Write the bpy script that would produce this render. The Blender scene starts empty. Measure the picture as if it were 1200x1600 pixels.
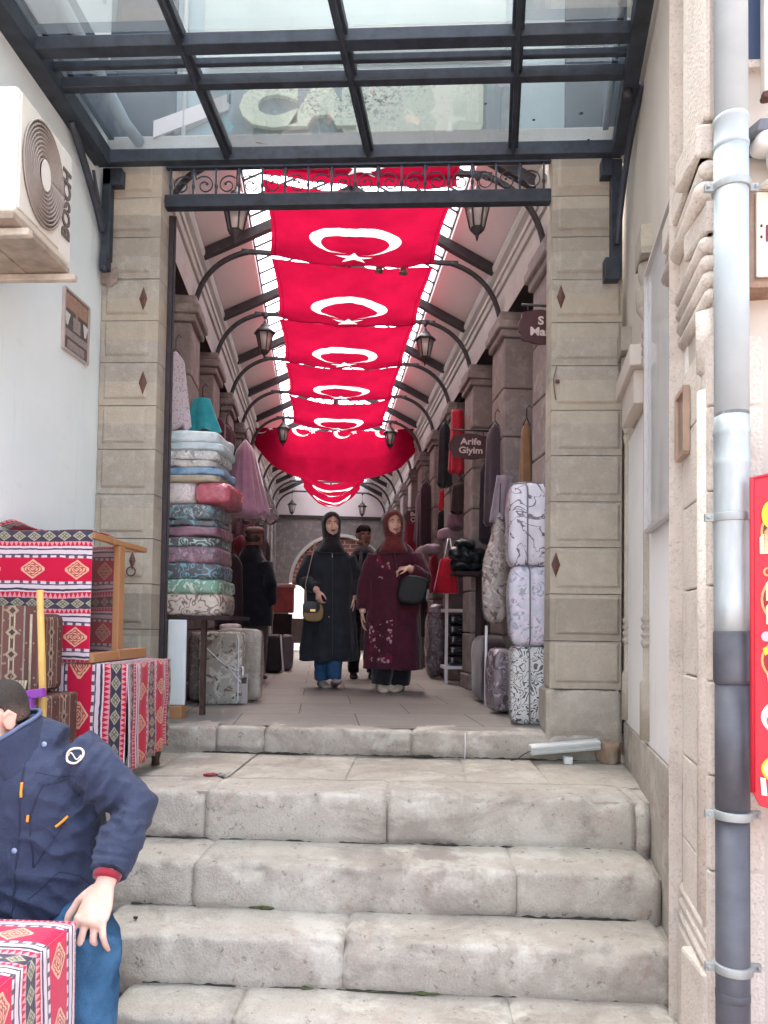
import bpy, bmesh, math, random
from mathutils import Vector, Matrix, noise
S = bpy.context.scene
COL = S.collection
random.seed(7)
rad = math.radians

# ------------------------------------------------------------------ camera, world, sun, exposure
EYE = 1.45
cd = bpy.data.cameras.new('camera'); CAM = bpy.data.objects.new('camera', cd); COL.objects.link(CAM)
_yw, _pt, _rl = rad(3.0), rad(2.0), 0.0143
_f = Vector((-math.sin(_yw)*math.cos(_pt), math.cos(_yw)*math.cos(_pt), math.sin(_pt)))
_r0 = Vector((math.cos(_yw), math.sin(_yw), 0)); _u0 = _r0.cross(_f)
_R = _r0*math.cos(_rl)+_u0*math.sin(_rl); _U = _u0*math.cos(_rl)-_r0*math.sin(_rl)
CAM.matrix_world = Matrix(((_R.x,_U.x,-_f.x,0),(_R.y,_U.y,-_f.y,0),(_R.z,_U.z,-_f.z,EYE),(0,0,0,1)))
cd.sensor_fit = 'AUTO'; cd.sensor_width = 36.0; cd.lens = 36.0*1155/1600
cd.shift_y = 135/1600.0
cd.clip_start = 0.05; cd.clip_end = 500
S.camera = CAM
S.render.resolution_x, S.render.resolution_y = 768, 1024

w = bpy.data.worlds.new("World"); S.world = w; w.use_nodes = True
wn = w.node_tree; wn.nodes.clear()
sky = wn.nodes.new('ShaderNodeTexSky'); sky.sky_type = 'NISHITA'; sky.sun_disc = False
SUN_EL, SUN_ROT = rad(68), rad(-14)
sky.sun_elevation = SUN_EL; sky.sun_rotation = SUN_ROT
sky.air_density = 1.0; sky.dust_density = 6.0; sky.ozone_density = 1.0
hs = wn.nodes.new('ShaderNodeHueSaturation'); hs.inputs['Saturation'].default_value = 0.6
bg = wn.nodes.new('ShaderNodeBackground'); bg.inputs['Strength'].default_value = 0.15
wo = wn.nodes.new('ShaderNodeOutputWorld')
wn.links.new(sky.outputs[0], hs.inputs['Color']); wn.links.new(hs.outputs[0], bg.inputs['Color'])
wn.links.new(bg.outputs[0], wo.inputs['Surface'])
sl = bpy.data.lights.new('sun', 'SUN'); sl.energy = 1.3; sl.angle = rad(30); sl.color = (1.0, 0.98, 0.96)
SUN = bpy.data.objects.new('sun', sl); COL.objects.link(SUN)
# sun stands high beyond the gate, ahead of the camera (overcast day, very soft)
_sd = Vector((math.sin(SUN_ROT)*math.cos(SUN_EL), math.cos(SUN_ROT)*math.cos(SUN_EL), math.sin(SUN_EL)))
SUN.rotation_euler = _sd.to_track_quat('Z', 'Y').to_euler()
SUN.location = (0, -3, 12)
S.view_settings.view_transform = 'Standard'; S.view_settings.look = 'None'
S.view_settings.gamma = 1.0; S.view_settings.use_curve_mapping = False
S.view_settings.exposure = 3.1

# ------------------------------------------------------------------ arcade frame (the bazaar street runs 8 degrees off the gate's axis)
TH = rad(7.95); CA, SA = math.cos(TH), math.sin(TH)
def A(u, v, z): return Vector((u*CA-v*SA, u*SA+v*CA, z))

# ------------------------------------------------------------------ material helpers
def lin(c):
    if isinstance(c, str):
        c = tuple(int(c[i:i+2], 16)/255 for i in (0, 2, 4))
    return tuple((x/12.92 if x <= 0.04045 else ((x+0.055)/1.055)**2.4) for x in c[:3])
class N:
    """a node socket with arithmetic"""
    def __init__(s, nt, k): s.nt = nt; s.k = k
    def _m(s, op, *a, clamp=False):
        n = s.nt.nodes.new('ShaderNodeMath'); n.operation = op; n.use_clamp = clamp
        for i, x in enumerate((s,)+a):
            if isinstance(x, N): s.nt.links.new(x.k, n.inputs[i])
            else: n.inputs[i].default_value = x
        return N(s.nt, n.outputs[0])
    def __add__(s, o): return s._m('ADD', o)
    __radd__ = __add__
    def __mul__(s, o): return s._m('MULTIPLY', o)
    __rmul__ = __mul__
    def __sub__(s, o): return s._m('SUBTRACT', o)
    def __rsub__(s, o): return (s*-1.0)+o
    def __truediv__(s, o): return s._m('DIVIDE', o)
    def lt(s, o): return s._m('LESS_THAN', o)
    def gt(s, o): return s._m('GREATER_THAN', o)
    def frac(s): return s._m('FRACT')
    def floor(s): return s._m('FLOOR')
    def abs(s): return s._m('ABSOLUTE')
    def max(s, o): return s._m('MAXIMUM', o)
    def min(s, o): return s._m('MINIMUM', o)
    def mod(s, o): return s._m('FLOORED_MODULO', o)
    def pw(s, o): return s._m('POWER', o)
    def sqrt(s): return s._m('SQRT')
    def sin(s): return s._m('SINE')
    def cos(s): return s._m('COSINE')
    def atan2(s, o): return s._m('ARCTAN2', o)
    def clamp(s): return s._m('ADD', 0.0, clamp=True)
    def ss(s, a, b):
        n = s.nt.nodes.new('ShaderNodeMapRange'); n.interpolation_type = 'SMOOTHSTEP'
        s.nt.links.new(s.k, n.inputs['Value']); n.inputs['From Min'].default_value = a; n.inputs['From Max'].default_value = b
        return N(s.nt, n.outputs[0])
class G:
    """a material under construction"""
    def __init__(g, name, rough=0.6, metal=0.0, spec=0.5):
        g.m = bpy.data.materials.new(name); g.m.use_nodes = True; g.nt = g.m.node_tree
        g.b = g.nt.nodes['Principled BSDF']; g.out = g.nt.nodes['Material Output']
        g.b.inputs['Roughness'].default_value = rough; g.b.inputs['Metallic'].default_value = metal
        g.b.inputs['Specular IOR Level'].default_value = spec
        g.tc = g.nt.nodes.new('ShaderNodeTexCoord')
    def xyz(g, kind='Object'):
        n = g.nt.nodes.new('ShaderNodeSeparateXYZ'); g.nt.links.new(g.tc.outputs[kind], n.inputs[0])
        return [N(g.nt, n.outputs[i]) for i in range(3)]
    def vec(g, x, y, z=0.0):
        n = g.nt.nodes.new('ShaderNodeCombineXYZ')
        for i, c in enumerate((x, y, z)):
            if isinstance(c, N): g.nt.links.new(c.k, n.inputs[i])
            else: n.inputs[i].default_value = c
        return N(g.nt, n.outputs[0])
    def mapped(g, scale=(1,1,1), kind='Object', loc=(0,0,0), rot=(0,0,0)):
        n = g.nt.nodes.new('ShaderNodeMapping'); g.nt.links.new(g.tc.outputs[kind], n.inputs[0])
        n.inputs['Scale'].default_value = scale; n.inputs['Location'].default_value = loc; n.inputs['Rotation'].default_value = rot
        return N(g.nt, n.outputs[0])
    def noise(g, scale=5, detail=4, rough=0.6, vec=None, dist=0.0, kind='Object'):
        n = g.nt.nodes.new('ShaderNodeTexNoise'); n.inputs['Scale'].default_value = scale
        n.inputs['Detail'].default_value = detail; n.inputs['Roughness'].default_value = rough; n.inputs['Distortion'].default_value = dist
        g.nt.links.new(vec.k if vec else g.tc.outputs[kind], n.inputs['Vector'])
        return N(g.nt, n.outputs[0])
    def voro(g, scale=5, vec=None, feature='F1', out='Distance', kind='Object', rnd=1.0):
        n = g.nt.nodes.new('ShaderNodeTexVoronoi'); n.feature = feature; n.inputs['Scale'].default_value = scale
        n.inputs['Randomness'].default_value = rnd
        g.nt.links.new(vec.k if vec else g.tc.outputs[kind], n.inputs['Vector'])
        return N(g.nt, n.outputs[out])
    def rgb(g, c):
        n = g.nt.nodes.new('ShaderNodeRGB'); n.outputs[0].default_value = (*lin(c), 1); return N(g.nt, n.outputs[0])
    def mix(g, f, a, b, mode='MIX'):
        n = g.nt.nodes.new('ShaderNodeMix'); n.data_type = 'RGBA'; n.blend_type = mode; n.clamp_factor = True
        for i, x in ((0, f), (6, a), (7, b)):
            if isinstance(x, N): g.nt.links.new(x.k, n.inputs[i])
            elif i == 0: n.inputs[0].default_value = x
            else: n.inputs[i].default_value = (*lin(x), 1)
        return N(g.nt, n.outputs[2])
    def ramp(g, f, stops, interp='LINEAR'):
        n = g.nt.nodes.new('ShaderNodeValToRGB'); r = n.color_ramp; r.interpolation = interp
        for i, (p, c) in enumerate(stops):
            e = r.elements[i] if i < 2 else r.elements.new(p)
            e.position = p; e.color = (*lin(c), 1)
        g.nt.links.new(f.k, n.inputs[0]); return N(g.nt, n.outputs[0])
    def set(g, name, s):
        if isinstance(s, N): g.nt.links.new(s.k, g.b.inputs[name])
        else: g.b.inputs[name].default_value = s
        return g
    def color(g, c):
        if isinstance(c, N): return g.set('Base Color', c)
        g.b.inputs['Base Color'].default_value = (*lin(c), 1); return g
    def bump(g, h, strength=0.3, dist=0.01):
        n = g.nt.nodes.new('ShaderNodeBump'); n.inputs['Strength'].default_value = strength; n.inputs['Distance'].default_value = dist
        g.nt.links.new(h.k, n.inputs['Height']); g.nt.links.new(n.outputs[0], g.b.inputs['Normal']); return g
_mats = {}
def simple(name, c, rough=0.6, var=0.18, vs=6, bump=0.0, bs=60, metal=0.0, spec=0.4, c2=None, coat=0.0, sheen=0.0):
    """plain paint, cloth or metal with a little unevenness"""
    if name in _mats: return _mats[name]
    g = G(name, rough, metal, spec)
    L = lin(c)
    dark = tuple(x*(1-var) for x in L); lite = tuple(min(1, x*(1+var)) for x in L)
    n = g.noise(vs, 5, 0.6)
    r = g.nt.nodes.new('ShaderNodeValToRGB'); r.color_ramp.elements[0].position = 0.3; r.color_ramp.elements[1].position = 0.7
    r.color_ramp.elements[0].color = (*dark, 1); r.color_ramp.elements[1].color = ((*lite, 1) if c2 is None else (*lin(c2), 1))
    g.nt.links.new(n.k, r.inputs[0]); g.color(N(g.nt, r.outputs[0]))
    if bump: g.bump(g.noise(bs, 4, 0.6), bump, 0.004)
    if coat: g.set('Coat Weight', coat).set('Coat Roughness', 0.15)
    if sheen: g.set('Sheen Weight', sheen)
    _mats[name] = g.m; return g.m
def emis(name, c, s):
    g = G(name); g.color('000000'); g.b.inputs['Emission Color'].default_value = (*lin(c), 1); g.b.inputs['Emission Strength'].default_value = s
    return g.m

# ------------------------------------------------------------------ mesh helpers
class MB:
    def __init__(s): s.v = []; s.f = []; s.uv = []; s.mi = []; s.sm = []
    def add(s, verts, faces, uvs=None, mi=0, smooth=False):
        o = len(s.v); s.v += [Vector(p) for p in verts]
        for i, f in enumerate(faces):
            s.f.append([o+k for k in f]); s.uv.append(uvs[i] if uvs else None); s.mi.append(mi); s.sm.append(smooth)
        return s
    def quad(s, a, b, c, d, uv=None, mi=0): return s.add((a, b, c, d), [(0,1,2,3)], [uv] if uv else None, mi)
    def box(s, lo, hi, fr=None, mi=0):
        """axis box between two corners; fr maps local to world"""
        x0,y0,z0 = lo; x1,y1,z1 = hi
        P = [(x0,y0,z0),(x1,y0,z0),(x1,y1,z0),(x0,y1,z0),(x0,y0,z1),(x1,y0,z1),(x1,y1,z1),(x0,y1,z1)]
        if fr: P = [fr(*p) for p in P]
        dims = lambda i: P[i]
        return s.add(P, [(3,2,1,0),(4,5,6,7),(0,1,5,4),(1,2,6,5),(2,3,7,6),(3,0,4,7)], None, mi)
    def beam(s, a, b, wd, ht, up=(0,0,1), mi=0):
        a = Vector(a); b = Vector(b); d = (b-a).normalized(); upv = Vector(up)
        x = d.cross(upv)
        if x.length < 1e-4: x = d.cross(Vector((0,1,0)))
        x.normalize(); y = x.cross(d).normalized(); P = []
        for e in (a, b):
            for sx, sy in ((-1,-1),(1,-1),(1,1),(-1,1)): P.append(e+x*(sx*wd/2)+y*(sy*ht/2))
        return s.add(P, [(0,1,2,3)[::-1],(4,5,6,7),(0,1,5,4),(1,2,6,5),(2,3,7,6),(3,0,4,7)], None, mi)
    def loft(s, rings, cap=True, mi=0, smooth=True, closed=True, uv=False):
        n = len(rings[0]); P = [p for r in rings for p in r]; F = []; UVs = []
        for i in range(len(rings)-1):
            for j in range(n if closed else n-1):
                k = (j+1) % n
                F.append((i*n+j, i*n+k, (i+1)*n+k, (i+1)*n+j))
                UVs.append([(j/n, i), ((j+1)/n, i), ((j+1)/n, i+1), (j/n, i+1)])
        if cap and closed:
            F.append(tuple(range(n))[::-1]); UVs.append(None); F.append(tuple(range((len(rings)-1)*n, len(rings)*n))); UVs.append(None)
        return s.add(P, F, UVs if uv else None, mi, smooth)
    def tube(s, pts, r, n=10, cap=True, mi=0, up=None, sq=1.0):
        pts = [Vector(p) for p in pts]
        rr = r if isinstance(r, (list, tuple)) else [r]*len(pts)
        rings = []; px = None
        for i, p in enumerate(pts):
            d = (pts[min(i+1, len(pts)-1)]-pts[max(i-1, 0)]).normalized()
            if px is None:
                a = Vector(up) if up else (Vector((0,0,1)) if abs(d.z) < 0.9 else Vector((1,0,0)))
                px = d.cross(a).normalized()
            else: px = (px-d*px.dot(d)).normalized()
            py = px.cross(d)
            rings.append([p+px*(math.cos(t)*rr[i])+py*(math.sin(t)*rr[i]*sq) for t in [2*math.pi*k/n for k in range(n)]])
        return s.loft(rings, cap, mi)
    def lathe(s, c, prof, n=16, mi=0, axis=None):
        """prof: (radius, height) list about the vertical through c"""
        c = Vector(c); rings = [[c+Vector((r*math.cos(2*math.pi*k/n), r*math.sin(2*math.pi*k/n), h)) for k in range(n)] for r, h in prof]
        return s.loft(rings, True, mi)
    def ell(s, c, r, n=14, m=9, M3=None, mi=0):
        c = Vector(c); P = []; F = []
        for i in range(m+1):
            ph = math.pi*i/m
            for j in range(n):
                t = 2*math.pi*j/n
                q = Vector((r[0]*math.sin(ph)*math.cos(t), r[1]*math.sin(ph)*math.sin(t), r[2]*math.cos(ph)))
                P.append(c+(M3 @ q if M3 else q))
        for i in range(m):
            for j in range(n):
                k = (j+1) % n; F.append((i*n+j, (i+1)*n+j, (i+1)*n+k, i*n+k))
        return s.add(P, F, None, mi, True)
    def prism(s, poly, d, mi=0):
        """poly: planar list of points, d: extrusion vector"""
        d = Vector(d); P = [Vector(p) for p in poly]; n = len(P)
        P2 = P+[p+d for p in P]
        F = [tuple(range(n)), tuple(range(n, 2*n))[::-1]]+[(i, i+n, (i+1) % n+n, (i+1) % n) for i in range(n)]
        return s.add(P2, F, None, mi)
    def soft(s, c, size, seg=8, p=5.0, amp=0.01, sc=6, seed=0, rot=0.0, fr=None, mi=0, puff=0.0):
        """soft rounded block (bedding, bags, cushions)"""
        c = Vector(c); P = {}; F = []; V = []; UVs = []; rm = Matrix.Rotation(rot, 3, 'Z'); off = Vector((seed*3.7, seed*1.3, seed*2.1))
        def vid(q):
            k = tuple(round(x, 4) for x in q)
            if k not in P:
                a = [abs(x) for x in q]; l = (a[0]**p+a[1]**p+a[2]**p)**(1/p); m = max(a)
                u = Vector(q)*(m/l) if l else Vector(q)
                w = Vector((u.x*size[0]/2, u.y*size[1]/2, u.z*size[2]/2))
                if puff: w.z *= 1+puff*(1-q[0]*q[0])*(1-q[1]*q[1])
                nz = noise.noise_vector(w*sc+off); w = w+nz*amp
                w = rm @ w; g = c+w
                P[k] = len(V); V.append(fr(*g) if fr else g)
            return P[k]
        for ax in range(3):
            for sg in (-1, 1):
                for i in range(seg):
                    for j in range(seg):
                        q = []
                        for a, b in ((i,j),(i+1,j),(i+1,j+1),(i,j+1)):
                            t = [0,0,0]; t[ax] = sg; t[(ax+1)%3] = -1+2*a/seg; t[(ax+2)%3] = -1+2*b/seg; q.append(t)
                        if sg < 0: q.reverse()
                        F.append([vid(t) for t in q])
                        UVs.append([(t[(ax+1)%3]*size[(ax+1)%3]/2, t[(ax+2)%3]*size[(ax+2)%3]/2) for t in q])
        return s.add(V, F, UVs, mi, True)
    def grid(s, fn, nu, nv, uvf=None, mi=0, smooth=True):
        P = [fn(i/nu, j/nv) for j in range(nv+1) for i in range(nu+1)]; F = []; UVs = []
        for j in range(nv):
            for i in range(nu):
                a = j*(nu+1)+i; F.append((a, a+1, a+nu+2, a+nu+1))
                q = [(i/nu, j/nv), ((i+1)/nu, j/nv), ((i+1)/nu, (j+1)/nv), (i/nu, (j+1)/nv)]
                UVs.append([uvf(*t) for t in q] if uvf else q)
        return s.add(P, F, UVs, mi, smooth)
    def mesh(s, name, loc=Vector((0,0,0))):
        me = bpy.data.meshes.new(name)
        me.from_pydata([p-loc for p in s.v], [], s.f)
        if any(u for u in s.uv):
            ul = me.uv_layers.new(name='UVMap'); k = 0
            for i, f in enumerate(s.f):
                for j in range(len(f)):
                    if s.uv[i]: ul.data[k].uv = s.uv[i][j]
                    k += 1
        for i, pl in enumerate(me.polygons):
            pl.material_index = s.mi[i]; pl.use_smooth = s.sm[i]
        me.update(); return me
    def build(s, name, mat, parent=None, bevel=0.0, bseg=2, fixn=True, solid=0.0, sub=0, loc=None):
        if loc is None:
            if parent is not None: loc = wloc(parent)
            else:
                xs = [p.x for p in s.v]; ys = [p.y for p in s.v]; zs = [p.z for p in s.v]
                loc = Vector(((min(xs)+max(xs))/2, (min(ys)+max(ys))/2, min(zs)))
        me = s.mesh(name, loc)
        if fixn:
            bm = bmesh.new(); bm.from_mesh(me); bmesh.ops.recalc_face_normals(bm, faces=bm.faces); bm.to_mesh(me); bm.free()
        o = bpy.data.objects.new(name, me); COL.objects.link(o)
        for m in (mat if isinstance(mat, (list, tuple)) else [mat]): me.materials.append(m)
        if parent is not None: o.parent = parent
        else: o.location = loc
        if solid:
            d = o.modifiers.new('thickness', 'SOLIDIFY'); d.thickness = solid; d.offset = 0
        if bevel:
            b = o.modifiers.new('bevel', 'BEVEL'); b.width = bevel; b.segments = bseg; b.limit_method = 'ANGLE'; b.angle_limit = rad(40)
        if sub:
            b = o.modifiers.new('sub', 'SUBSURF'); b.levels = sub; b.render_levels = sub
        return o
def wloc(o):
    l = Vector(o.location)
    while o.parent is not None: o = o.parent; l = l+Vector(o.location)
    return l
def tag(o, label, cat, group=None, kind=None):
    o['label'] = label; o['category'] = cat
    if group: o['group'] = group
    if kind: o['kind'] = kind
    return o
def struct(o): o['kind'] = 'structure'; return o
def thing(name, label, cat, loc, group=None):
    o = bpy.data.objects.new(name, None); COL.objects.link(o); o.location = loc; o.empty_display_size = 0.1
    return tag(o, label, cat, group)
def dup(root, delta, label=None):
    """copy of a thing with copies of its parts and sub-parts, moved by delta"""
    def cp(o, par):
        c = o.copy(); COL.objects.link(c)
        if par is not None: c.parent = par
        for ch in list(o.children): cp(ch, c)
        return c
    r = cp(root, None); r.location = Vector(root.location)+Vector(delta)
    if label: r['label'] = label
    return r
def fuse(mb, voxel=0.01, smooth=4, factor=0.5):
    """one continuous skin round overlapping shapes; returns (verts, faces)"""
    me = mb.mesh('fuse'); o = bpy.data.objects.new('fuse', me); COL.objects.link(o)
    bm = bmesh.new(); bm.from_mesh(me); bmesh.ops.recalc_face_normals(bm, faces=bm.faces); bm.to_mesh(me); bm.free()
    d = o.modifiers.new('r', 'REMESH'); d.mode = 'VOXEL'; d.voxel_size = voxel; d.use_smooth_shade = True
    if smooth:
        sm = o.modifiers.new('s', 'SMOOTH'); sm.iterations = smooth; sm.factor = factor
    dg = bpy.context.evaluated_depsgraph_get(); e = o.evaluated_get(dg); m2 = e.to_mesh()
    V = [v.co.copy() for v in m2.vertices]; F = [tuple(p.vertices) for p in m2.polygons]
    e.to_mesh_clear(); bpy.data.objects.remove(o); bpy.data.meshes.remove(me)
    out = MB(); out.add(V, F, None, 0, True); return out
def text(body, size, mat, origin, xdir, ydir, parent=None, name='lettering', depth=0.004, align='CENTER', label=None, bold=0.0, sx=1.0):
    cu = bpy.data.curves.new('t', 'FONT'); cu.body = body; cu.size = size; cu.extrude = depth/2; cu.align_x = align; cu.align_y = 'CENTER'
    cu.offset = bold; cu.space_line = 0.95; cu.resolution_u = 3
    o = bpy.data.objects.new('t', cu); COL.objects.link(o)
    dg = bpy.context.evaluated_depsgraph_get(); m2 = o.evaluated_get(dg).to_mesh()
    xd = Vector(xdir).normalized(); yd = Vector(ydir).normalized(); zd = xd.cross(yd)
    mb = MB(); mb.add([Vector(origin)+xd*(v.co.x*sx)+yd*v.co.y+zd*v.co.z for v in m2.vertices], [tuple(p.vertices) for p in m2.polygons])
    o.evaluated_get(dg).to_mesh_clear(); bpy.data.objects.remove(o); bpy.data.curves.remove(cu)
    return mb.build(name, mat, parent, fixn=False)
# ------------------------------------------------------------------ stone, plaster and metal materials
def stone(name, c, c2, grain=0.5, stain=0.35, dark='4a4640', sc=1.0, rough=0.85, bumps=0.35, moss=0.0, course=0.0, wear=0.0):
    g = G(name, rough, 0, 0.25)
    big = g.noise(1.3*sc, 5, 0.65); mid = g.noise(9*sc, 5, 0.7); fine = g.noise(120*sc, 3, 0.7); sp = g.voro(90*sc)
    col = g.mix(big.ss(0.3, 0.7), c, c2)
    col = g.mix(mid.ss(0.45, 0.75)*0.35, col, 'c9c4b8')
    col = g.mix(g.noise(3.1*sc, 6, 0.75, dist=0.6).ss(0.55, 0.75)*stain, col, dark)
    col = g.mix(fine.ss(0.52, 0.72)*grain, col, '5c5850')
    col = g.mix(sp.lt(0.13)*fine.gt(0.5)*grain*0.8, col, '3f3b36')
    area = g.noise(2.2*sc, 4, 0.6, g.mapped((1,1,1), 'Object', (4.1,2.2,7.7)))
    col = g.mix(g.voro(70*sc, rnd=1.0).lt(0.12)*area.ss(.45, .6)*0.5, col, 'dcd8cc')
    if course:
        x, y, z = g.xyz(); k = (z/.249+.35).floor(); n2 = g.noise(1.0, 0, .5, g.vec(k*3.71, k*1.3, 0.5))
        col = g.mix(n2.ss(.35, .65)*course, col, 'b9ae98'); n3 = g.noise(1.0, 0, .5, g.vec(k*2.17, k*5.3, 9.5)); col = g.mix(n3.ss(.5, .7)*course, col, '7c7262')
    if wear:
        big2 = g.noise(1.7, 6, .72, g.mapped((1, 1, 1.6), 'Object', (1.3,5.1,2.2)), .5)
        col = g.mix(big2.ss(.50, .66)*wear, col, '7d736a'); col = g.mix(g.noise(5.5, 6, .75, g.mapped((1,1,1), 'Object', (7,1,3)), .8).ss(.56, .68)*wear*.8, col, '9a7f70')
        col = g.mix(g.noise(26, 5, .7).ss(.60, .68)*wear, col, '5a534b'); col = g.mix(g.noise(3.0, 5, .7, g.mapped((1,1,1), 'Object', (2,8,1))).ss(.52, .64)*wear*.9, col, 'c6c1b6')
    if moss:
        x, y, z = g.xyz()
        col = g.mix(g.noise(5, 5, 0.7).ss(0.55, 0.7)*moss, col, '4d5234')
    g.color(col)
    g.bump(mid*0.6+fine*0.35+sp*0.25, bumps, 0.012)
    return g.m
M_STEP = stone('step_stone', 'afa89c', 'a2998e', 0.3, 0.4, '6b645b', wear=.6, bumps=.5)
M_PAVE = stone('landing_stone', 'afa89b', 'a0978b', 0.3, 0.35, '6b645b', wear=.5)
M_PILL = stone('pillar_stone', 'a8a296', '979083', 0.5, 0.4, '6e6658', 1.6, bumps=.6, course=.45)
M_PILR = stone('pale_pillar_stone', 'aaa296', '9c9487', 0.5, 0.35, '70685c', 1.6, bumps=.6, course=.4)
M_WSTN = stone('warm_wall_stone', 'd0c6ba', 'c6baad', 0.4, 0.4, '8c7c6a', 1.0, bumps=.6, wear=.25)
M_ASTN = stone('arcade_stone', '8d807c', '7c706d', 0.35, 0.3, '4f4340', 1.0)
M_FRIE = stone('frieze_stone', 'beb3ab', 'aca198', 0.25, 0.3, '6a5d56', 1.2)
def plaster(name, c, c2, stain='8f8d88', amt=0.3, streak=0.25):
    g = G(name, 0.9, 0, 0.2)
    col = g.mix(g.noise(0.9, 6, 0.6).ss(0.35, 0.7), c, c2)
    v = g.mapped((9, 9, 0.6)); col = g.mix(g.noise(1.6, 5, 0.7, v).ss(0.55, 0.8)*streak, col, stain)
    col = g.mix(g.noise(4, 6, 0.75).ss(0.6, 0.8)*amt, col, stain)
    g.color(col); g.bump(g.noise(35, 5, 0.7)+g.noise(3, 3)*1.5, 0.18, 0.008); return g.m
M_WHITE = plaster('white_plaster', 'dde4e2', 'd2dbd9', 'a3aba8', 0.4, 0.45)
M_RPLAS = plaster('aged_white_plaster', 'e2e0dd', 'd8d5d0', 'a89e92', 0.4, 0.4)
M_BEIGE = plaster('beige_render', 'c6bdb2', 'b9afa2', '95866f', 0.4, 0.45)
M_CEIL = plaster('ceiling_plaster', 'e0d0cd', 'd6c6c2', 'b09b97', 0.25, 0.2)
M_BLUEW = plaster('grey_blue_render', '9fabac', '929e9f', '6c7474', 0.3, 0.3)
M_IRON = simple('dark_iron', '262b33', 0.5, 0.35, 14, 0.3, 40, 0.0, 0.5, '353c47')
M_IRONB = simple('brown_black_iron', '362f31', 0.55, 0.3, 14, 0.2, 40, 0, 0.4)
M_DARK = simple('shop_dark', '2f2425', 0.9, 0.4, 5, 0.1, 20)
M_RUST = simple('rusty_iron', '5b4038', 0.8, 0.3, 30, 0.3, 90)

# ------------------------------------------------------------------ ground and steps
g = G('plaza_paving', 0.85, 0, 0.3)
x, y, z = g.xyz()
row = (y/0.22).floor(); bx = ((x+row*0.19)/0.4).frac(); by = (y/0.22).frac()
joint = (bx.lt(0.02)+by.lt(0.035)).clamp()
col = g.mix(g.noise(2, 5).ss(0.3, 0.7), 'a3938d', '978a84'); col = g.mix(g.noise(90, 3).ss(0.5, 0.75)*0.4, col, '6b625d')
col = g.mix(joint, col, '5c544f'); g.color(col); g.bump(g.noise(60, 4)-joint*2.0, 0.3, 0.006); M_GRND = g.m
mb = MB(); mb.quad((-60,-60,0), (60,-60,0), (60,60,0), (-60,60,0)); struct(mb.build('ground', M_GRND, loc=Vector((0,0,0))))

def block(mb, x0, x1, yf, yb, zb, zt, seed=0, rough=0.009, nose=0.022, chip=1.0):
    """one worn stone block: riser, rounded nose and tread, pulled in at its two ends so that joints show"""
    prof = [(0, 0.0)]
    h = zt-zb; k = 6
    for pz in (.03,.042,.055,.068): prof.append((0, pz))
    for i in range(2, k+1):
        if (h-nose)*i/k > .075: prof.append((0, (h-nose)*i/k))
    for i in range(1, 5):
        a = math.pi/2*i/4; prof.append((nose*(1-math.cos(a)), h-nose+nose*math.sin(a)))
    d = yb-yf; k2 = max(3, int(d/0.035))
    for i in range(1, k2+1): prof.append((nose+(d-nose)*i/k2, h))
    prof.append((d, h*0.3))
    nx = max(6, int((x1-x0)/0.013)); o = Vector((seed*5.1, seed*2.7, seed*1.9)); rings = []
    for i in range(nx+1):
        x = x0+(x1-x0)*i/nx; e = min(x-x0, x1-x); pull = max(0.0, 1-e/0.028)**2; r = []
        for j, (py, pz) in enumerate(prof):
            p = Vector((x, yf+py, zb+pz)); nz = noise.noise_vector(p*4+o)*rough*1.25+noise.noise_vector(p*17+o)*rough*0.5+noise.noise_vector(p*45+o)*rough*0.22
            w = noise.noise(p*2.3+o)
            edge = math.exp(-((py)**2+(pz-h)**2)/0.0016)      # chipped nose
            ch = (max(0, noise.noise(p*6+o*2)-0.12)*0.075+max(0, noise.noise(p*19+o)-.1)*.022)*chip*edge
            low = (max(0, 1-max(0, pz-0.035)/0.03)*(.55+.8*noise.noise(Vector((x*3, seed*3.3, 0))))) if py == 0 else 0
            p.y += nz.y+ch+pull*0.02+low*0.02+w*0.004; p.z += (nz.z if pz > 0.02 else 0)*0.6-ch*0.7-(pull*0.012 if pz > h*0.6 else 0)
            r.append(p)
        rings.append(r)
    mb.loft(rings, False, 0, True, False)
    for r in (rings[0], rings[-1]): mb.add(r, [tuple(range(len(r)))])
STEP_Z = [0.135, 0.316, 0.490, 0.703, 0.85]
st = thing('stone_steps', 'worn grey stone steps climbing from the pavement to the bazaar gate', 'steps', (-0.2, 3.0, 0))
def xr(y): return 1.119-0.1472*(4.208-y)+0.01        # the right wall runs at a slant: where the steps meet it
courses = [
 (2.478, 2.75, 0.0, STEP_Z[0], [(-1.05,-0.62),(-0.62,0.32),(0.32,None)]),
 (2.681, 3.02, STEP_Z[0]-0.04, STEP_Z[1], [(-1.20,-0.27),(-0.27,None)]),
 (2.945, 3.33, STEP_Z[1]-0.04, STEP_Z[2], [(-1.92,-0.905),(-0.905,0.38),(0.38,None)]),
 (3.258, 3.56, STEP_Z[2]-0.04, STEP_Z[3], [(-1.92,-0.95),(-0.95,-0.148),(-0.148,0.93),(0.93,None)]),
]
for i, (yf, yb, zb, zt, bl) in enumerate(courses):
    mb = MB()
    for j, (a, b) in enumerate(bl): block(mb, a, (xr(yf) if b is None else b), yf+0.006*j*(-1)**j, yb, zb, zt+0.004*((j*7)%3-1), seed=i*5+j+1, chip=1.4 if i == 3 else 1.0)
    mb.build('step', M_STEP, st)
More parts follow.
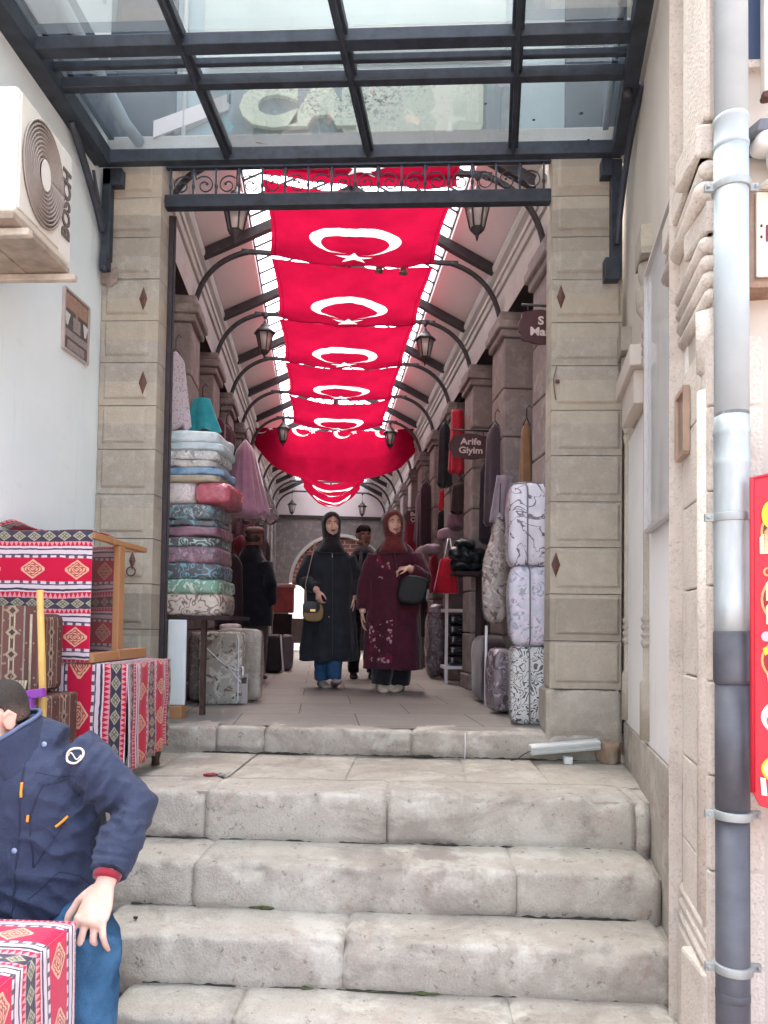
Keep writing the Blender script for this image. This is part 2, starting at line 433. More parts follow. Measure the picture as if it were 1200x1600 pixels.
# landing slabs behind the top kerb
mb = MB()
for j, (a, b, c_, d_) in enumerate([(-1.93,-1.35,-1.93,-1.35),(-1.35,-0.93,-1.35,-0.93),(-0.93,-0.36,-0.93,-0.30),(-0.36,0.22,-0.30,0.25),(0.22,0.62,0.25,0.62),(0.62,1.13,0.62,1.13)]):
    n = 8
    def fn(s, t, a=a, b=b, j=j):
        x = a+0.006+(b-a-0.012)*s; yy = 3.565+(4.23-3.565)*t; e = min(s, 1-s, t, 1-t)
        return Vector((x, yy, 0.700+0.003*((j*5)%3-1)+noise.noise(Vector((x*3, yy*3, j)))*0.004-max(0, 0.06-e)*0.08))
    mb.grid(fn, 10, 10)
mb.build('landing_slabs', M_PAVE, st)
mb = MB(); mb.box((-1.93, 3.3, 0.3), (1.12, 4.25, 0.690)); mb.box((-1.93, 3.0, 0.05), (1.08, 3.5, 0.46)); mb.box((-1.18, 2.75, 0.0), (1.04, 3.2, 0.29)); mb.box((-1.93,3.05,0),(-1.0,3.4,0.28))
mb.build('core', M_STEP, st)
mb = MB()
for a, b, s in ((-1.92,-1.18,21),(-1.18,-0.9,22),(-0.9,-0.05,23),(-0.05,1.12,24)): block(mb, a, b, 4.205, 4.5, STEP_Z[3]-0.03, STEP_Z[4]-0.002, seed=s, nose=0.02)
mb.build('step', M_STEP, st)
mb = MB()  # darkness of the gap under each riser, put in as dark brown tubes
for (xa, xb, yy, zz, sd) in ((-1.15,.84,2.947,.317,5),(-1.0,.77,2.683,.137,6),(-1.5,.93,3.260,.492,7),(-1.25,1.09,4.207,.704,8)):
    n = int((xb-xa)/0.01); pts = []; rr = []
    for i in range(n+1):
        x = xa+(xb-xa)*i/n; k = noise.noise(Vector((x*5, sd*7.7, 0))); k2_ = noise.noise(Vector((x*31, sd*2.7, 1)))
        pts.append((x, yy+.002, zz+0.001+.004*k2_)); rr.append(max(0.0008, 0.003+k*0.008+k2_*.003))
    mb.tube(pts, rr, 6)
    mb.build('dark_gap_line', simple('joint_gap_dark', '3a352f', .95, .4, 40, .5, 120), st); mb = MB()
# moss in the joints
mb = MB()
for (xa, xb, yy, zz, sd) in ((-0.36, 0.05, 2.942, 0.318, 1), (-0.42, 0.20, 2.677, 0.138, 2), (0.05, 0.6, 3.255, 0.491, 3), (-0.9,-0.5,2.943,0.318,4)):
    n = int((xb-xa)/0.012); pts = []; rr = []
    for i in range(n+1):
        x = xa+(xb-xa)*i/n; k = noise.noise(Vector((x*9, sd*7.7, 0)))
        pts.append((x, yy+0.004, zz+0.001+0.002*k)); rr.append(max(0.0006, k*0.016+.5*.008*noise.noise(Vector((x*40, sd, 3))))*(1 if 0 < i < n else 0.2))
    mb.tube(pts, rr, 6)
o = mb.build('moss', simple('moss', '4a5130', 0.95, 0.4, 40, 0.5, 120)); tag(o, 'thin green moss growing in the joints under the steps', 'moss', kind='stuff')

# ------------------------------------------------------------------ arcade floor
g = G('arcade_paving', 0.55, 0, 0.4)
x, y, z = g.xyz()
u = x*CA+y*SA; v = y*CA-x*SA
row = (v/0.62).floor(); fx = ((u+row*0.37+0.13)/0.74).frac(); fy = (v/0.62).frac()
joint = (fx.lt(0.012)+fy.lt(0.014)).clamp()
idn = g.noise(1.0, 0, 0.5, g.vec(((u+row*0.37+0.13)/0.74).floor()*3.7, row*5.3, 0.0))
col = g.mix(idn.ss(0.3, 0.7), '8d8780', '7d7771'); col = g.mix(g.noise(3, 6, 0.7).ss(0.4, 0.75)*0.5, col, '9a948c')
col = g.mix(g.noise(90, 3).ss(0.5, 0.75)*0.3, col, '5a5651'); col = g.mix(joint, col, '4c4843')
g.color(col); g.bump(g.noise(30, 5)*0.6-joint*1.5, 0.25, 0.006); M_AFLR = g.m
mb = MB(); zf = STEP_Z[4]
mb.add([(-1.93,4.30,zf),(1.15,4.30,zf),A(2.2,4.6,zf),A(2.2,17.2,zf),A(-1.8,17.2,zf),A(-1.8,4.2,zf)], [(0,1,2,3,4,5)])
struct(mb.build('arcade_floor', M_AFLR, loc=Vector((0,0,0))))

# ------------------------------------------------------------------ gate pillars
JZ = [4.203, 3.962, 3.722, 3.472, 3.222, 2.972, 2.715, 2.455, 2.19, 1.93, 1.665, 1.40, 1.13]
def pillar(x0, x1, label, mat, m0, m1, shift, plinth):
    t = thing('stone_pillar', label, 'pillar', ((x0+x1)/2, 4.35, 0.7))
    mb = MB(); rnd = random.Random(int(x1*100)+5)
    for i in range(len(JZ)-1):
        zt = JZ[i]+(shift if i else 0)-0.0016; zb = JZ[i+1]+shift+0.0016; yy = 4.224+rnd.uniform(-.002, .002)
        mb.box((x0, yy, zb), (x1, 4.42, zt))
        # raised tooled panel with drafted margins
        a0, a1, b0, b1 = x0+m0, x1-m1, zb+0.036, zt-0.006; nx, nz = 26, 18
        def fn(s, t, a0=a0, a1=a1, b0=b0, b1=b1, i=i, yy=yy):
            e = min(s*(a1-a0), (1-s)*(a1-a0), t*(b1-b0), (1-t)*(b1-b0)); up = min(1, e/0.009)
            p = Vector((a0+(a1-a0)*s, 0, b0+(b1-b0)*t)); nn = noise.noise(p*45+Vector((i*3, 0, 0)))*0.0022+noise.noise(p*12)*0.003
            return Vector((p.x, yy-0.001-up*(0.013+nn), p.z))
        mb.grid(fn, nx, nz)
    mb.build('shaft', mat, t, bevel=0.0025)
    mb = MB(); zt = JZ[-1]+shift
    block(mb, x0-plinth[0], x1+plinth[1], 4.195, 4.45, STEP_Z[3]+(0.1 if plinth[2] else 0), zt, seed=int(x1*9)+40, nose=0.025)
    mb.build('plinth', mat, t)
    return t
PL = pillar(-1.925, -1.578, 'greyish stone gate pillar beside the white left wall, behind the rug covered cabinet', M_PILL, 0.03, 0.055, 0.0, (0, 0.0, True))
PR = pillar(0.719, 1.118, 'tan stone gate pillar on the right beside the stacked white bedding', M_PILR, 0.03, 0.012, -0.03, (0.02, 0.0, True))
def plate(par, cx, cz, s=1.0):
    mb = MB(); h = 0.072*s; wd = 0.025*s; y0 = 4.208
    P = [(cx, y0, cz+h), (cx+wd, y0, cz), (cx, y0, cz-h), (cx-wd, y0, cz), (cx, y0-0.012, cz)]
    mb.add(P, [(0,1,4),(1,2,4),(2,3,4),(3,0,4)]); mb.lathe((cx, y0-0.012, cz-0.004), [(0.0, 0), (0.006, 0.002), (0.006, 0.008), (0, 0.01)], 8)
    mb.build('iron_tie_plate', M_RUST, par)
for p in ((-1.665, 3.345), (-1.655, 2.845)): plate(PL, *p)
for p in ((0.768, 3.335), (0.748, 1.80)): plate(PR, *p)
plate(PL, -1.69, 1.80, 0.8)
mb = MB(); n = 20; mb.tube([(-1.69+0.026*math.cos(2*math.pi*k/n), 4.193, 1.735+0.026*math.sin(2*math.pi*k/n)) for k in range(n+1)], 0.004, 6); mb.build('tether_ring', M_RUST, PL)
mb = MB(); mb.tube([(0.745, 4.206, 2.93), (0.728, 4.204, 2.86), (0.732, 4.204, 2.80), (0.742, 4.206, 2.74)], 0.003, 6); mb.lathe((0.748, 4.198, 2.832), [(0.0,0),(0.012,0.002),(0.012,0.018),(0,0.02)], 10); mb.build('iron_stud', M_RUST, PR)
# grey cement smear where the bracket is let into the left pillar
mb = MB(); mb.grid(lambda s, t: Vector((-1.922+0.1*s, 4.205-0.008*math.sin(math.pi*s)*math.sin(math.pi*t), 3.43+0.1*t+0.01*math.sin(s*9))), 8, 8); mb.build('cement_patch', simple('cement', '8a7a70', 0.9, 0.3, 20, 0.4, 60), PL)
# gate post
mb = MB(); mb.box((-1.577, 4.36, 0.85), (-1.548, 4.40, 3.93)); mb.box((-1.548, 4.368, 0.85), (-1.534, 4.376, 3.93))
o = mb.build('gate_post', M_IRONB, bevel=0.003); tag(o, 'slim black iron gate post against the inner face of the left pillar', 'post')

# ------------------------------------------------------------------ wall over the gate, seen through the glass canopy
t = thing('upper_facade', 'grey blue upper wall of the gate house above the glass canopy', 'wall', (-0.4, 4.3, 4.2))
mb = MB(); mb.box((-2.4, 4.31, 4.36), (1.4, 4.37, 8.2)); mb.build('wall', M_BLUEW, t)
mb = MB(); mb.box((-2.4, 4.25, 4.205), (1.4, 4.37, 4.357)); mb.build('stone_band', M_FRIE, t, bevel=0.01)
mb = MB(); mb.tube([(-1.47, 4.27, 4.36), (-1.47, 4.27, 8.1)], 0.014, 8); mb.build('cable_conduit', simple('white_conduit', 'c8ccca', 0.5, 0.1), t)
for xa, xb in ((-2.3,-1.53),(.80,1.35)):
    mb = MB(); mb.box((xa, 4.262, 4.358), (xb, 4.312, 7.9)); mb.build('dark_panel', simple('dark_slate', '2a3844', .5, .2, 4), t)
t = thing('gate_sign', 'cream sign board with raised pale letters behind the glass canopy', 'sign', (-0.4, 4.26, 4.37))
def rrect(x0, x1, z0, z1, r, y, n=5):
    P = []
    for cx, cz, a0 in ((x1-r, z1-r, 0), (x0+r, z1-r, 90), (x0+r, z0+r, 180), (x1-r, z0+r, 270)):
        for k in range(n+1): a = rad(a0+90*k/n); P.append(Vector((cx+r*math.cos(a), y, cz+r*math.sin(a))))
    return P
M_CREAM = simple('cream_panel', 'e4e5cc', 0.5, 0.06, 3, 0.0)
mb = MB(); mb.prism(rrect(-0.52, 0.32, 4.375, 4.66, 0.03, 4.285), (0, 0.03, 0)); mb.build('board', M_CREAM, t); mb = MB(); mb.prism(rrect(-1.36, 0.45, 4.80, 5.55, 0.05, 4.285), (0, 0.03, 0)); mb.build('upper_board', simple('dull_cream_panel', 'a9b0a8', 0.6, 0.08, 3), t)
M_LET = simple('letter_face', 'f3f3d4', 0.45, 0.04)
text('CA', 0.33, M_LET, (-0.80, 4.272, 4.52), (1,0,0), (0,0,1), t, bold=0.022, depth=0.03, sx=1.42)

# ------------------------------------------------------------------ left building
t = thing('white_wall', 'white plastered side wall of the left building carrying the air conditioner', 'wall', (-1.95, 2.5, 0))
mb = MB(); mb.add([(-1.926,4.30,0),(-2.06,-1.0,0),(-2.06,-1.0,8.2),(-1.926,4.30,8.2),(-2.5,4.30,0),(-2.5,-1.0,0),(-2.5,-1.0,8.2),(-2.5,4.30,8.2)],
  [(0,1,2,3),(4,7,6,5),(0,4,5,1),(3,2,6,7),(0,3,7,4),(1,5,6,2)]); mb.build('plaster_face', M_WHITE, t)
def LW(y): return -1.93-0.0259*(4.208-y)
# info plaque
t = thing('info_plaque', 'framed brown and grey stone picture plaque on the white wall', 'plaque', (-1.92, 3.92, 2.9))
def lw(y, z, h): return Vector((LW(y)+h, y, z))
ya, yb, za, zb = 3.79, 4.06, 2.90, 3.225
mb = MB(); mb.add([lw(ya,za,0),lw(yb,za,0),lw(yb,zb,0),lw(ya,zb,0),lw(ya,za,.012),lw(yb,za,.012),lw(yb,zb,.012),lw(ya,zb,.012)], [(4,5,6,7),(0,1,5,4),(1,2,6,5),(2,3,7,6),(3,0,4,7)]); mb.build('panel', simple('plaque_dark', '5e524f', 0.6, 0.15, 30), t)
def lq(mb, a, b, c, d, h=0.014):
    """rectangle on the plaque in fractions of its width and height"""
    P = [lw(ya+(yb-ya)*p, za+(zb-za)*q, h) for p, q in ((a,c),(b,c),(b,d),(a,d))]; mb.add(P, [(0,1,2,3)])
mb = MB(); lq(mb, .05, .95, .70, .96); lq(mb, .45,.55,.62,.70); mb.build('picture', simple('plaque_tan', '9a7d6c', 0.7, 0.25, 60), t)
mb = MB(); lq(mb, .02, .98, .23, .36); lq(mb, .15, .85, .05, .19); lq(mb, .36, .66, .39, .62); mb.build('picture', simple('plaque_grey', '8f8480', 0.7, 0.25, 80), t)
mb = MB()
for a, b in ((.02,.24),(.76,.98)):
    P = [lw(ya+(yb-ya)*p, za+(zb-za)*q, .015) for p, q in ((a,.64),(b,.62),((a+b)/2+.02,.42),((a+b)/2-.05,.42))]; mb.add(P, [(0,1,2,3)])
mb.build('picture', simple('plaque_white', 'c3c4c0', 0.7, 0.15, 60), t)
mb = MB()
for (p, q) in (((0,0),(1,0)),((1,0),(1,1)),((1,1),(0,1)),((0,1),(0,0))):
    mb.beam(lw(ya+(yb-ya)*p[0], za+(zb-za)*p[1], .012), lw(ya+(yb-ya)*q[0], za+(zb-za)*q[1], .012), .012, .016, (1,0,0))
mb.build('frame', simple('plaque_frame', 'b9aaa2', 0.4, 0.1, 20, 0, 60, 0.3), t)
# crack / scuff lines are in the plaster; the air conditioner
def make_ac():
    t = thing('air_conditioner', 'white outdoor air conditioner unit high on the white left wall', 'air conditioner', (-1.55, 2.95, 2.85))
    O = Vector((-1.552, 2.65, 2.985)); ex = Vector((0.0, 1, 0)).normalized(); ey = Vector((1, 0, 0)).normalized()   # ex along wall, ey out of wall
    L, H, D = 0.45, 0.49, 0.25
    f = lambda a, h, d: O+ex*a+Vector((0,0,1))*h+ey*d
    M_AC = simple('ac_white', 'd6d2c6', 0.35, 0.05, 4, 0.02, 30, 0, 0.5)
    M_ACS = simple('ac_grille', '8a7f76', 0.5, 0.1, 20)
    mb = MB(); mb.box((0,0,-D), (L,H,0), lambda a,h,d: f(a,h,d)); mb.build('casing', M_AC, t, bevel=0.022, bseg=4)
    # front panel lip
    mb = MB()
    mb.box((0.015, 0.02, 0.0), (L*0.73, H-0.02, 0.008), lambda a,h,d: f(a,h,d)); mb.build('front_panel', simple('ac_panel', 'd2cdbf', 0.4, 0.05, 4), t, bevel=0.006)
    c = (L*0.40, H*0.50); Rr = 0.178
    mb = MB(); n = 40; sq = 0.86
    mb.add([f(c[0]+Rr*sq*math.cos(2*math.pi*k/n), c[1]+Rr*1.15*math.sin(2*math.pi*k/n), 0.0095) for k in range(n)], [tuple(range(n))]); mb.build('fan_opening', simple('ac_dark', '5d5450', 0.6, 0.1, 20), t)
    mb = MB()
    for r in [0.3+0.7*i/9 for i in range(10)]:
        mb.tube([f(c[0]+Rr*r*sq*math.cos(2*math.pi*k/n), c[1]+Rr*1.15*r*math.sin(2*math.pi*k/n), 0.016) for k in range(n+1)], 0.0045, 6)
    for k in range(64):
        a = 2*math.pi*k/64; b = a+0.35
        mb.tube([f(c[0]+Rr*.2*sq*math.cos(a), c[1]+Rr*1.15*.2*math.sin(a), 0.013), f(c[0]+Rr*.6*sq*math.cos((a+b)/2), c[1]+Rr*1.15*.6*math.sin((a+b)/2), 0.016), f(c[0]+Rr*sq*math.cos(b), c[1]+Rr*1.15*math.sin(b), 0.012)], 0.0022, 4)
    FG = mb.build('fan_grille', M_ACS, t)
    mb = MB(); mb.add([f(c[0]+.045*sq*math.cos(2*math.pi*k/n), c[1]+.062*math.sin(2*math.pi*k/n), 0.022) for k in range(n)], [tuple(range(n))]); mb.build('hub', M_AC, FG)
    text('BOSCH', 0.092, simple('ac_letters', '5b544d', 0.5, 0.05), f(L*0.865, H*0.50, 0.004), (0,0,1), -ex, t, bold=0.003, depth=0.004)
    M_BR = simple('ac_bracket', 'b0a595', 0.5, 0.3, 12, 0.2, 40)
    mb = MB()
    mb.box((-0.02,-0.035,-D-0.10), (L+0.02,-0.004,-D+0.06), lambda a,h,d: f(a,h,d)); mb.box((0.0,-0.028,-D+0.06), (L,-0.004,-0.005), lambda a,h,d: f(a,h,d))
    mb.build('base_pan', simple('ac_underside', '9b8c7c', 0.6, 0.35, 9, 0.3, 30), t, bevel=0.004)
    mb = MB()
    for a in (0.05, L-0.03): mb.box((a,-0.065,-D-0.14), (a+0.035,-0.036,0.03), lambda a_,h,d: f(a_,h,d))
    mb.build('support_rail', M_BR, t, bevel=0.006)
    mb = MB()
    for k in (0, 0.03): mb.tube([f(0.02+k,-0.03,-0.20), f(0.03+k,-0.07,-0.20), f(0.0+k,-0.13,-0.22), f(-0.06+k,-0.16,-0.25), f(-0.1+k,-0.26,-0.33)], 0.008, 8)
    mb.tube([f(-0.1,-0.17,-0.25), f(-0.12,-0.3,-0.30)], 0.02, 8)
    mb.build('pipes', simple('ac_pipe', '9a8a84', 0.6, 0.1), t)
make_ac()
# ------------------------------------------------------------------ right building: slanting side wall and street front
WT = Vector((-0.1441, -0.9896, 0)); WN = Vector((-0.9896, 0.1441, 0)); WO = Vector((1.119, 4.208, 0))-Vector((-0.9896, 0.1441, 0))*0.022
def W(s, h, z): return WO+WT*s+WN*h+Vector((0,0,z))      # s along the wall towards the street, h out of the wall
SC = 2.03
RB = thing('right_building', 'warm stone corner building with a white plastered panel and moulded pilasters', 'building', (1.2, 2.9, 0))
mb = MB(); mb.box((-0.3, -0.5, 0), (SC, 0, 8.2), W); mb.build('wall', M_BEIGE, RB)
c0 = W(SC, 0, 0)
mb = MB(); mb.add([c0+Vector((0.0,-0.004,0)), c0+Vector((3,-0.004,0)), c0+Vector((3,-0.004,8.2)), c0+Vector((0,-0.004,8.2)), c0+Vector((0,.4,0)), c0+Vector((3,.4,0)), c0+Vector((3,.4,8.2)), c0+Vector((0,.4,8.2))], [(0,1,2,3),(4,7,6,5),(1,5,6,2),(3,2,6,7)])
mb.build('street_front', M_WSTN, RB)
mb = MB(); mb.box((0.03, 0, 0.93), (1.665, 0.006, 2.47), W); mb.build('plaster_panel', M_RPLAS, RB)
# plinth, stepped along the stairs
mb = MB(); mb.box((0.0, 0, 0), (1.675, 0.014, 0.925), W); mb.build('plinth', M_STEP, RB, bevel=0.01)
# corner stones with dark joints
JC = [0.0, 0.24, 0.49, 0.76, 1.03, 1.30, 1.575, 1.85, 2.10, 2.31]
mb = MB()
for i in range(len(JC)-1):
    mb.box((1.68, 0, JC[i]+0.002), (SC+0.002, 0.022, JC[i+1]-0.002), W)
    a = W(SC, 0.022, 0); 
    mb.box((a.x+0.002, a.y-0.022, JC[i]+0.002), (a.x+0.16+0.03*(i%2), a.y+0.03, JC[i+1]-0.002))
    mb.box((a.x+0.165+0.03*(i%2), a.y-0.02, JC[i]+0.002), (a.x+0.9, a.y+0.03, JC[i+1]-0.002))
mb.build('corner_stones', M_WSTN, RB, bevel=0.006)
# engaged colonnette on the corner
mb = MB(); cc = W(SC-0.04, 0.004, 0)
for a, b, r in ((0.62, 2.16, 0.036), (2.16, 2.21, 0.024)):
    mb.lathe((cc.x, cc.y, 0), [(0, a), (r, a), (r, b), (0, b)], 18)
mb.lathe((cc.x, cc.y, 0), [(0,2.21),(0.04,2.212),(0.042,2.40),(0,2.41)], 4)
mb.build('colonnette', M_WSTN, RB)
def ringmould(mb, z, r, s0, s1, h0, front=True):
    pts = [W(s0, h0, z), W((s0+s1)/2, h0, z), W(s1, h0, z)]; mb.tube(pts, r, 12)
    if front: e = W(s1, h0, z); mb.tube([e, e+Vector((0.5,0,0)), e+Vector((1.2,0,0))], r, 12); mb.ell(e, (r, r, r), 12, 8)
mb = MB()
for z, r, h in ((2.44,.022,.006),(2.49,.024,.010),(2.54,.024,.014),(2.595,.024,.018)): ringmould(mb, z, r, 1.56, SC-0.02, h)
ringmould(mb, 2.755, 0.032, 1.45, SC-0.02, .024); ringmould(mb, 2.825, 0.026, 1.45, SC-0.02, .016)
mb.box((1.56, 0, 2.63), (SC, 0.022, 2.72), W); mb.build('cornice_rolls', M_WSTN, RB); mb = MB(); mb.box((1.42, 0, 2.86), (SC, 0.048, 2.96), W); e = W(SC, 0.048, 0); mb.box((e.x, e.y, 2.86), (e.x+1.2, e.y+.2, 2.96))
e = W(SC, 0.022, 0); mb.box((e.x, e.y, 2.63), (e.x+1.2, e.y+.2, 2.72))
mb.build('cornice_band', M_WSTN, RB, bevel=0.012); mb = MB()
for z, r in ((0.575,.02),(0.53,.02),(0.485,.022)): ringmould(mb, z, r, 1.63, SC-0.02, 0.008)
mb.box((1.62, 0, 0), (SC, .03, .46), W); e = W(SC, .03, 0); mb.box((e.x, e.y, 0), (e.x+1.2, e.y+.2, .46))
mb.build('base_mouldings', M_WSTN, RB, bevel=0.012)
# tall stone over the cornice at the street corner
mb = MB(); mb.box((1.80, 0, 2.975), (SC, 0.024, 3.9), W); e = W(SC, .024, 0); mb.box((e.x, e.y, 2.975), (e.x+.12, e.y+.2, 3.9)); mb.build('corner_stones', M_WSTN, RB, bevel=0.02)
# inner pilasters beside the gate: half-round strips with ringed capitals and bases
mb = MB()
for s0, zc in ((0.10, 2.78), (0.83, 2.95)):
    r = 0.026 if s0 > .5 else 0.022
    p = W(s0, 0.004, 0); mb.lathe((p.x, p.y, 0), [(0,.95),(r*1.5,.95),(r*1.5,1.20),(r,1.22),(r,1.37),(r,1.37)], 14)
    prof = [(0, 1.36), (r, 1.36)]
    for k in range(4): z = 1.37+k*.035; prof += [(r*1.35, z+.008), (r*1.35, z+.02), (r, z+.03)]
    prof += [(r, zc-.32)]
    for k in range(4): z = zc-.30+k*.04; prof += [(r*1.35, z+.008), (r*1.35, z+.026), (r, z+.036)]
    prof += [(r, zc-.1), (r*2.2, zc-.05), (r*2.4, zc+.04), (r*1.4, zc+.06), (r*1.9, zc+.10), (r*1.9, zc+.16), (0, zc+.17)]
    mb.lathe((p.x, p.y, 0), prof, 16)
    mb.box((s0-.10, 0, zc+.17), (s0+.10, 0.055, zc+.30), W)
mb.build('pilasters', M_PILR, RB)
# chamfered blocks over the plaster niche
mb = MB()
for (a, b, z0, z1, h) in ((0.28,0.74,2.50,2.66,.06),(0.22,0.80,2.66,2.76,.085)): mb.box((a, 0, z0), (b, h, z1), W)
mb.build('niche_head', M_BEIGE, RB, bevel=0.006)
# framed wall board
t = thing('notice_board', 'tall glazed notice board in a thin white frame on the right wall', 'notice board', W(1.2, 0.03, 1.86))
s0, s1, z0, z1 = 0.92, 1.60, 1.87, 3.02
mb = MB(); mb.box((s0, 0.008, z0), (s1, 0.026, z1), W); 
g = G('board_sheet', 0.08, 0, 0.8); xx, yy, zz = g.xyz()
v = g.mapped((3, 3, 0.7)); g.color(g.mix(g.noise(2, 3, 0.5, v).ss(0.4, 0.65), 'bdbdbd', 'a9aaad')); mb.build('sheet', g.m, t)
mb = MB()
for p, q in (((s0,z0),(s1,z0)),((s1,z0),(s1,z1)),((s1,z1),(s0,z1)),((s0,z1),(s0,z0))): mb.beam(W(p[0],.03,p[1]), W(q[0],.03,q[1]), .016, .022, WN)
mb.build('frame', simple('alu_frame', 'b9b4b0', 0.35, 0.08, 10, 0, 50, 0.2), t)
t = thing('brown_plaque', 'small brown plaque in a tan frame on the corner stone', 'plaque', W(1.62, .02, 2.02))
s0, s1, z0, z1 = 1.665, 1.80, 2.025, 2.235
mb = MB(); mb.box((s0, .022, z0), (s1, .034, z1), W); mb.build('panel', simple('plaque_brown', '78685c', 0.3, 0.2, 12), t)
mb = MB()
for p, q in (((s0,z0),(s1,z0)),((s1,z0),(s1,z1)),((s1,z1),(s0,z1)),((s0,z1),(s0,z0))): mb.beam(W(p[0],.034,p[1]), W(q[0],.034,q[1]), .016, .02, WN)
mb.build('frame', simple('plaque_tan_frame', 'a48c78', 0.5, 0.15, 12), t)

# ------------------------------------------------------------------ drainpipe
g = G('galvanised_sheet', 0.5, 0.45, 0.5)
v = g.mapped((1, 1, 0.25)); n = g.noise(14, 4, 0.6, v); vo = g.voro(55, out='Color')
g.color(g.mix(n.ss(0.3, 0.7), '98a2a3', 'b3bbbb')); g.set('Roughness', n*0.3+0.4); g.bump(g.noise(9, 4, 0.6), 0.35, 0.012); M_GALV = g.m
M_PIPEW = simple('pipe_grey_white', '9fa7a8', 0.6, 0.1, 5, 0.08, 14, 0.0, 0.35)
M_PIPED = simple('pipe_dark_plastic', '43444a', 0.5, 0.2, 9, 0.1, 20, 0, 0.5, '54555c')
PX, PY = 0.852, 2.085
t = thing('drain_pipe', 'galvanised downpipe running into a dark plastic pipe on the right corner', 'pipe', (PX, PY, 0))
def cyl(mb, z0, z1, r0, r1=None, n=28): r1 = r1 or r0; mb.lathe((PX, PY, 0), [(0, z0), (r0, z0), (r1, z1), (0, z1)], n)
mb = MB(); cyl(mb, 2.80, 5.2, .0445, .0445)
mb.lathe((PX,PY,0), [(.045,2.80),(.0475,2.803),(.0475,2.812),(.045,2.816),(.045,2.872),(.0475,2.876),(.0475,2.884),(.045,2.89)], 28)
cyl(mb, 2.04, 2.80, .0455); mb.build('upper_pipe', M_PIPEW, t)
mb = MB(); mb.lathe((PX,PY,0), [(0,1.44),(.0455,1.44),(.047,1.52),(.0468,1.9),(.0485,1.905),(.0485,1.915),(.0468,1.92),(.0468,1.985),(.049,1.99),(.049,2.0),(.0455,2.01),(.0455,2.05),(0,2.05)], 28)
o = mb.build('crimped_sleeve', M_GALV, t)
mb = MB(); mb.lathe((PX,PY,0), [(0,1.30),(.0455,1.30),(.0485,1.315),(.0485,1.44),(.046,1.445),(0,1.445)], 28); cyl(mb, 0.93, 1.30, .0445); mb.lathe((PX,PY,0), [(0,0.02),(.0435,0.02),(.0435,.93),(0,.93)], 28)
mb.lathe((PX,PY,0), [(.0435,.45),(.0445,.452),(.0445,.47),(.0435,.472)], 28); mb.build('dark_pipe', M_PIPED, t)
M_CLMP = simple('clamp_zinc', '989c9a', 0.5, 0.1, 20, 0, 30, 0.5)
for z in (2.69, 1.758, 0.945, 0.535):
    mb = MB(); mb.lathe((PX,PY,0), [(.046,z-.012),(.0515,z-.011),(.0515,z+.011),(.046,z+.012)], 28)
    for sx in (-1, 1): mb.box((PX+sx*.062-.012, PY-.006, z-.011), (PX+sx*.062+.012, PY+.006, z+.011)); mb.lathe((PX+sx*.066, PY-.01, z-.004), [(0,0),(.005,0),(.005,.008),(0,.008)], 6)
    mb.box((PX-.008, PY+.045, z-.008), (PX+.008, PY+.12, z+.008))
    mb.build('clamp', M_CLMP, t, bevel=0.001)

# ------------------------------------------------------------------ fittings on the street front
FY = c0.y-0.03
t = thing('meter_cabinet', 'cream steel meter cabinet with rusty edges on the right street front', 'cabinet', (1.05, FY-.04, 2.43))
M_CAB = simple('cabinet_cream', 'd9d2c2', 0.45, 0.06, 6, 0.03, 20, 0, 0.5)
mb = MB(); mb.box((0.915, FY-.05, 2.43), (1.35, FY+.03, 2.70)); mb.build('box', simple('cabinet_brown', '8d7766', 0.6, 0.3, 14, 0.2), t, bevel=0.004)  # brown box, darker and more uneven than the cream door
mb = MB(); mb.box((0.93, FY-.062, 2.445), (1.33, FY-.051, 2.69)); mb.build('door', M_CAB, t, bevel=0.004)
mb = MB(); mb.box((0.905, FY-.07, 2.41), (1.37, FY+.02, 2.428)); mb.build('bottom_rail', simple('cabinet_rust', '8a6f5c', 0.8, 0.35, 20, 0.3), t, bevel=0.003)
mb = MB(); mb.add([(0.94,FY-.05,2.715),(1.36,FY-.05,2.715),(1.36,FY-.14,2.69),(0.94,FY-.14,2.69),(0.94,FY-.05,2.70),(1.36,FY-.05,2.70),(1.36,FY-.14,2.675),(0.94,FY-.14,2.675)], [(0,1,2,3),(4,7,6,5),(0,3,7,4),(1,5,6,2),(3,2,6,7)]); mb.build('rain_hood', M_CAB, t, bevel=0.002)
mb = MB(); mb.box((0.955, FY-.066, 2.545), (1.03, FY-.063, 2.592)); mb.build('sticker', simple('cab_sticker', '7a3040', 0.5, 0.2, 80), t)
mb = MB(); mb.box((0.963, FY-.068, 2.552), (1.03, FY-.0665, 2.586)); mb.build('sticker', simple('cab_stickerw', 'd0c8c8', 0.5, 0.1, 80), t)
mb = MB(); mb.lathe((0.943, FY-.063, 2.558), [(0,-.003),(.003,-.003),(.003,.004),(0,.004)], 8); mb.lathe((0.943, FY-.063, 2.59), [(0,-.003),(.003,-.003),(.003,.004),(0,.004)], 8); mb.build('lock', M_IRONB, t)
t = thing('flood_lamp', 'white flood lamp under a dark hood above the meter cabinet', 'lamp', (1.0, FY-.05, 2.83))
mb = MB(); mb.add([(.905,FY+.03,2.90),(1.2,FY+.03,2.90),(1.2,FY-.09,2.885),(.93,FY-.09,2.885),(.895,FY+.03,2.835),(1.2,FY+.03,2.835),(1.2,FY-.09,2.85),(.92,FY-.09,2.85)], [(0,1,2,3),(4,7,6,5),(0,3,7,4),(3,2,6,7),(1,5,6,2)]); mb.build('hood', simple('hood_grey', '5d6066', 0.5, 0.15, 20), t, bevel=0.003)
mb = MB(); mb.soft((1.0, FY-.05, 2.835), (.15,.09,.05), 6, 4, 0.0); mb.soft((1.0, FY-.06, 2.795), (.07,.06,.07), 6, 4, 0.0); mb.build('lamp_body', simple('lamp_white', 'dcdad4', 0.4, 0.05), t)
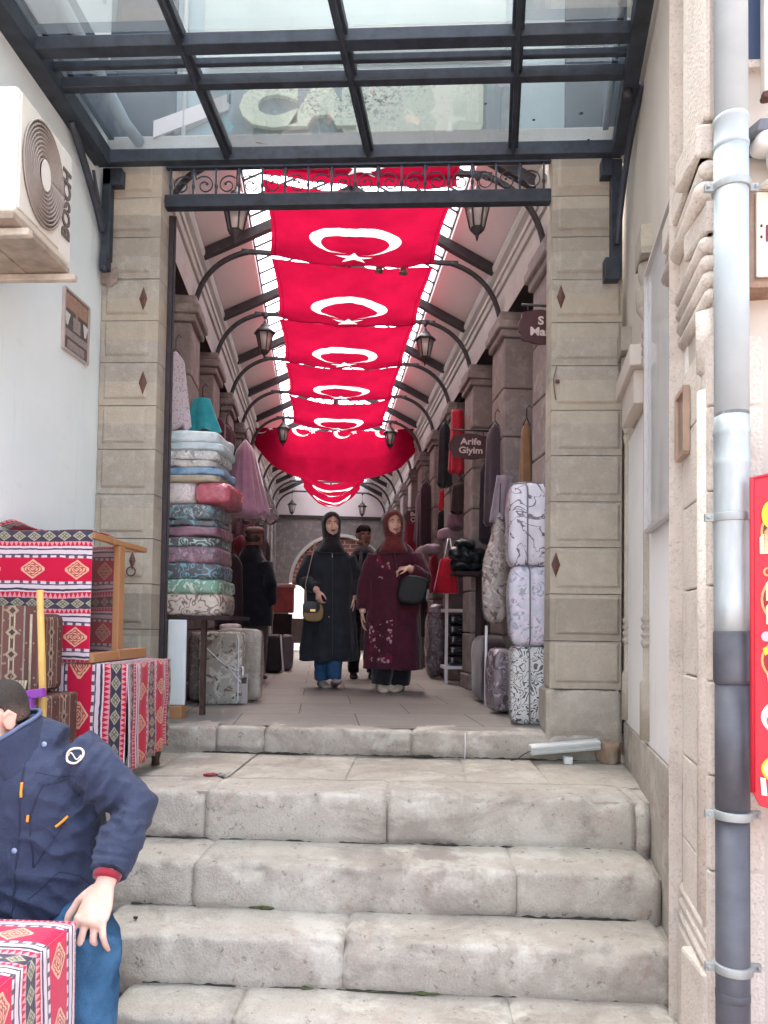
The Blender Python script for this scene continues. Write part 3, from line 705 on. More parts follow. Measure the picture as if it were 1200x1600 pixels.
t = thing('awning_arm', 'white peeling awning post over the right street front', 'post', (0.99, FY-.05, 2.97))
mb = MB(); mb.box((0.955, FY-.06, 2.985), (0.985, FY-.03, 4.4)); mb.build('post', simple('white_post', 'd6d1c8', 0.5, 0.08, 30), t, bevel=0.004)
mb = MB(); mb.soft((0.97, FY-.045, 2.98), (.036,.036,.025), 5, 4, .006, 60, 4); mb.build('broken_end', M_RUST, t)
t = thing('blue_shutter', 'dark blue shutter panel high on the right street front', 'shutter', (0.95, FY, 3.1))
mb = MB(); mb.box((0.88, FY-.01, 3.115), (1.6, FY+.02, 4.2)); mb.build('panel', simple('shutter_blue', '33415c', 0.5, 0.1, 10), t)
mb = MB(); mb.box((0.87, FY-.014, 3.09), (1.6, FY+.02, 3.112)); mb.build('sill', M_WSTN, t)

# ------------------------------------------------------------------ ice cream board
BO = Vector((0.878, 2.02, 0)); BX = Vector((0.93, -0.36, 0)).normalized(); BN = Vector((-0.36, -0.93, 0)).normalized()
t = thing('ice_cream_board', 'red ice cream price board on a red stand beside the drainpipe', 'sign board', BO+Vector((0.1,-.05,0)))
def B(a, z, h=0): return BO+BX*a+BN*h+Vector((0,0,z))
M_BRED = simple('board_red', 'b8142c', 0.35, 0.08, 5, 0, 30, 0, 0.5)
poly = [B(0.0,1.018), B(0.016,0.985), B(.30,.93), B(.55,.985), B(.565,1.018), B(.565,1.855), B(.3,1.91), B(0.0,1.855)]
mb = MB(); mb.prism(poly, BN*-0.02); mb.build('panel', M_BRED, t, bevel=0.003)
mb = MB(); mb.tube([B(0,1.02,.003), B(0,1.855,.003), B(.3,1.91,.003), B(.565,1.855,.003)], .0065, 8); mb.build('rim', M_BRED, t)
mb = MB(); mb.beam(B(.07,.98,-.01), B(.07,0,-.01), .022, .022); mb.beam(B(.5,.98,-.01), B(.5,0,-.01), .022, .022); mb.box((BO.x+.02,1.85,0),(BO.x+.5,1.98,.02)); mb.build('stand', M_BRED, t)
def bell(mb, ca, cz, ra, rz, h, d=.002, n=40, mi=0): mb.prism([B(ca+ra*math.cos(2*math.pi*k/n), cz+rz*math.sin(2*math.pi*k/n), h+d) for k in range(n)], BN*-d, mi)
M_CHOC = simple('board_brown', '5a3024', 0.4, 0.15, 20); M_GOLD = simple('board_gold', 'd79a5e', 0.4, 0.1, 20); M_CRM = simple('board_cream', 'e2c79a', 0.4, 0.12, 30)
M_YEL = simple('board_yellow', 'dcb52c', 0.4, 0.06, 20); M_WHT = simple('board_white', 'e6e0dc', 0.4, 0.04, 10); M_MAG = simple('board_darkred', '8e1626', 0.4, 0.08, 20); M_COK = simple('board_cookie', '8d6035', 0.4, 0.3, 70, c2='c79a5e')
spots = [(1.71,.150,.10,M_CHOC,M_GOLD),(1.53,.15,.105,M_MAG,M_GOLD),(1.37,.15,.09,M_MAG,M_GOLD),(1.22,.15,.075,M_WHT,M_WHT),(1.085,.15,.065,M_CRM,M_YEL)]
for z, r, rz, m1, m2 in spots:
    mb = MB(); bell(mb, .17, z, r, rz, .0012); mb.build('price_disc', m2, t)
    mb = MB(); bell(mb, .17, z, r-.006, rz-.006, .0028); mb.build('price_disc', m1, t)
mb = MB(); bell(mb, .044, 1.755, .021, .036, .005); mb.build('badge', M_YEL, t); text('M', .030, M_CHOC, B(.044, 1.758, .0058), BX, (0,0,1), t, depth=.001, bold=.0008)
text('J', .05, M_WHT, B(.075, 1.79, .005), BX, (0,0,1), t, depth=.001, bold=.001)
text('ORTE', .034, M_GOLD, B(.068, 1.602, .005), BX, (0,0,1), t, depth=.001, bold=.0008)
def lolly(a, z, s=1.0, m=M_COK):
    mb = MB(); mb.prism([p+BN*.006 for p in [B(a-.014*s,z-.03*s), B(a+.014*s,z-.03*s), B(a+.016*s,z+.02*s), B(a+.008*s,z+.034*s), B(a-.006*s,z+.036*s), B(a-.015*s,z+.024*s)]], BN*-.003); mb.build('ice_cream_picture', m, t)
for a, z, s, m in ((.043,1.685,1.0,M_COK),(.067,1.688,1.0,M_CRM),(.03,1.675,.8,M_CRM),(.095,1.69,1.1,M_CRM),(.045,1.552,.85,M_CRM),(.046,1.545,.6,M_COK),(.045,1.49,.85,M_CRM),(.047,1.484,.6,M_COK),(.098,1.55,.9,M_WHT),(.098,1.48,.9,M_CRM),
                   (.045,1.268,.4,M_MAG),(.05,1.255,.3,M_CHOC),(.047,1.205,.4,M_MAG),(.037,1.21,.3,M_COK),(.06,1.085,1.3,M_COK),(.085,1.075,1.2,M_CHOC),(.07,1.10,.9,M_CRM)): lolly(a, z, s, m)
mb = MB(); mb.prism([p+BN*.006 for p in (B(.024,1.40),B(.055,1.418),B(.058,1.398),B(.03,1.382))], BN*-.002); mb.build('ribbon', M_YEL, t)
mb = MB(); bell(mb, .033, 1.432, .012, .013, .006); mb.build('badge', simple('board_pink', 'dba5b5', .4, .05), t)
mb = MB(); mb.prism([p+BN*.006 for p in (B(.034,1.335),B(.11,1.348),B(.114,1.30),B(.04,1.288))], BN*-.002); mb.build('label', M_WHT, t)
mb = MB(); mb.prism([p+BN*.006 for p in (B(.018,1.062),B(.030,1.06),B(.034,1.015),B(.021,1.016))], BN*-.002); mb.build('label', M_WHT, t)
mb = MB(); mb.tube([B(.03+.14*(1-math.cos(q)), 1.235+.075*math.sin(q), .005) for q in [rad(200-6*k) for k in range(5)]], .003, 6); mb.build('label', M_WHT, t)

# ------------------------------------------------------------------ glass canopy
def cz(y): return 4.13+0.05*(4.1-y)
CN = thing('glass_canopy', 'dark steel and glass canopy projecting over the bazaar entrance', 'canopy', (-0.4, 3.4, 4.1))
Y0, Y1 = 4.12, 2.55
def xl(y): return LW(y)+0.012
def xrw(y): return xr(y)-0.03
def bar(name, a, b, wd, ht): mb = MB(); mb.beam(a, b, wd, ht); return mb.build(name, M_IRON, CN, bevel=0.004)
for y, wd, ht, dz in ((4.11,.055,.075,0),(3.565,.05,.055,0),(3.468,.028,.035,.02),(3.335,.07,.06,0),(2.95,.05,.05,0),(2.58,.06,.08,0)):
    bar('purlin', (xl(y), y, cz(y)+dz), (xrw(y), y, cz(y)+dz), wd, ht)
for (xa, xb) in ((-1.150,-1.172),(-.338,-.42),(.475,.387)):
    dx = (xb-xa)/0.96; ya, yb = 4.09, 2.6
    bar('rafter', (xa, ya, cz(ya)+.02), (xa+dx*(ya-yb), yb, cz(yb)+.02), .056, .05)
    bar('glazing_bar', (xa, ya, cz(ya)-.018), (xa+dx*(ya-yb), yb, cz(yb)-.018), .022, .04)
bar('edge_beam', (xl(4.1)+.03, 4.1, cz(4.1)), (xl(2.6)+.03, 2.6, cz(2.6)), .11, .10)
bar('edge_beam', (xrw(4.1)-.02, 4.1, cz(4.1)), (xrw(2.6)-.02, 2.6, cz(2.6)), .075, .10)
# dark upright sheets standing on the canopy edges
mb = MB()
for a, b in (((xl(4.1)+.10, 4.08), (xl(2.6)+.10, 2.6)), ((xrw(4.1)-.10, 4.08), (xrw(2.6)-.10, 2.6))):
    mb = MB(); mb.beam((a[0], a[1], cz(a[1])+.28), (b[0], b[1], cz(b[1])+.28), .03, .40); mb.build('side_sheet', simple('side_sheet_blue', '2b3a4c', 0.5, 0.25, 6), CN)
mb = MB(); mb.tube([(-1.72, 4.22, 4.30), (-1.74, 4.05, 4.30), (-1.84, 3.2, 4.55), (-1.86, 2.6, 4.7)], .035, 14); mb.build('gutter_pipe', simple('gutter_pipe', '93a0a6', 0.5, 0.1), CN)
g = G('canopy_glass', 0.03, 0, 0.5)
nt = g.nt; tr = nt.nodes.new('ShaderNodeBsdfTransparent'); tr.inputs[0].default_value = (*lin('dfe9e9'), 1)
gl = nt.nodes.new('ShaderNodeBsdfGlossy'); gl.inputs['Roughness'].default_value = 0.03; gl.inputs[0].default_value = (1,1,1,1)
df = nt.nodes.new('ShaderNodeBsdfTranslucent')
fr = nt.nodes.new('ShaderNodeFresnel'); fr.inputs[0].default_value = 1.45
x, y, z = g.xyz()
patch = ((x-0.02)*(x-0.02)*2.2+(y-0.33)*(y-0.33)*14.0)._m('MULTIPLY', -1.0)+1.0
dirt = (g.noise(3.2, 6, 0.75, dist=0.4).ss(0.36, 0.56))*(g.noise(38, 6, 0.85).ss(0.46, 0.58))*patch.clamp()
blot = g.voro(6.5, rnd=1.0).lt(0.07)*(x.gt(-0.2))
film = g.noise(2.0, 5, 0.7)*0.22+0.03
col = g.mix((dirt+blot).clamp(), 'd3dcdc', '2c2d27'); nt.links.new(col.k, df.inputs[0])
m1 = nt.nodes.new('ShaderNodeMixShader'); m2 = nt.nodes.new('ShaderNodeMixShader')
nt.links.new((film+dirt*0.85+blot*0.95).clamp().k, m1.inputs[0]); nt.links.new(tr.outputs[0], m1.inputs[1]); nt.links.new(df.outputs[0], m1.inputs[2])
nt.links.new((N(nt, fr.outputs[0])*0.45).k, m2.inputs[0]); nt.links.new(m1.outputs[0], m2.inputs[1]); nt.links.new(gl.outputs[0], m2.inputs[2])
nt.links.new(m2.outputs[0], g.out.inputs[0]); M_CGL = g.m
xs = [None, (-1.150,-1.172), (-.338,-.42), (.475,.387), None]
for k in range(4):
    def ex(q, y):
        if q is None: return None
        return q[0]+(q[1]-q[0])/0.96*(4.09-y)
    for ya, yb in ((4.085, 3.595), (3.535, 3.375), (3.295, 2.98), (2.92, 2.62)):
        P = []
        for y in (ya, yb):
            a = ex(xs[k], y); b = ex(xs[k+1], y)
            P.append((xl(y)+.08 if a is None else a+.03, y, cz(y)+.032)); P.append((xrw(y)-.06 if b is None else b-.03, y, cz(y)+.032))
        mb = MB(); mb.add([P[0],P[1],P[3],P[2]], [(0,1,2,3)]); mb.build('glass_pane', M_CGL, CN, loc=None)
# wall brackets of the canopy
def bez(p0, p1, p2, n=12): return [Vector(p0)*(1-t)**2+Vector(p1)*2*t*(1-t)+Vector(p2)*t*t for t in [i/n for i in range(n+1)]]
mb = MB(); mb.box((1.035, 4.150, 3.42), (1.095, 4.20, 4.10)); mb.box((1.0, 4.14, 3.405), (1.085, 4.206, 3.53)); mb.box((0.98, 4.14, 4.0), (1.04, 4.206, 4.10)); mb.tube(bez((1.066,4.14,3.6),(1.06,3.98,4.0),(1.045,3.6,4.12)), .018, 8)
mb.build('bracket', M_IRON, CN, bevel=0.004)
mb = MB(); mb.box((-1.905, 4.15, 3.56), (-1.855, 4.205, 4.10)); mb.box((-1.9, 4.13, 3.50), (-1.86, 4.2, 3.585)); mb.box((-1.905,4.15,4.0),(-1.79,4.206,4.10))
mb.tube(bez((-1.895,4.15,3.72),(-1.89,4.05,3.85),(-1.90,3.75,4.10)), .022, 8); mb.tube(bez((-1.88,4.16,3.74),(-1.87,4.06,3.78),(-1.88,3.98,3.98),10), .010, 6); mb.lathe((-1.88,4.14,3.50), [(0,-.03),(.02,-.02),(.022,0),(.012,.01),(0,.012)], 10)
mb.build('bracket', M_IRON, CN, bevel=0.003)
mb = MB(); mb.lathe((xrw(3.62)-.03, 3.62, 4.09), [(0,-.03),(.018,-.03),(.022,0),(.02,.02),(0,.02)], 12); mb.build('eye_bolt', M_IRONB, CN)

# ------------------------------------------------------------------ iron lintel with scroll grille
LT = thing('iron_lintel', 'black wrought iron lintel with a scrolled grille across the gate', 'grille', (-0.42, 4.3, 3.93))
mb = MB(); mb.box((-1.576, 4.27, 3.932), (0.719, 4.33, 4.008)); mb.build('beam', M_IRON, LT, bevel=0.004)
mb = MB(); mb.box((-1.576, 4.285, 4.178), (0.719, 4.315, 4.20)); mb.build('top_rail', M_IRON, LT)
nb = 16; x0, x1 = -1.55, 0.68; sp = (x1-x0)/nb
mb = MB()
for i in range(nb+1): mb.box((x0+i*sp-.006, 4.294, 4.008), (x0+i*sp+.006, 4.306, 4.178)); mb.ell((x0+i*sp, 4.3, 4.07), (.011,.011,.022), 8, 6)
mb.build('bars', M_IRON, LT)
for i in range(nb):
    mb = MB(); sg = 1 if i % 2 else -1; c = x0+(i+.5)*sp; R0 = .060
    pts = [(c+sg*(sp*.46)*-1, 4.3, 4.175)]
    for k in range(40):
        a = math.pi*0.80-k*0.21; r = R0*1.08*(1-(k/39)**.8*.74)
        pts.append((c+sg*r*math.cos(a)*-1*-1+sg*.004*0, 4.3, 4.075+r*math.sin(a)))
    mb.tube(pts, .0042, 6); mb.ell(pts[-1], (.009,.006,.009), 8, 6); mb.build('scroll', M_IRON, LT)
# ------------------------------------------------------------------ the arcade behind the gate
UL, UR, UC, V0, V1, BAY = -1.02, 1.42, 0.20, 4.42, 16.6, 1.175
TIES = [4.61+BAY*i for i in range(11)]
def ab(mb, lo, hi): mb.box(lo, hi, A)
SIDES = ((-1, UL, 'left'), (1, UR, 'right'))
for sg, U, nm in SIDES:
    t = thing('shop_row', ('left' if sg < 0 else 'right')+' hand row of small shops with stone piers and a moulded cornice', 'shops', A(U, 10, .85))
    def q(du, v, z): return A(U+sg*du, v, z)           # du: distance behind the wall face
    VS = V0 if sg > 0 else 4.72
    mb = MB(); mb.box((0.0, VS, 3.90), (0.25, V1, 4.16), q); mb.build('frieze', M_FRIE, t)
    mb = MB(); prof = [(0.02,4.15),(-.02,4.16),(-.028,4.19),(-.03,4.20),(-.045,4.205),(-.05,4.235),(-.03,4.245),(-.035,4.26),(-.07,4.28),(-.085,4.31),(-.085,4.335),(.25,4.34)]
    rings = [[q(d, v, z) for d, z in prof] for v in (VS, V1)]; mb.loft(rings, True, 0, False); mb.build('cornice', M_FRIE, t)
    mb = MB(); mb.box((0.42, VS, .85), (0.55, V1, 3.90), q); mb.box((0.0, VS, 3.895), (0.5, V1, 3.9), q); mb.build('shop_interior', M_DARK, t)
    VS = V0 if sg > 0 else 4.72
    for i, v in enumerate(TIES):
        if sg < 0 and i == 0: continue
        mb = MB(); zs = [.85, 1.0, 1.38, 1.77, 2.15, 2.54, 2.92, 3.30, 3.70]
        for k in range(len(zs)-1):
            h = .02 if k else .0
            mb.box((-.045+h, v-.20, zs[k]+.003), (.42, v+.20, zs[k+1]-.003), q)
        mb.box((-.055, v-.22, 3.70), (.42, v+.22, 3.76), q); mb.box((-.08, v-.24, 3.76), (.42, v+.24, 3.83), q); mb.box((-.06, v-.22, 3.83), (.42, v+.22, 3.90), q)
        mb.build('pier', M_ASTN, t, bevel=0.014)
    # door and window frames of the shops
    mb = MB()
    for i in range(0 if sg > 0 else 1, len(TIES)-1):
        a, b = TIES[i]+.22, TIES[i+1]-.22
        for v in (a+.03, b-.03, (a+b)/2): mb.box((.27, v-.02, .85), (.31, v+.02, 3.1), q)
        mb.box((.27, a, 3.06), (.31, b, 3.12), q); mb.box((.27, a, 2.66), (.31, b, 2.70), q)
    mb.build('shop_frame', simple('shop_frame_brown', '3f2b2a', 0.5, 0.2, 10), t)
    mb = MB()
    for i in range(0 if sg > 0 else 1, len(TIES)-1):
        a, b = TIES[i]+.24, TIES[i+1]-.24; mb.add([q(.30,a,1.0), q(.30,b,1.0), q(.30,b,3.06), q(.30,a,3.06)], [(0,1,2,3)])
    mb.build('shop_glass', simple('shop_glass', '3a3136', 0.12, 0.3, 4, 0, 20, 0, 0.6), t)

# roof
RF = thing('arcade_roof', 'pitched arcade roof with plaster slopes, dark steel rafters and a glazed ridge', 'roof', A(UC, 10, 4.3))
RZ = lambda d: 4.335+max(0, 1.19-d)*0.52          # height of slope at distance d from the ridge line
for sg in (-1, 1):
    e = lambda d, v, dz=0: A(UC+sg*d, v, RZ(d)+dz)
    mb = MB(); P = [e(1.24,V0,.0), e(1.24,V1+.2,.0), e(.80,V1+.2), e(.80,V0), e(1.24,V0,.1), e(1.24,V1+.2,.1), e(.80,V1+.2,.1), e(.80,V0,.1)]
    mb.add(P, [(0,1,2,3),(4,7,6,5),(0,4,5,1),(2,6,7,3),(0,3,7,4),(1,5,6,2)]); mb.build('ceiling_slope', M_CEIL, RF)
    mb = MB(); mb.beam(e(.80,V0,.07), e(.80,V1,.07), .02, .05); mb.build('skylight_kerb', M_IRONB, RF)
    mb = MB()
    for k in range(int((V1-V0)/.235)): v = V0+.1+k*.235; mb.beam(e(.80,v,.05), e(.02,v,.05), .012, .014)
    mb.build('glazing_bars', M_IRONB, RF)
    for i, v in enumerate(TIES):
        mb = MB(); mb.beam(e(1.16,v,-.035), e(.01,v,-.05), .06, .075); mb.build('rafter', M_IRONB, RF, bevel=0.006)
    for i, v in enumerate(TIES):
        mb = MB(); pts = [A(UC+sg*p[0], v, p[1]) for p in [(1.215*(1-t)**2+2*t*(1-t)*1.18+t*t*.80, 3.86*(1-t)**2+2*t*(1-t)*4.26+t*t*4.36) for t in [k/14 for k in range(15)]]]
        mb.tube(pts, .021, 8); mb.build('curved_bracket', M_IRONB, RF)
mb = MB(); mb.beam(A(UC,V0,RZ(0)+.03), A(UC,V1,RZ(0)+.03), .08, .12); mb.build('ridge_beam', M_IRONB, RF)
for v in TIES:
    mb = MB(); mb.beam(A(UC-.86,v,4.36), A(UC+.86,v,4.36), .03, .03); mb.beam(A(UC, v, 4.36), A(UC, v, RZ(0)), .03, .04); mb.build('tie_bar', M_IRONB, RF)
g = G('skylight_sheet', 0.4, 0, 0.3); nt = g.nt
tl = nt.nodes.new('ShaderNodeBsdfTranslucent'); tl.inputs[0].default_value = (.95,.96,.96,1); tp = nt.nodes.new('ShaderNodeBsdfTransparent'); mx = nt.nodes.new('ShaderNodeMixShader')
mx.inputs[0].default_value = 0.85; nt.links.new(tl.outputs[0], mx.inputs[1]); nt.links.new(tp.outputs[0], mx.inputs[2]); nt.links.new(mx.outputs[0], g.out.inputs[0]); M_SKYL = g.m
mb = MB()
for sg in (-1, 1): mb.add([A(UC+sg*.80,V0,RZ(.80)+.085), A(UC+sg*.80,V1,RZ(.80)+.085), A(UC,V1,RZ(0)+.1), A(UC,V0,RZ(0)+.1)], [(0,1,2,3)])
mb.build('skylight_panel', M_SKYL, RF, fixn=False)
# gable end at the gate, above the lintel, stays open; wall at the far end
EW = thing('end_wall', 'far stone end wall of the arcade with a bright arched doorway', 'wall', A(.4, V1, .85))
mb = MB(); ab(mb, (-1.3, V1, 3.86), (1.8, V1+.3, 5.0)); mb.build('upper_plaster', M_CEIL, EW)
mb = MB(); ab(mb, (-1.3, V1-.06, 3.80), (1.8, V1+.1, 3.86)); mb.build('beam', M_IRONB, EW)
ac, ar, az = 0.42, 1.12, 2.35
arc = [(ac+ar*math.cos(math.pi*k/24), az+ar*math.sin(math.pi*k/24)) for k in range(25)]
mb = MB()
for d, flip in ((0, 0), (.45, 1)):
    left = [(-1.3,.85),(-1.3,3.8)]
    P = [(-1.3,.85),(ac-ar,.85)]+[arc[24-k] for k in range(25)]+[(ac+ar,.85),(1.8,.85),(1.8,3.8),(-1.3,3.8)]
    n = len(P); V = [A(p[0], V1+d, p[1]) for p in P]
    # strip the outline into quads against the top edge
    top = [A(max(-1.3,min(1.8,p[0])), V1+d, 3.8) for p in arc[::-1]]
    a2 = [A(p[0], V1+d, p[1]) for p in arc[::-1]]
    for k in range(24): mb.quad(a2[k], a2[k+1], top[k+1], top[k])
    mb.quad(A(-1.3,V1+d,.85), A(ac-ar,V1+d,.85), a2[0], A(-1.3,V1+d,az)); mb.quad(A(-1.3,V1+d,az), a2[0], top[0], A(-1.3,V1+d,3.8))
    mb.quad(A(ac+ar,V1+d,.85), A(1.8,V1+d,.85), A(1.8,V1+d,az), a2[-1]); mb.quad(a2[-1], A(1.8,V1+d,az), A(1.8,V1+d,3.8), top[-1])
full = [(ac-ar,.85)]+arc[::-1]+[(ac+ar,.85)]
for k in range(len(full)-1): mb.quad(A(full[k][0],V1,full[k][1]), A(full[k+1][0],V1,full[k+1][1]), A(full[k+1][0],V1+.45,full[k+1][1]), A(full[k][0],V1+.45,full[k][1]))
mb.build('stonework', M_ASTN, EW)
mb = MB(); ro, ri = ar+.0, ar-.07
rings = []
for k in range(25):
    a = math.pi*k/24; rings.append([A(ac+r*math.cos(a), V1+d, az+r*math.sin(a)) for r, d in ((ro,-.03),(ri,-.03),(ri,.2),(ro,.2))])
mb.loft(rings, True, 0, False); mb.build('arch_ring', simple('arch_white', 'c9beb6', .8, .1), EW)
g = G('arch_brick', .85); x, y, z = g.xyz('UV')
row = (y/.09).floor(); j = ((((x+row*.13)/.26).frac()).lt(.1)+((y/.09).frac()).lt(.16)).clamp(); g.color(g.mix(j, '9a6456', 'cdb8ac'))
mb = MB(); lun = [(ac+ri*math.cos(math.pi*k/24), az+ri*math.sin(math.pi*k/24)) for k in range(25)]
mb.add([A(p[0], V1+.12, max(p[1], az)) for p in lun], [tuple(range(25))], [[(p[0], p[1]) for p in lun]]); mb.build('brick_lunette', g.m, EW)
mb = MB(); ab(mb, (ac-.78, V1+.12, .85), (ac+ri, V1+.15, az)); mb.build('door_leaf', simple('door_brown', '5a4a44', .7, .25, 6), EW)
mb = MB(); ab(mb, (ac-ri, V1+.12, 1.0), (ac-.78, V1+.15, 1.55)); mb.build('door_leaf', simple('door_brown', '5a4a44'), EW)
mb = MB()
for u in (ac-.55, ac, ac+.55): ab(mb, (u-.03, V1+.1, .85), (u+.03, V1+.16, az))
ab(mb, (ac-ri, V1+.1, az-.05), (ac+ri, V1+.16, az+.01)); mb.build('door_frame', M_IRONB, EW)
# sunlit street beyond the far arch
o = MB(); ab(o, (-3.2, 24, 0), (3.6, 24.4, 6)); o = o.build('pale_house', plaster('pale_house', 'd8d4cc', 'cbc6bd')); tag(o, 'pale house front seen through the far arch', 'house')

# ------------------------------------------------------------------ lanterns
M_LGL = simple('lantern_glass', 'b8aca6', 0.15, 0.1, 10, 0, 30, 0, 0.6)
def lantern(u, v, z, rod, label):
    t = thing('hanging_lantern', label, 'lantern', A(u, v, z), 'lanterns hung from the arcade ties')
    c = A(u, v, z); mb = MB(); n = 6
    # z: bottom tip of lantern
    mb.lathe(c, [(0,0),(.008,.02),(.012,.045),(.03,.06),(.045,.075),(.048,.09),(0,.09)], n)
    mb.build('base', M_IRONB, t)
    mb = MB(); mb.lathe(c, [(0,.25),(.105,.25),(.098,.268),(.06,.30),(.05,.31),(.045,.325),(.02,.345),(.012,.37),(0,.375)], n); mb.build('roof', M_IRONB, t)
    mb = MB()
    for k in range(n):
        a = 2*math.pi*k/n; mb.beam(c+Vector((.046*math.cos(a), .046*math.sin(a), .088)), c+Vector((.082*math.cos(a), .082*math.sin(a), .252)), .009, .009)
    mb.build('cage', M_IRONB, t)
    mb = MB(); mb.lathe(c, [(.042,.09),(.077,.25)], n); mb.build('glass', M_LGL, t)
    mb = MB(); mb.tube([c+Vector((0,0,.37)), c+Vector((0,0,.37+rod))], .004, 6); mb.lathe(c+Vector((0,0,.37+rod-.045)), [(0,0),(.012,.0),(.03,.045),(0,.045)], 8); mb.build('chain', M_IRONB, t)
for (du, v, z, lb) in ((-1, TIES[0], 3.79, 'lantern nearest the gate on the left, half hidden by the lintel'), (1, TIES[0], 3.90, 'lantern nearest the gate on the right below the lintel'),
    (-1, TIES[2], 3.91, 'second lantern along the left cornice above the teal garment'), (1, TIES[2], 3.92, 'second lantern along the right cornice'),
    (-1, TIES[5], 3.93, 'left lantern above the left end of the wide red banner'), (1, TIES[5], 3.93, 'right lantern above the right end of the wide red banner'),
    (-1, TIES[7], 3.93, 'left lantern behind the wide red banner'), (1, TIES[7], 3.93, 'right lantern behind the wide red banner'),
    (-1.12, TIES[10], 3.80, 'small far lantern at the left of the end wall'), (.92, TIES[10], 3.80, 'small far lantern at the right of the end wall')):
    u = UC+du*.76; lantern(u, v-.03, z, 4.35-z-.37, lb)
def bellobj(u, v, z, lb):
    c = A(u, v, z); mb = MB(); mb.lathe(c, [(0,.0),(.012,.0),(.036,.004),(.030,.02),(.022,.05),(.014,.062),(0,.066)], 12)
    t = thing('small_bell', lb, 'bell', c, 'bells on the second tie'); mb.build('bell', simple('bell_brass', '8f7d74', .4, .1, 20, 0, 30, .5), t); mb = MB(); mb.tube([c+Vector((0,0,.065)), c+Vector((0,0,4.35-z))], .0025, 5); mb.build('string', M_IRONB, t)
bellobj(.42, TIES[1]-.04, 4.235, 'left of two small bells hanging under the flags'); bellobj(.615, TIES[1]-.04, 4.23, 'right of two small bells hanging under the flags')

# ------------------------------------------------------------------ flags
def flagmat(name, kind):
    g = G(name, .8, 0, .1); nt = g.nt
    x, y, z = g.xyz('UV')
    def cres(X, Y, r1, r2, off):
        d1 = (X*X+Y*Y).sqrt(); X2 = X-off; d2 = (X2*X2+Y*Y).sqrt(); return d1.lt(r1)*d2.gt(r2)
    def star(X, Y, R):
        r = (X*X+Y*Y).sqrt(); th = Y.atan2(X*-1.0)
        a = ((th+math.pi/5).mod(2*math.pi/5)-math.pi/5).abs()
        return (r*((a*-1.0)+rad(72)).cos()).lt(R*math.cos(rad(72)))
    if kind == 'flag':
        X = (y-.66)*(1/.66); mask = (cres(X, x, .355, .268, .088)+star(X-.455, x, .155)).clamp()
    else:
        k = (x/.60).frac()*.60-.2; X = k; Y = (y-.02)*1.3; mask = (cres(X, Y, .125, .098, .028)+star(X-.17, Y, .05)).clamp()
    w1 = g.noise(3, 4, .6, g.mapped((1, 1, 1), 'UV')); base = g.mix(w1.ss(.3, .7), '920d2d', '820a27')
    hem = (x.abs()-.615).abs().lt(.006) if kind == 'flag' else x.lt(-9)
    base = g.mix(hem*.6, base, '5e0619'); base = g.mix(g.noise(1.4, 4, .6, None, .6, 'UV').ss(.45, .75)*.35, base, '6d0820')
    col = g.mix(mask, base, 'ece8e8')
    df = nt.nodes.new('ShaderNodeBsdfDiffuse'); tl = nt.nodes.new('ShaderNodeBsdfTranslucent'); mx = nt.nodes.new('ShaderNodeMixShader'); mx.inputs[0].default_value = .33
    nt.links.new(col.k, df.inputs[0]); nt.links.new(col.k, tl.inputs[0]); nt.links.new(df.outputs[0], mx.inputs[1]); nt.links.new(tl.outputs[0], mx.inputs[2]); nt.links.new(mx.outputs[0], g.out.inputs[0])
    return g.m
M_FLAG = flagmat('flag_cloth', 'flag'); M_BANN = flagmat('banner_cloth', 'banner')
def flag(va, vb, z0, z1, lat, sag, w0, w1, label, full=1.0, uc=.215):
    """a flag slung between two ties; UV in metres with v=0 at its near end"""
    L = vb-va
    def fn(s, t):
        u = (s-.5)*2; wd = (w0+(w1-w0)*t)*(1-.05*math.sin(math.pi*t))
        z = z0+(z1-z0)*t-lat*(1-u*u)-sag*math.sin(math.pi*t)*(1-.3*u*u)+.006*math.sin(u*7+va*3)*math.sin(t*9)
        z += .012*math.exp(-((1-t)/.06)**2)*math.sin(u*16)*.2+.020*noise.noise(Vector((u*2.5, t*3+va*5, va)))+.006*noise.noise(Vector((u*11, t*3+va*5, va)))
        return A(uc+u*wd, va+L*t, z)
    mb = MB(); mb.grid(fn, 48, 36, lambda s, t: ((s-.5)*2*(w0+(w1-w0)*t), 1.15-full*(1.15-0)*(1-t) if full != 1 else t*1.13))
    o = mb.build('turkish_flag', M_FLAG, fixn=False); tag(o, label, 'flag', 'red flags slung under the arcade roof')
flag(4.34, 4.71, 4.30, 4.33, .03, .0, .64, .64, 'red flag nearest the gate, cut by the lintel so only its star shows', full=.33)
flag(4.76, 5.755, 4.33, 4.33, .055, .03, .64, .65, 'red crescent flag directly below the black lintel')
flag(5.79, 6.955, 4.33, 4.33, .05, .05, .645, .655, 'second whole red crescent flag from the lintel, above the bells')
flag(6.962, 8.132, 4.33, 4.33, .045, .05, .645, .655, 'third whole red crescent flag from the lintel')
flag(8.138, 9.303, 4.33, 4.33, .05, .05, .645, .655, 'fourth whole red crescent flag from the lintel')
flag(9.31, 10.62, 4.33, 4.33, .10, .05, .655, .65, 'last red crescent flag before the wide red banner')
flag(11.75, 12.7, 3.97, 3.93, .30, .03, .56, .55, 'farthest but one red flag, drooping below the wide banner', uc=.18)
flag(12.75, 13.6, 4.00, 3.95, .36, .03, .55, .52, 'farthest red flag, drooping lowest before the end wall', uc=.18)
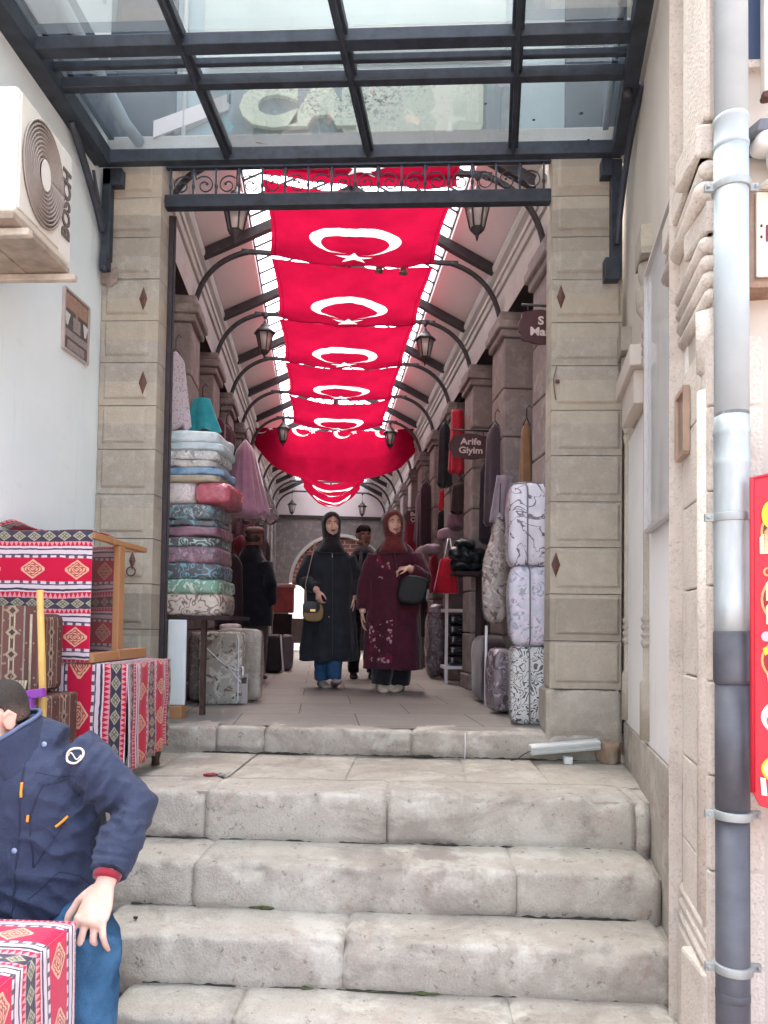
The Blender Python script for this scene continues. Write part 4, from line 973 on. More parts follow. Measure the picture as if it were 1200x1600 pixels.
def bfn(s, t):
    u = (s-.5)*2; end = math.sqrt(max(0, 1-abs(u)**5))
    prof = [(10.75,4.36),(11.0,4.27),(11.2,4.12),(11.3,3.98),(11.42,3.86)]
    k = t*(len(prof)-1); i = min(int(k), len(prof)-2); f = k-i
    v = prof[i][0]*(1-f)+prof[i+1][0]*f; z = prof[i][1]*(1-f)+prof[i+1][1]*f
    mid = 4.18; z = mid+(z-mid)*(.42+.58*end)
    z -= (.10+.12*t)*(1-abs(u)**1.7)-.03*u; wd = 1.27*(1-.25*max(0, t-.35)**1.5)
    return A(.235+u*wd, v, z+.008*math.sin(u*9+t*3))
mb = MB(); mb.grid(bfn, 60, 24, lambda s, t: (s*2.5+.1, t*.8)); o = mb.build('wide_banner', M_BANN, fixn=False); tag(o, 'wide sagging red banner tied from wall to wall across the arcade', 'banner')
# ------------------------------------------------------------------ woven kilim cloth
def kilim(name, P=0.33, mute=0.0, faded=0.0, off=0.0, kind='UV', crim='b80f38', rough=.9):
    """stripes across uv.y (period P metres), motifs along uv.x"""
    g = G(name, rough, 0, .15)
    x, y, z = g.xyz('UV')
    wob = (g.noise(40, 2, .5, None, 0, 'UV')-.5)*.004+(g.noise(5, 3, .5, None, 0, 'UV')-.5)*.022
    s = ((y+wob)/P+off).frac(); xx = x/P
    DK, RD, WH, CR, TR, OL = '3c3745', 'b8303f', 'cbbac0', crim, 'cf8a90', '9a9580'
    st = [(0,DK),(.157,TR),(.228,WH),(.26,DK),(.283,WH),(.347,DK),(.365,WH),(.402,CR),(.748,WH),(.787,DK),(.803,WH),(.858,DK),(.89,WH),(.913,TR)]
    col = g.ramp(s, st, 'CONSTANT')
    # light diamonds with a cross on the dark band
    dx = ((xx/.22).frac()-.5)*.22; dy = s-.078; d = dx.abs()*.72+dy.abs()
    col = g.mix(d.lt(.073), col, OL)
    m = (dx.abs()-dy.abs()).abs().lt(.012)*d.lt(.06)+(d-.045).abs().lt(.006); col = g.mix(m.clamp()*.75, col, '4a463f')
    # little red and pale teeth
    tx = ((xx/.066).frac()-.5).abs()*2
    t1 = s.gt(.157)*s.lt(.228)*(tx*.071).lt(s-.157); col = g.mix(t1, col, 'b41c3a')
    t2 = s.gt(.913)*(tx*.087).lt((s*-1.0)+1.0); col = g.mix(t2, col, 'b41c3a')
    # dashes
    da = (xx/.132).frac().lt(.38); band = (s.gt(.365)*s.lt(.402)+s.gt(.748)*s.lt(.787)).clamp(); col = g.mix(band*da, col, '5d4656')
    # big hexagon medallions
    hx = ((xx/.645).frac()-.5)*.645; hy = s-.575; hd = (hx.abs()*.74+hy.abs()).max(hx.abs()*.86)
    col = g.mix(hd.lt(.152), col, 'd8a184')
    zz = ((hx.abs()*22).frac()-.5).abs()*.02; ring = ((hd+zz)/.036).frac().lt(.5)*hd.lt(.135); col = g.mix(ring*.85, col, 'a0303c')
    ck = ((hx*60).sin()*(hy*60).sin()).gt(.45)*hd.lt(.13); col = g.mix(ck*.6, col, '6a3038')
    yarn = (x*900).sin()*.5+(y*700).sin()*.5
    col = g.mix((g.noise(14, 5, .7, None, 0, 'UV')-.4).clamp()*.5, col, '8a6068') if faded else col
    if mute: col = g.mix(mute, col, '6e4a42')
    g.color(col); g.bump(yarn*.4+g.noise(160, 3, .6, None, 0, 'UV'), .25, .003); g.set('Sheen Weight', .25)
    return g.m
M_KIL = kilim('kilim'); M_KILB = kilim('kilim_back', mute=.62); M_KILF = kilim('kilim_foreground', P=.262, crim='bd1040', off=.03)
M_WOOD = simple('pale_wood', 'b98a63', .6, .15, 5, .15, 30, 0, .3, 'a87850')
M_WOODD = simple('dark_turned_wood', '45332c', .5, .25, 12, .1, 30)
def brownkil(name):
    g = G(name, .9, 0, .15); x, y, z = g.xyz('UV'); s = (y/.16).frac(); xx = x
    col = g.ramp(s, [(0,'5c3f3b'),(.22,'8b7a66'),(.26,'6b4b45'),(.42,'b3a58c'),(.46,'54423c'),(.54,'b3a58c'),(.58,'6b4b45'),(.8,'8d8a7c'),(.84,'5c3f3b')], 'CONSTANT')
    dx = ((xx/.09).frac()-.5)*.09; dy = (s-.5)*.16; d = dx.abs()+dy.abs()
    col = g.mix(d.lt(.028), col, '9d8f7a'); col = g.mix(d.lt(.014), col, '4d3a36')
    col = g.mix(g.voro(38, None, 'F1', 'Distance', 'UV').lt(.2)*.5, col, 'a99a82')
    col = g.mix(g.noise(20, 4, .6, None, 0, 'UV').ss(.4, .7)*.4, col, '6a4540')
    g.color(col); g.bump(g.noise(200, 3, .6, None, 0, 'UV'), .25, .003); return g.m
M_BRK = brownkil('brown_kilim')

# cabinet on the bench
t = thing('rug_covered_cabinet', 'open wooden frame cabinet hung with striped red kilim, standing on the bench', 'cabinet', (-1.75, 3.8, 1.226))
def wavefn(a, b, c, d, amp, k, sd):
    a, b, c, d = map(Vector, (a, b, c, d)); nrm = (b-a).cross(d-a).normalized()
    def fn(s, q): 
        p = a*(1-s)*(1-q)+b*s*(1-q)+c*s*q+d*(1-s)*q
        return p+nrm*(amp*math.sin(s*k+sd)*(.35+.65*(1-q))+noise.noise(p*5+Vector((sd,0,0)))*amp*.8)
    return fn
# front cloth: uv.x along the width, uv.y down from the top
mb = MB(); mb.grid(wavefn((-2.085,3.495,1.232),(-1.622,3.495,1.232),(-1.622,3.495,1.872),(-2.085,3.495,1.872), .004, 14, 1), 28, 30, lambda s, q: (s*.463-.073, (1-q)*.64-.0))
mb.build('front_cloth', M_KIL, t, fixn=False, solid=.004)
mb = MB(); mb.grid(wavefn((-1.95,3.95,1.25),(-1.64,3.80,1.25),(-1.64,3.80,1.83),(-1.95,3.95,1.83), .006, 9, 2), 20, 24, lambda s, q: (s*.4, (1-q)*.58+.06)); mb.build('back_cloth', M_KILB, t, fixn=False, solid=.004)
mb = MB(); mb.grid(lambda s, q: Vector((-2.085+.463*s, 3.495+.25*q, 1.874+.012*math.exp(-((s-.15)/.2)**2)*4*(1-q)+.003*math.sin(s*9))), 16, 6, lambda s, q: (s*.463-.073, -q*.25)); mb.build('top_cloth', M_KIL, t, fixn=False, solid=.004)
for nm, lo, hi in (('top_rail', (-1.645,3.50,1.835),(-1.615,3.72,1.868)),('top_rail', (-1.65,3.725,1.832),(-1.612,4.165,1.862)),('bottom_rail',(-1.66,3.50,1.228),(-1.605,3.78,1.275)),('bottom_rail',(-1.655,3.785,1.228),(-1.60,4.165,1.282)),
    ('post',(-1.648,3.80,1.275),(-1.615,3.87,1.835)),('post',(-1.95,3.80,1.23),(-1.915,3.87,1.84)),('cross_rail',(-1.95,4.12,1.832),(-1.62,4.16,1.862))):
    mb = MB(); mb.box(lo, hi); mb.build(nm, M_WOOD, t, bevel=.004)
t.location = Vector(t.location)+Vector((.125,-.235,.028)); t.scale = (.97,.95,.93)
# bench
t = thing('rug_covered_bench', 'dark wooden bench draped with striped red kilim on the landing', 'bench', (-1.6, 3.8, .703))
mb = MB(); mb.box((-1.90,3.51,1.17),(-1.40,4.08,1.212)); mb.build('top', M_WOODD, t)
mb = MB(); mb.grid(lambda s, q: Vector((-1.93+.54*s, 3.498+.60*q, 1.222+.004*noise.noise(Vector((s*6,q*6,3))))), 12, 12, lambda s, q: (q*.6, -1.93+.54*s+.146)); mb.build('cover', M_KIL, t, fixn=False)
mb = MB(); mb.grid(wavefn((-1.86,3.492,.745),(-1.388,3.492,.752),(-1.388,3.494,1.223),(-1.86,3.494,1.223), .006, 13, 0), 40, 20, lambda s, q: ((1-q)*.47+.10, -1.86+.472*s+.146)); mb.build('front_drape', M_KIL, t, fixn=False, solid=.004)
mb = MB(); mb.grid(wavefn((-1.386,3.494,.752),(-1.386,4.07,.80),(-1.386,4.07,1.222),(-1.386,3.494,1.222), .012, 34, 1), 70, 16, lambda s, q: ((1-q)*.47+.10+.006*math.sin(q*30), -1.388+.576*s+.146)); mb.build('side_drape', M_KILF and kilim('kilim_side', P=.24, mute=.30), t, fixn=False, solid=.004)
mb = MB()
for yy in (3.56, 4.0):
    for xx in (-1.43, -1.85):
        m2 = MB(); m2.lathe((xx,yy,.703), [(0,0),(.022,0),(.02,.03),(.028,.06),(.018,.09),(.026,.12),(.026,.30),(.03,.33),(.03,.47),(0,.47)], 10); m2.build('leg', M_WOODD, t)
t.location = Vector(t.location)+Vector((.055,-.20,0)); t.scale = (1,1,1.055)
# foreground table
t = thing('rug_covered_table', 'low table covered in red striped kilim in the near left foreground', 'table', (-1.3, 1.6, 0))
TX, TY, TZ = -.938, 2.0, .628
ec = lambda p: p
mb = MB(); mb.grid(lambda s, q: Vector((-1.75+(TX+1.75)*s, 1.15+(TY-1.15)*q, TZ+.004*noise.noise(Vector((s*5,q*6,1)))-.006*max(0,(s-.96)/.04)-.006*max(0,(q-.96)/.04))), 30, 34, lambda s, q: (s*.81+.06, (TY-(1.15+(TY-1.15)*q))+.045)); mb.build('top_cloth', M_KILF, t, fixn=False, solid=.004)
mb = MB(); mb.grid(lambda s, q: Vector((TX+.003+.010*math.sin(s*17)*(1-q)+.012*(1-q), 1.15+(TY-1.15)*s+.02*(1-q)*(s-.5), .05+(TZ-.053)*q)), 60, 24, lambda s, q: ((1-q)*.575+.87, (TY-(1.15+(TY-1.15)*s))+.045)); mb.build('side_drape', M_KILF, t, fixn=False, solid=.004)
mb = MB(); mb.grid(lambda s, q: Vector((-1.75+(TX+1.75)*s, TY+.003+.006*math.sin(s*20)*(1-q), .05+(TZ-.053)*q)), 40, 12, lambda s, q: (s*.81+.06, -(1-q)*.575+.045)); mb.build('back_drape', M_KILF, t, fixn=False, solid=.004)
mb = MB(); mb.box((-1.72,1.18,.55),(TX-.03,TY-.03,TZ-.012)); mb.build('table_top', M_WOODD, t)
for xx in (-1.68,TX-.07):
    for yy in (1.22,TY-.07): mb = MB(); mb.box((xx-.025,yy-.025,0),(xx+.025,yy+.025,.55)); mb.build('leg', M_WOODD, t, bevel=.004)
# brown kilim chair
t = thing('brown_kilim_chair', 'brown kilim upholstered seat with a tall back and tassels behind the seated man', 'chair', (-1.7, 3.1, .49))
def uvbox(mb, lo, hi, sw=False):
    x0,y0,z0 = lo; x1,y1,z1 = hi
    f = (lambda a, b: (b, a)) if sw else (lambda a, b: (a, b))
    mb.quad((x0,y0,z0),(x1,y0,z0),(x1,y0,z1),(x0,y0,z1), [f(x0,z0),f(x1,z0),f(x1,z1),f(x0,z1)])
    mb.quad((x1,y0,z0),(x1,y1,z0),(x1,y1,z1),(x1,y0,z1), [f(y0,z0),f(y1,z0),f(y1,z1),f(y0,z1)])
    mb.quad((x0,y1,z0),(x0,y0,z0),(x0,y0,z1),(x0,y1,z1), [f(y1,z0),f(y0,z0),f(y0,z1),f(y1,z1)])
    mb.quad((x1,y1,z0),(x0,y1,z0),(x0,y1,z1),(x1,y1,z1), [f(x1,z0),f(x0,z0),f(x0,z1),f(x1,z1)])
    mb.quad((x0,y0,z1),(x1,y0,z1),(x1,y1,z1),(x0,y1,z1), [f(x0,y0),f(x1,y0),f(x1,y1),f(x0,y1)])
    mb.quad((x0,y1,z0),(x1,y1,z0),(x1,y0,z0),(x0,y0,z0), [f(x0,y1),f(x1,y1),f(x1,y0),f(x0,y0)])
def merged(mb): 
    return mb
mb = MB(); uvbox(mb, (-1.945,2.95,1.14),(-1.60,3.24,1.475), True); o = mb.build('backrest', M_BRK, t, fixn=True)
bm = bmesh.new(); bm.from_mesh(o.data); bmesh.ops.remove_doubles(bm, verts=bm.verts, dist=1e-5); bm.to_mesh(o.data); bm.free(); b = o.modifiers.new('b','BEVEL'); b.width=.03; b.segments=3
mb = MB(); uvbox(mb, (-1.945,2.96,.50),(-1.535,3.25,1.13), True); o = mb.build('seat', M_BRK, t); b = o.modifiers.new('b','BEVEL'); b.width=.012; b.segments=2
bm = bmesh.new(); bm.from_mesh(o.data); bmesh.ops.remove_doubles(bm, verts=bm.verts, dist=1e-5); bm.to_mesh(o.data); bm.free()
mb = MB(); rnd = random.Random(3)
for i in range(26):
    xx = -1.945+.0134*i; mb.tube([(xx,2.945,1.20),(xx+rnd.uniform(-.006,.006),2.94,1.16),(xx+rnd.uniform(-.012,.012),2.94,1.10+rnd.uniform(0,.03))], .0055, 5)
mb.build('tassels', simple('tassel', 'a89b84', .9, .2, 40), t)
mb = MB(); mb.tube([(-1.60,2.952,1.15),(-1.60,2.952,1.47)], .006, 6); mb.build('piping', simple('tassel', 'a89b84'), t)
# broom handle and purple mop frame
mb = MB(); mb.tube([(-1.466,2.76,1.562),(-1.44,2.75,1.2),(-1.405,2.74,.50),(-1.40,2.74,.318)], [.0125,.0135,.0135,.0135], 12)
o = mb.build('broom_handle', simple('broom_wood', 'c9a058', .5, .12, 8, .05, 30)); tag(o, 'yellow wooden broom handle leaning upright behind the seated man', 'broom handle')
t = thing('plastic_trolley', 'small purple and white plastic frame beside the broom handle', 'trolley', (-1.5, 2.72, .32))
M_PUR = simple('purple_plastic', '8a3f9c', .35, .1, 10); M_WPL = simple('white_plastic', 'd8d8de', .35, .05)
mb = MB(); mb.beam((-1.60,2.70,1.145),(-1.405,2.70,1.178),.03,.034); mb.beam((-1.46,2.70,1.165),(-1.46,2.70,1.09),.028,.03); mb.build('handle', M_PUR, t, bevel=.004)
mb = MB(); mb.beam((-1.46,2.70,1.09),(-1.46,2.70,.33),.032,.034); mb.beam((-1.62,2.70,1.13),(-1.62,2.70,.33),.032,.034); mb.build('upright', M_WPL, t, bevel=.004)
mb = MB(); mb.beam((-1.64,2.70,.345),(-1.44,2.70,.345),.10,.05); mb.build('base', M_PUR, t, bevel=.01)
mb = MB(); mb.beam((-1.60,2.70,1.0),(-1.475,2.70,1.0),.02,.10); mb.build('panel', simple('lilac_plastic', 'a77fb5', .35, .1), t, bevel=.004)

# ------------------------------------------------------------------ litter and lamp on the landing
t = thing('fluorescent_fitting', 'white discarded fluorescent light fitting lying against the top riser', 'light fitting', (.79, 4.12, .703))
mb = MB(); mb.beam((.600,4.135,.770),(.978,4.150,.808),.075,.052); mb.build('housing', simple('lamp_enamel', 'd2d4d0', .35, .06, 10, .05, 20), t, bevel=.005)
mb = MB(); mb.beam((.60,4.09,.782),(.978,4.105,.82),.012,.010); mb.beam((.60,4.09,.757),(.978,4.105,.795),.012,.006); mb.build('trim', simple('lamp_trim', 'b9bcb8', .4, .05), t)
mb = MB(); mb.box((.78,4.09,.703),(.825,4.14,.742)); mb.build('end_clip', simple('lamp_enamel', 'd2d4d0'), t, bevel=.003)
mb = MB(); mb.tube([(.60,4.12,.765),(.56,4.10,.75),(.53,4.12,.72),(.50,4.16,.706)], .003, 5); mb.build('wire', M_IRONB, t)
mb = MB(); mb.soft((1.035,4.16,.765),(.13,.10,.13), 6, 2.6, .03, 14, 6); o = mb.build('broken_stone', stone('ochre_stone', '9a7a5e', '8d8478', .3, .4)); tag(o, 'broken ochre stone lump in the corner by the light fitting', 'stone')
t = thing('sweet_wrapper', 'crumpled red and silver sweet wrapper on the landing', 'litter', (-1.0,3.57,.703))
mb = MB(); mb.soft((-1.02,3.57,.709),(.075,.03,.016), 6, 2.5, .008, 40, 5, .2); mb.build('wrapper', simple('wrap_red', '7c2030', .3, .4, 40), t)
mb = MB(); mb.soft((-.965,3.575,.711),(.045,.03,.018), 6, 2.5, .008, 40, 8, -.2); mb.build('torn_end', simple('wrap_grey', '8f8a80', .3, .3, 40), t)
mb = MB(); mb.tube([(.245,4.175,.704),(.25,4.195,.78),(.248,4.2,.845)], .0035, 6); o = mb.build('white_straw', M_WPL); tag(o, 'thin white plastic strip leaning on the top riser', 'litter')
mb = MB(); mb.soft((-1.075,2.80,.322),(.018,.014,.01), 4, 2.5, .003, 60, 3); o = mb.build('pebble', M_DARK); tag(o, 'tiny dark scrap on the step beside the seated man', 'litter')

# ------------------------------------------------------------------ bedding and bags for sale, left side
def fabric(name, base, cols, sc=14, gloss=.25, kind='floral', bumps=.5, plastic=True):
    g = G(name, gloss if plastic else .85, 0, .5 if plastic else .2)
    n = g.noise(sc, 4, .6, None, 1.6); v = g.voro(sc*.8, None, 'F1', 'Distance')
    col = g.rgb(base)
    if kind == 'floral':
        for i, c in enumerate(cols):
            q = g.noise(sc*(1+.3*i), 3, .55, g.mapped((1,1,1), 'Object', (i*3.1, i*1.7, i)), 1.8)
            col = g.mix(q.ss(.54, .58), col, c)
    elif kind == 'swirl':
        q = (g.noise(sc*.5, 2, .5, None, .6)*9).frac()
        col = g.mix((q-.5).abs().lt(.16), col, cols[0])
        if len(cols) > 1: col = g.mix(g.noise(sc, 3).ss(.55, .6), col, cols[1])
    elif kind == 'branch':
        q = (g.noise(sc*.45, 3, .55, None, 1.0)-.5).abs(); col = g.mix(q.lt(.014), col, cols[0])
        if len(cols) > 1: col = g.mix(g.noise(sc*.5, 2, .5, g.mapped((1,1,1),'Object',(5,2,1)), .5).ss(.60, .63), col, cols[1])
    else:
        col = g.mix(g.noise(sc, 5).ss(.35, .65), col, cols[0])
    col = g.mix(.16 if plastic else .08, col, '9a9296')
    g.color(col)
    g.bump(g.noise(sc*1.4, 4, .6, None, 1.0)+g.voro(sc*1.2, None, 'SMOOTH_F1')*.6, bumps, .02)
    if plastic:
        g.set('Coat Weight', .9).set('Coat Roughness', .10)
        bn = g.nt.nodes.new('ShaderNodeBump'); bn.inputs['Strength'].default_value = .9; bn.inputs['Distance'].default_value = .03
        cr = g.noise(9, 4, .6, g.mapped((1,1,2.2)), 2.2); g.nt.links.new((cr*1.0+(g.noise(17, 3, .6, g.mapped((1.6,1,1)), 1.5)-.5).abs()*.8).k, bn.inputs['Height']); g.nt.links.new(bn.outputs[0], g.b.inputs['Coat Normal'])
    return g.m
def zpx(p): return 1.495+(960-p)*.00403
stack = [
 ((672,690),'light blue folded blanket on top of the bedding stack','b4c4c8',['cfd8d8'],'plain',.0),
 ((690,702),'second light blue folded blanket just under the top one','a7babf',['c0cdd0'],'plain',.01),
 ((702,718),'white and grey patterned quilt third from the top of the stack','b9b9b6',['8d9190','d8d6d0'],'floral',0),
 ((718,729),'pale grey lace quilt above the blue one','b6b3ae',['938f8c','cdc8c2'],'floral',-.01),
 ((729,741),'steel blue folded quilt in the upper part of the stack','5a7f9e',['88a6bd'],'plain',.012),
 ((741,752),'cream beige folded quilt above the red and white box','b5aa98',['a0947f'],'plain',.0),
 ((787,812),'dark quilt with pale leaf pattern below the red and white box','2f3d42',['8f9da0','4a7f84'],'floral',-.005),
 ((812,822),'dark quilt with teal sprigs below the leaf patterned one','2c3a40',['3f97a0','20282c'],'floral',.0),
 ((822,838),'plum purple quilt in shiny wrap','5c3148',['7c4a60'],'plain',.005),
 ((838,853),'black quilt with mint scallop pattern','2d3236',['8fb5a8'],'swirl',-.004),
 ((853,880),'mauve pink quilt with dark roses in shiny wrap','6d4a5a',['a06a85','3c3038'],'floral',.004),
 ((880,905),'navy quilt with teal stripes in shiny wrap','262e36',['4f8f9c'],'swirl',.008),
 ((905,928),'sea green and white quilt in shiny wrap','5f9578',['c5cfc6'],'floral',.012),
 ((928,962),'cream quilt with brown swirls at the bottom of the stack','c0b2a2',['6a5148'],'swirl',.018)]
SX0, SX1, SYC = -1.67, -1.31, 4.80
for i, ((a, b), lb, c, cs, k, dx) in enumerate(stack):
    z1, z0 = zpx(a), zpx(b); mb = MB(); wd = SX1-SX0+.02+dx*2
    mb.soft(((SX0+SX1)/2+dx, SYC+.01*((i*3)%3-1), (z0+z1)/2), (wd, .46, (z1-z0)*1.2), 14, 5.5, .011, 8, i+1, .03*((i*5)%3-1))
    o = mb.build('folded_quilt', fabric('quilt_%s' % lb.replace(' ', '_')[:24], c, cs, 16, .28 if i > 5 else .6, k, .5, i > 5))
    tag(o, lb, 'quilt', 'folded quilts stacked inside the left side of the gate')
t = thing('quilt_box', 'clear bag with a white and red quilt in the middle of the stack', 'quilt', (-1.45, SYC, zpx(787)), 'folded quilts stacked inside the left side of the gate')
z1, z0 = zpx(750), zpx(788)
mb = MB(); mb.soft((-1.56, SYC, (z0+z1)/2), (.24,.46,(z1-z0)*1.05), 10, 5, .006, 7, 31); mb.build('white_half', fabric('qb_white', 'cfc6c2', ['b5a8a5'], 20, .25, 'floral'), t)
mb = MB(); mb.soft((-1.345, SYC-.004, (z0+z1)/2), (.24,.46,(z1-z0)*.98), 10, 5, .006, 7, 33); mb.build('red_half', fabric('qb_red', '9a1f38', ['b8455a'], 22, .15, 'plain'), t)
t = thing('display_table', 'dark table on a white board leg under the quilt stack', 'table', (-1.45, 4.8, .85))
mb = MB(); mb.box((-1.69,4.56,1.462),(-1.20,5.10,1.487)); mb.build('top', M_DARK, t)
mb = MB(); mb.box((-1.585,4.535,.928),(-1.468,4.56,1.46)); mb.build('white_leg', simple('white_board', 'd3dada', .4, .04), t, bevel=.008)
mb = MB(); mb.box((-1.582,4.50,.85),(-1.475,4.60,.926)); mb.build('wooden_block', M_WOOD, t, bevel=.004)
mb = MB(); mb.box((-1.425,4.70,.85),(-1.395,4.74,1.462)); mb.box((-1.68,5.05,.85),(-1.64,5.09,1.46)); mb.build('dark_leg', M_WOODD, t)
# upright bags under and behind the table
def softobj(name, c, size, mat, label, cat, group=None, rot=0, p=5, amp=.01, seg=10, sc=7, seed=1):
    mb = MB(); mb.soft(c, size, seg, p, amp, sc, seed, rot); return tag(mb.build(name, mat), label, cat, group)
BG = 'zipped bedding bags standing on the left floor'
t = thing('bedding_bag', 'clear zipped bag of brown and silver bedding tied with a white ribbon', 'bedding bag', (-1.46,5.35,.85), BG)
mb = MB(); mb.soft((-1.465,5.38,1.115),(.32,.15,.53), 14, 11, .007, 9, 3); mb.build('bag', fabric('silver_bed', 'a8a59a', ['6a5646','c9c8be'], 9, .2, 'floral'), t)
mb = MB()
for a, b, c in (((-1.60,5.295,1.30),(-1.42,5.27,1.12),(-1.32,5.285,1.10)),((-1.40,5.28,1.14),(-1.33,5.26,1.05),(-1.30,5.28,1.02)),((-1.31,5.29,1.12),(-1.27,5.26,1.16),(-1.285,5.27,1.05))): mb.tube(bez(a,b,c,8), .010, 6, sq=.3)
mb.build('ribbon', M_WPL, t)
mb = MB(); mb.tube([(-1.335,5.29,1.36),(-1.325,5.285,1.33),(-1.32,5.285,.89),(-1.335,5.29,.865)], .004, 5); mb.build('piping', M_WPL, t)
softobj('bedding_bag', (-1.665,5.45,1.12), (.10,.2,.52), fabric('dark_bed', '4a3d3a', ['7c6d64'], 30, .3, 'floral'), 'narrow dark brown bedding bag left of the silver one', 'bedding bag', BG, seed=5)
softobj('bedding_bag', (-1.40,5.62,1.13), (.36,.12,.54), fabric('beige_bed', '8f8678', ['a8a092'], 12, .25, 'plain'), 'beige bedding bag behind the ribboned one', 'bedding bag', BG, p=11, seed=6)
t = thing('price_card', 'small white card with a dark picture on the floor beside the bedding bag', 'card', (-1.29,5.33,.85))
mb = MB(); mb.box((-1.325,5.33,.86),(-1.262,5.337,1.07)); mb.build('card', simple('card_white', 'a9a29e', .6, .1), t)
mb = MB(); mb.box((-1.318,5.327,1.005),(-1.27,5.3295,1.05)); mb.build('picture', simple('card_pic', '4a4040', .6, .3, 50), t)
for i, (u, v, z, sz, c, lb) in enumerate(((-.70,5.95,1.40,(.16,.3,.07),'b5aaa8','topmost small white folded cloth behind the quilt stack'),(-.69,5.97,1.325,(.2,.3,.07),'9c9092','pale folded cloth under the small white one behind the quilt stack'),(-.72,5.97,1.245,(.24,.32,.08),'4a3c40','dark folded cloth under the pale one behind the quilt stack'))):
    mb = MB(); mb.soft(A(u, v, z), sz, 8, 4, .008, 9, i+50, TH); tag(mb.build('folded_cloth', simple('fc%s' % c, c, .8, .2, 20)), lb, 'cloth', 'folded cloths behind the quilts')
t = thing('low_table', 'low dark side table behind the bedding bags', 'table', A(-.75,6.0,.85)); mb = MB(); mb.box((-.95,5.75,1.17),(-.60,6.25,1.20), A); mb.build('top', M_WOODD, t)
for uu in (-.93,-.64):
    for vv in (5.78,6.2): mb = MB(); mb.box((uu,vv,.85),(uu+.03,vv+.03,1.17), A); mb.build('leg', M_WOODD, t)

# ------------------------------------------------------------------ hanging garments
def garment(name, u, v, z0, z1, w0, w1, d, mat, label, cat, folds=7, seed=0, hanger=True, group=None, shoulders=True, sleeves=0):
    """z0 hem, z1 top; w0 hem width, w1 shoulder width; hung from a hook; faces along the arcade"""
    c = A(u, v, z0); t = thing(name, label, cat, c, group); rings = []; n = 44; m = 18; mb = MB()
    for i in range(m+1):
        q = i/m; wd = w0+(w1-w0)*q; dd = d*(1-.35*q)
        if shoulders and q > .86: wd *= 1-.75*((q-.86)/.14)**1.5; dd *= 1-.5*(q-.86)/.14
        r = []
        for k in range(n):
            a = 2*math.pi*k/n; f = 1+(.16*(1-q)+.03)*math.sin(a*folds+seed+q*1.5)+.05*math.sin(a*3+seed*2)
            z = z0+(z1-z0)*q+(.02*math.sin(a*folds+seed) if i == 0 else 0)
            r.append(A(u+wd/2*math.cos(a)*f, v+dd/2*math.sin(a)*f, z))
        rings.append(r)
    mb.loft(rings, True); mb.build('cloth', mat, t)
    if sleeves:
        for sg in (-1, 1):
            m2 = MB(); x = w1*.42; m2.tube([A(u+sg*x*.8, v, z1-.05), A(u+sg*(x+.05), v, z1-.14), A(u+sg*(x+.06), v-.01, z1-sleeves*.6), A(u+sg*(x+.05), v-.02, z1-sleeves)], [.05,.055,.05,.045], 10); m2.build('sleeve', mat, t)
    if hanger:
        m2 = MB(); m2.tube([A(u-w1*.35, v, z1-.03), A(u, v, z1+.03), A(u+w1*.35, v, z1-.03)], .006, 6); m2.tube([A(u, v, z1+.03), A(u, v, z1+.09), A(u+.02, v, z1+.12), A(u+.035, v, z1+.10)], .004, 6); m2.build('hanger', M_IRONB, t)
    return t
def cloth(name, c, c2=None, rough=.85, sheen=.3): return simple(name, c, rough, .12, 10, .25, 24, 0, .2, c2, 0, sheen)
g = G('lace', .9); g.color(g.mix(g.voro(60).lt(.3), 'b5a9ae', '8f8389')); g.bump(g.voro(60), .5, .01); M_LACE = g.m
garment('lace_dress', -.965, 4.86, 2.70, 3.20, .19, .10, .12, M_LACE, 'white lace garment hanging just inside the left pillar', 'garment', 6, 1)
garment('teal_garment', -.905, 5.6, 2.86, 3.12, .27, .12, .15, cloth('teal_cloth', '1f8a96', '3aa2ac'), 'bright teal garment hanging above the quilt stack', 'garment', 5, 2, shoulders=False)
garment('pink_dress', -.68, 6.6, 2.40, 3.06, .42, .12, .32, cloth('pink_tulle', '9d6f86', 'ac8095', .9, .6), 'dusty pink tulle dress hanging left of the banner', 'dress', 13, 3)
garment('teal_bag_cloth', -.83, 5.7, 2.42, 2.72, .10, .08, .08, cloth('teal_dull', '4a7c88'), 'dull teal cloth hanging at the right edge of the quilt stack', 'garment', 4, 5, hanger=False)
garment('dark_red_garment', -.84, 6.1, 2.72, 3.12, .10, .08, .1, cloth('wine_cloth', '4c1a28'), 'wine red garment hanging behind the teal one', 'garment', 4, 4)
M_CLEAR = fabric('clear_wrap', '6d5058', ['9a8088','50343c'], 20, .15, 'floral')
for k, (u, v, z0, z1, c) in enumerate(((-.92,8.6,1.95,2.45,'6b2c38'),(-.92,9.4,1.75,2.35,'7a4650'),(-.92,10.2,1.6,2.3,'4a2a33'))):
    garment('wrapped_garment', u, v, z0, z1, .22, .2, .2, cloth('wrg%d' % k, c), ('maroon garment below the pink dress','rose garment behind the man in the cap','dark garment farther along the left wall')[k], 'garment', 5, k+7, group='garments along the left wall')
garment('patterned_scarf', -.62, 7.25, 2.42, 2.58, .34, .3, .1, M_CLEAR, 'patterned scarf hanging behind the cap of the standing man', 'scarf', 6, 3, hanger=False)
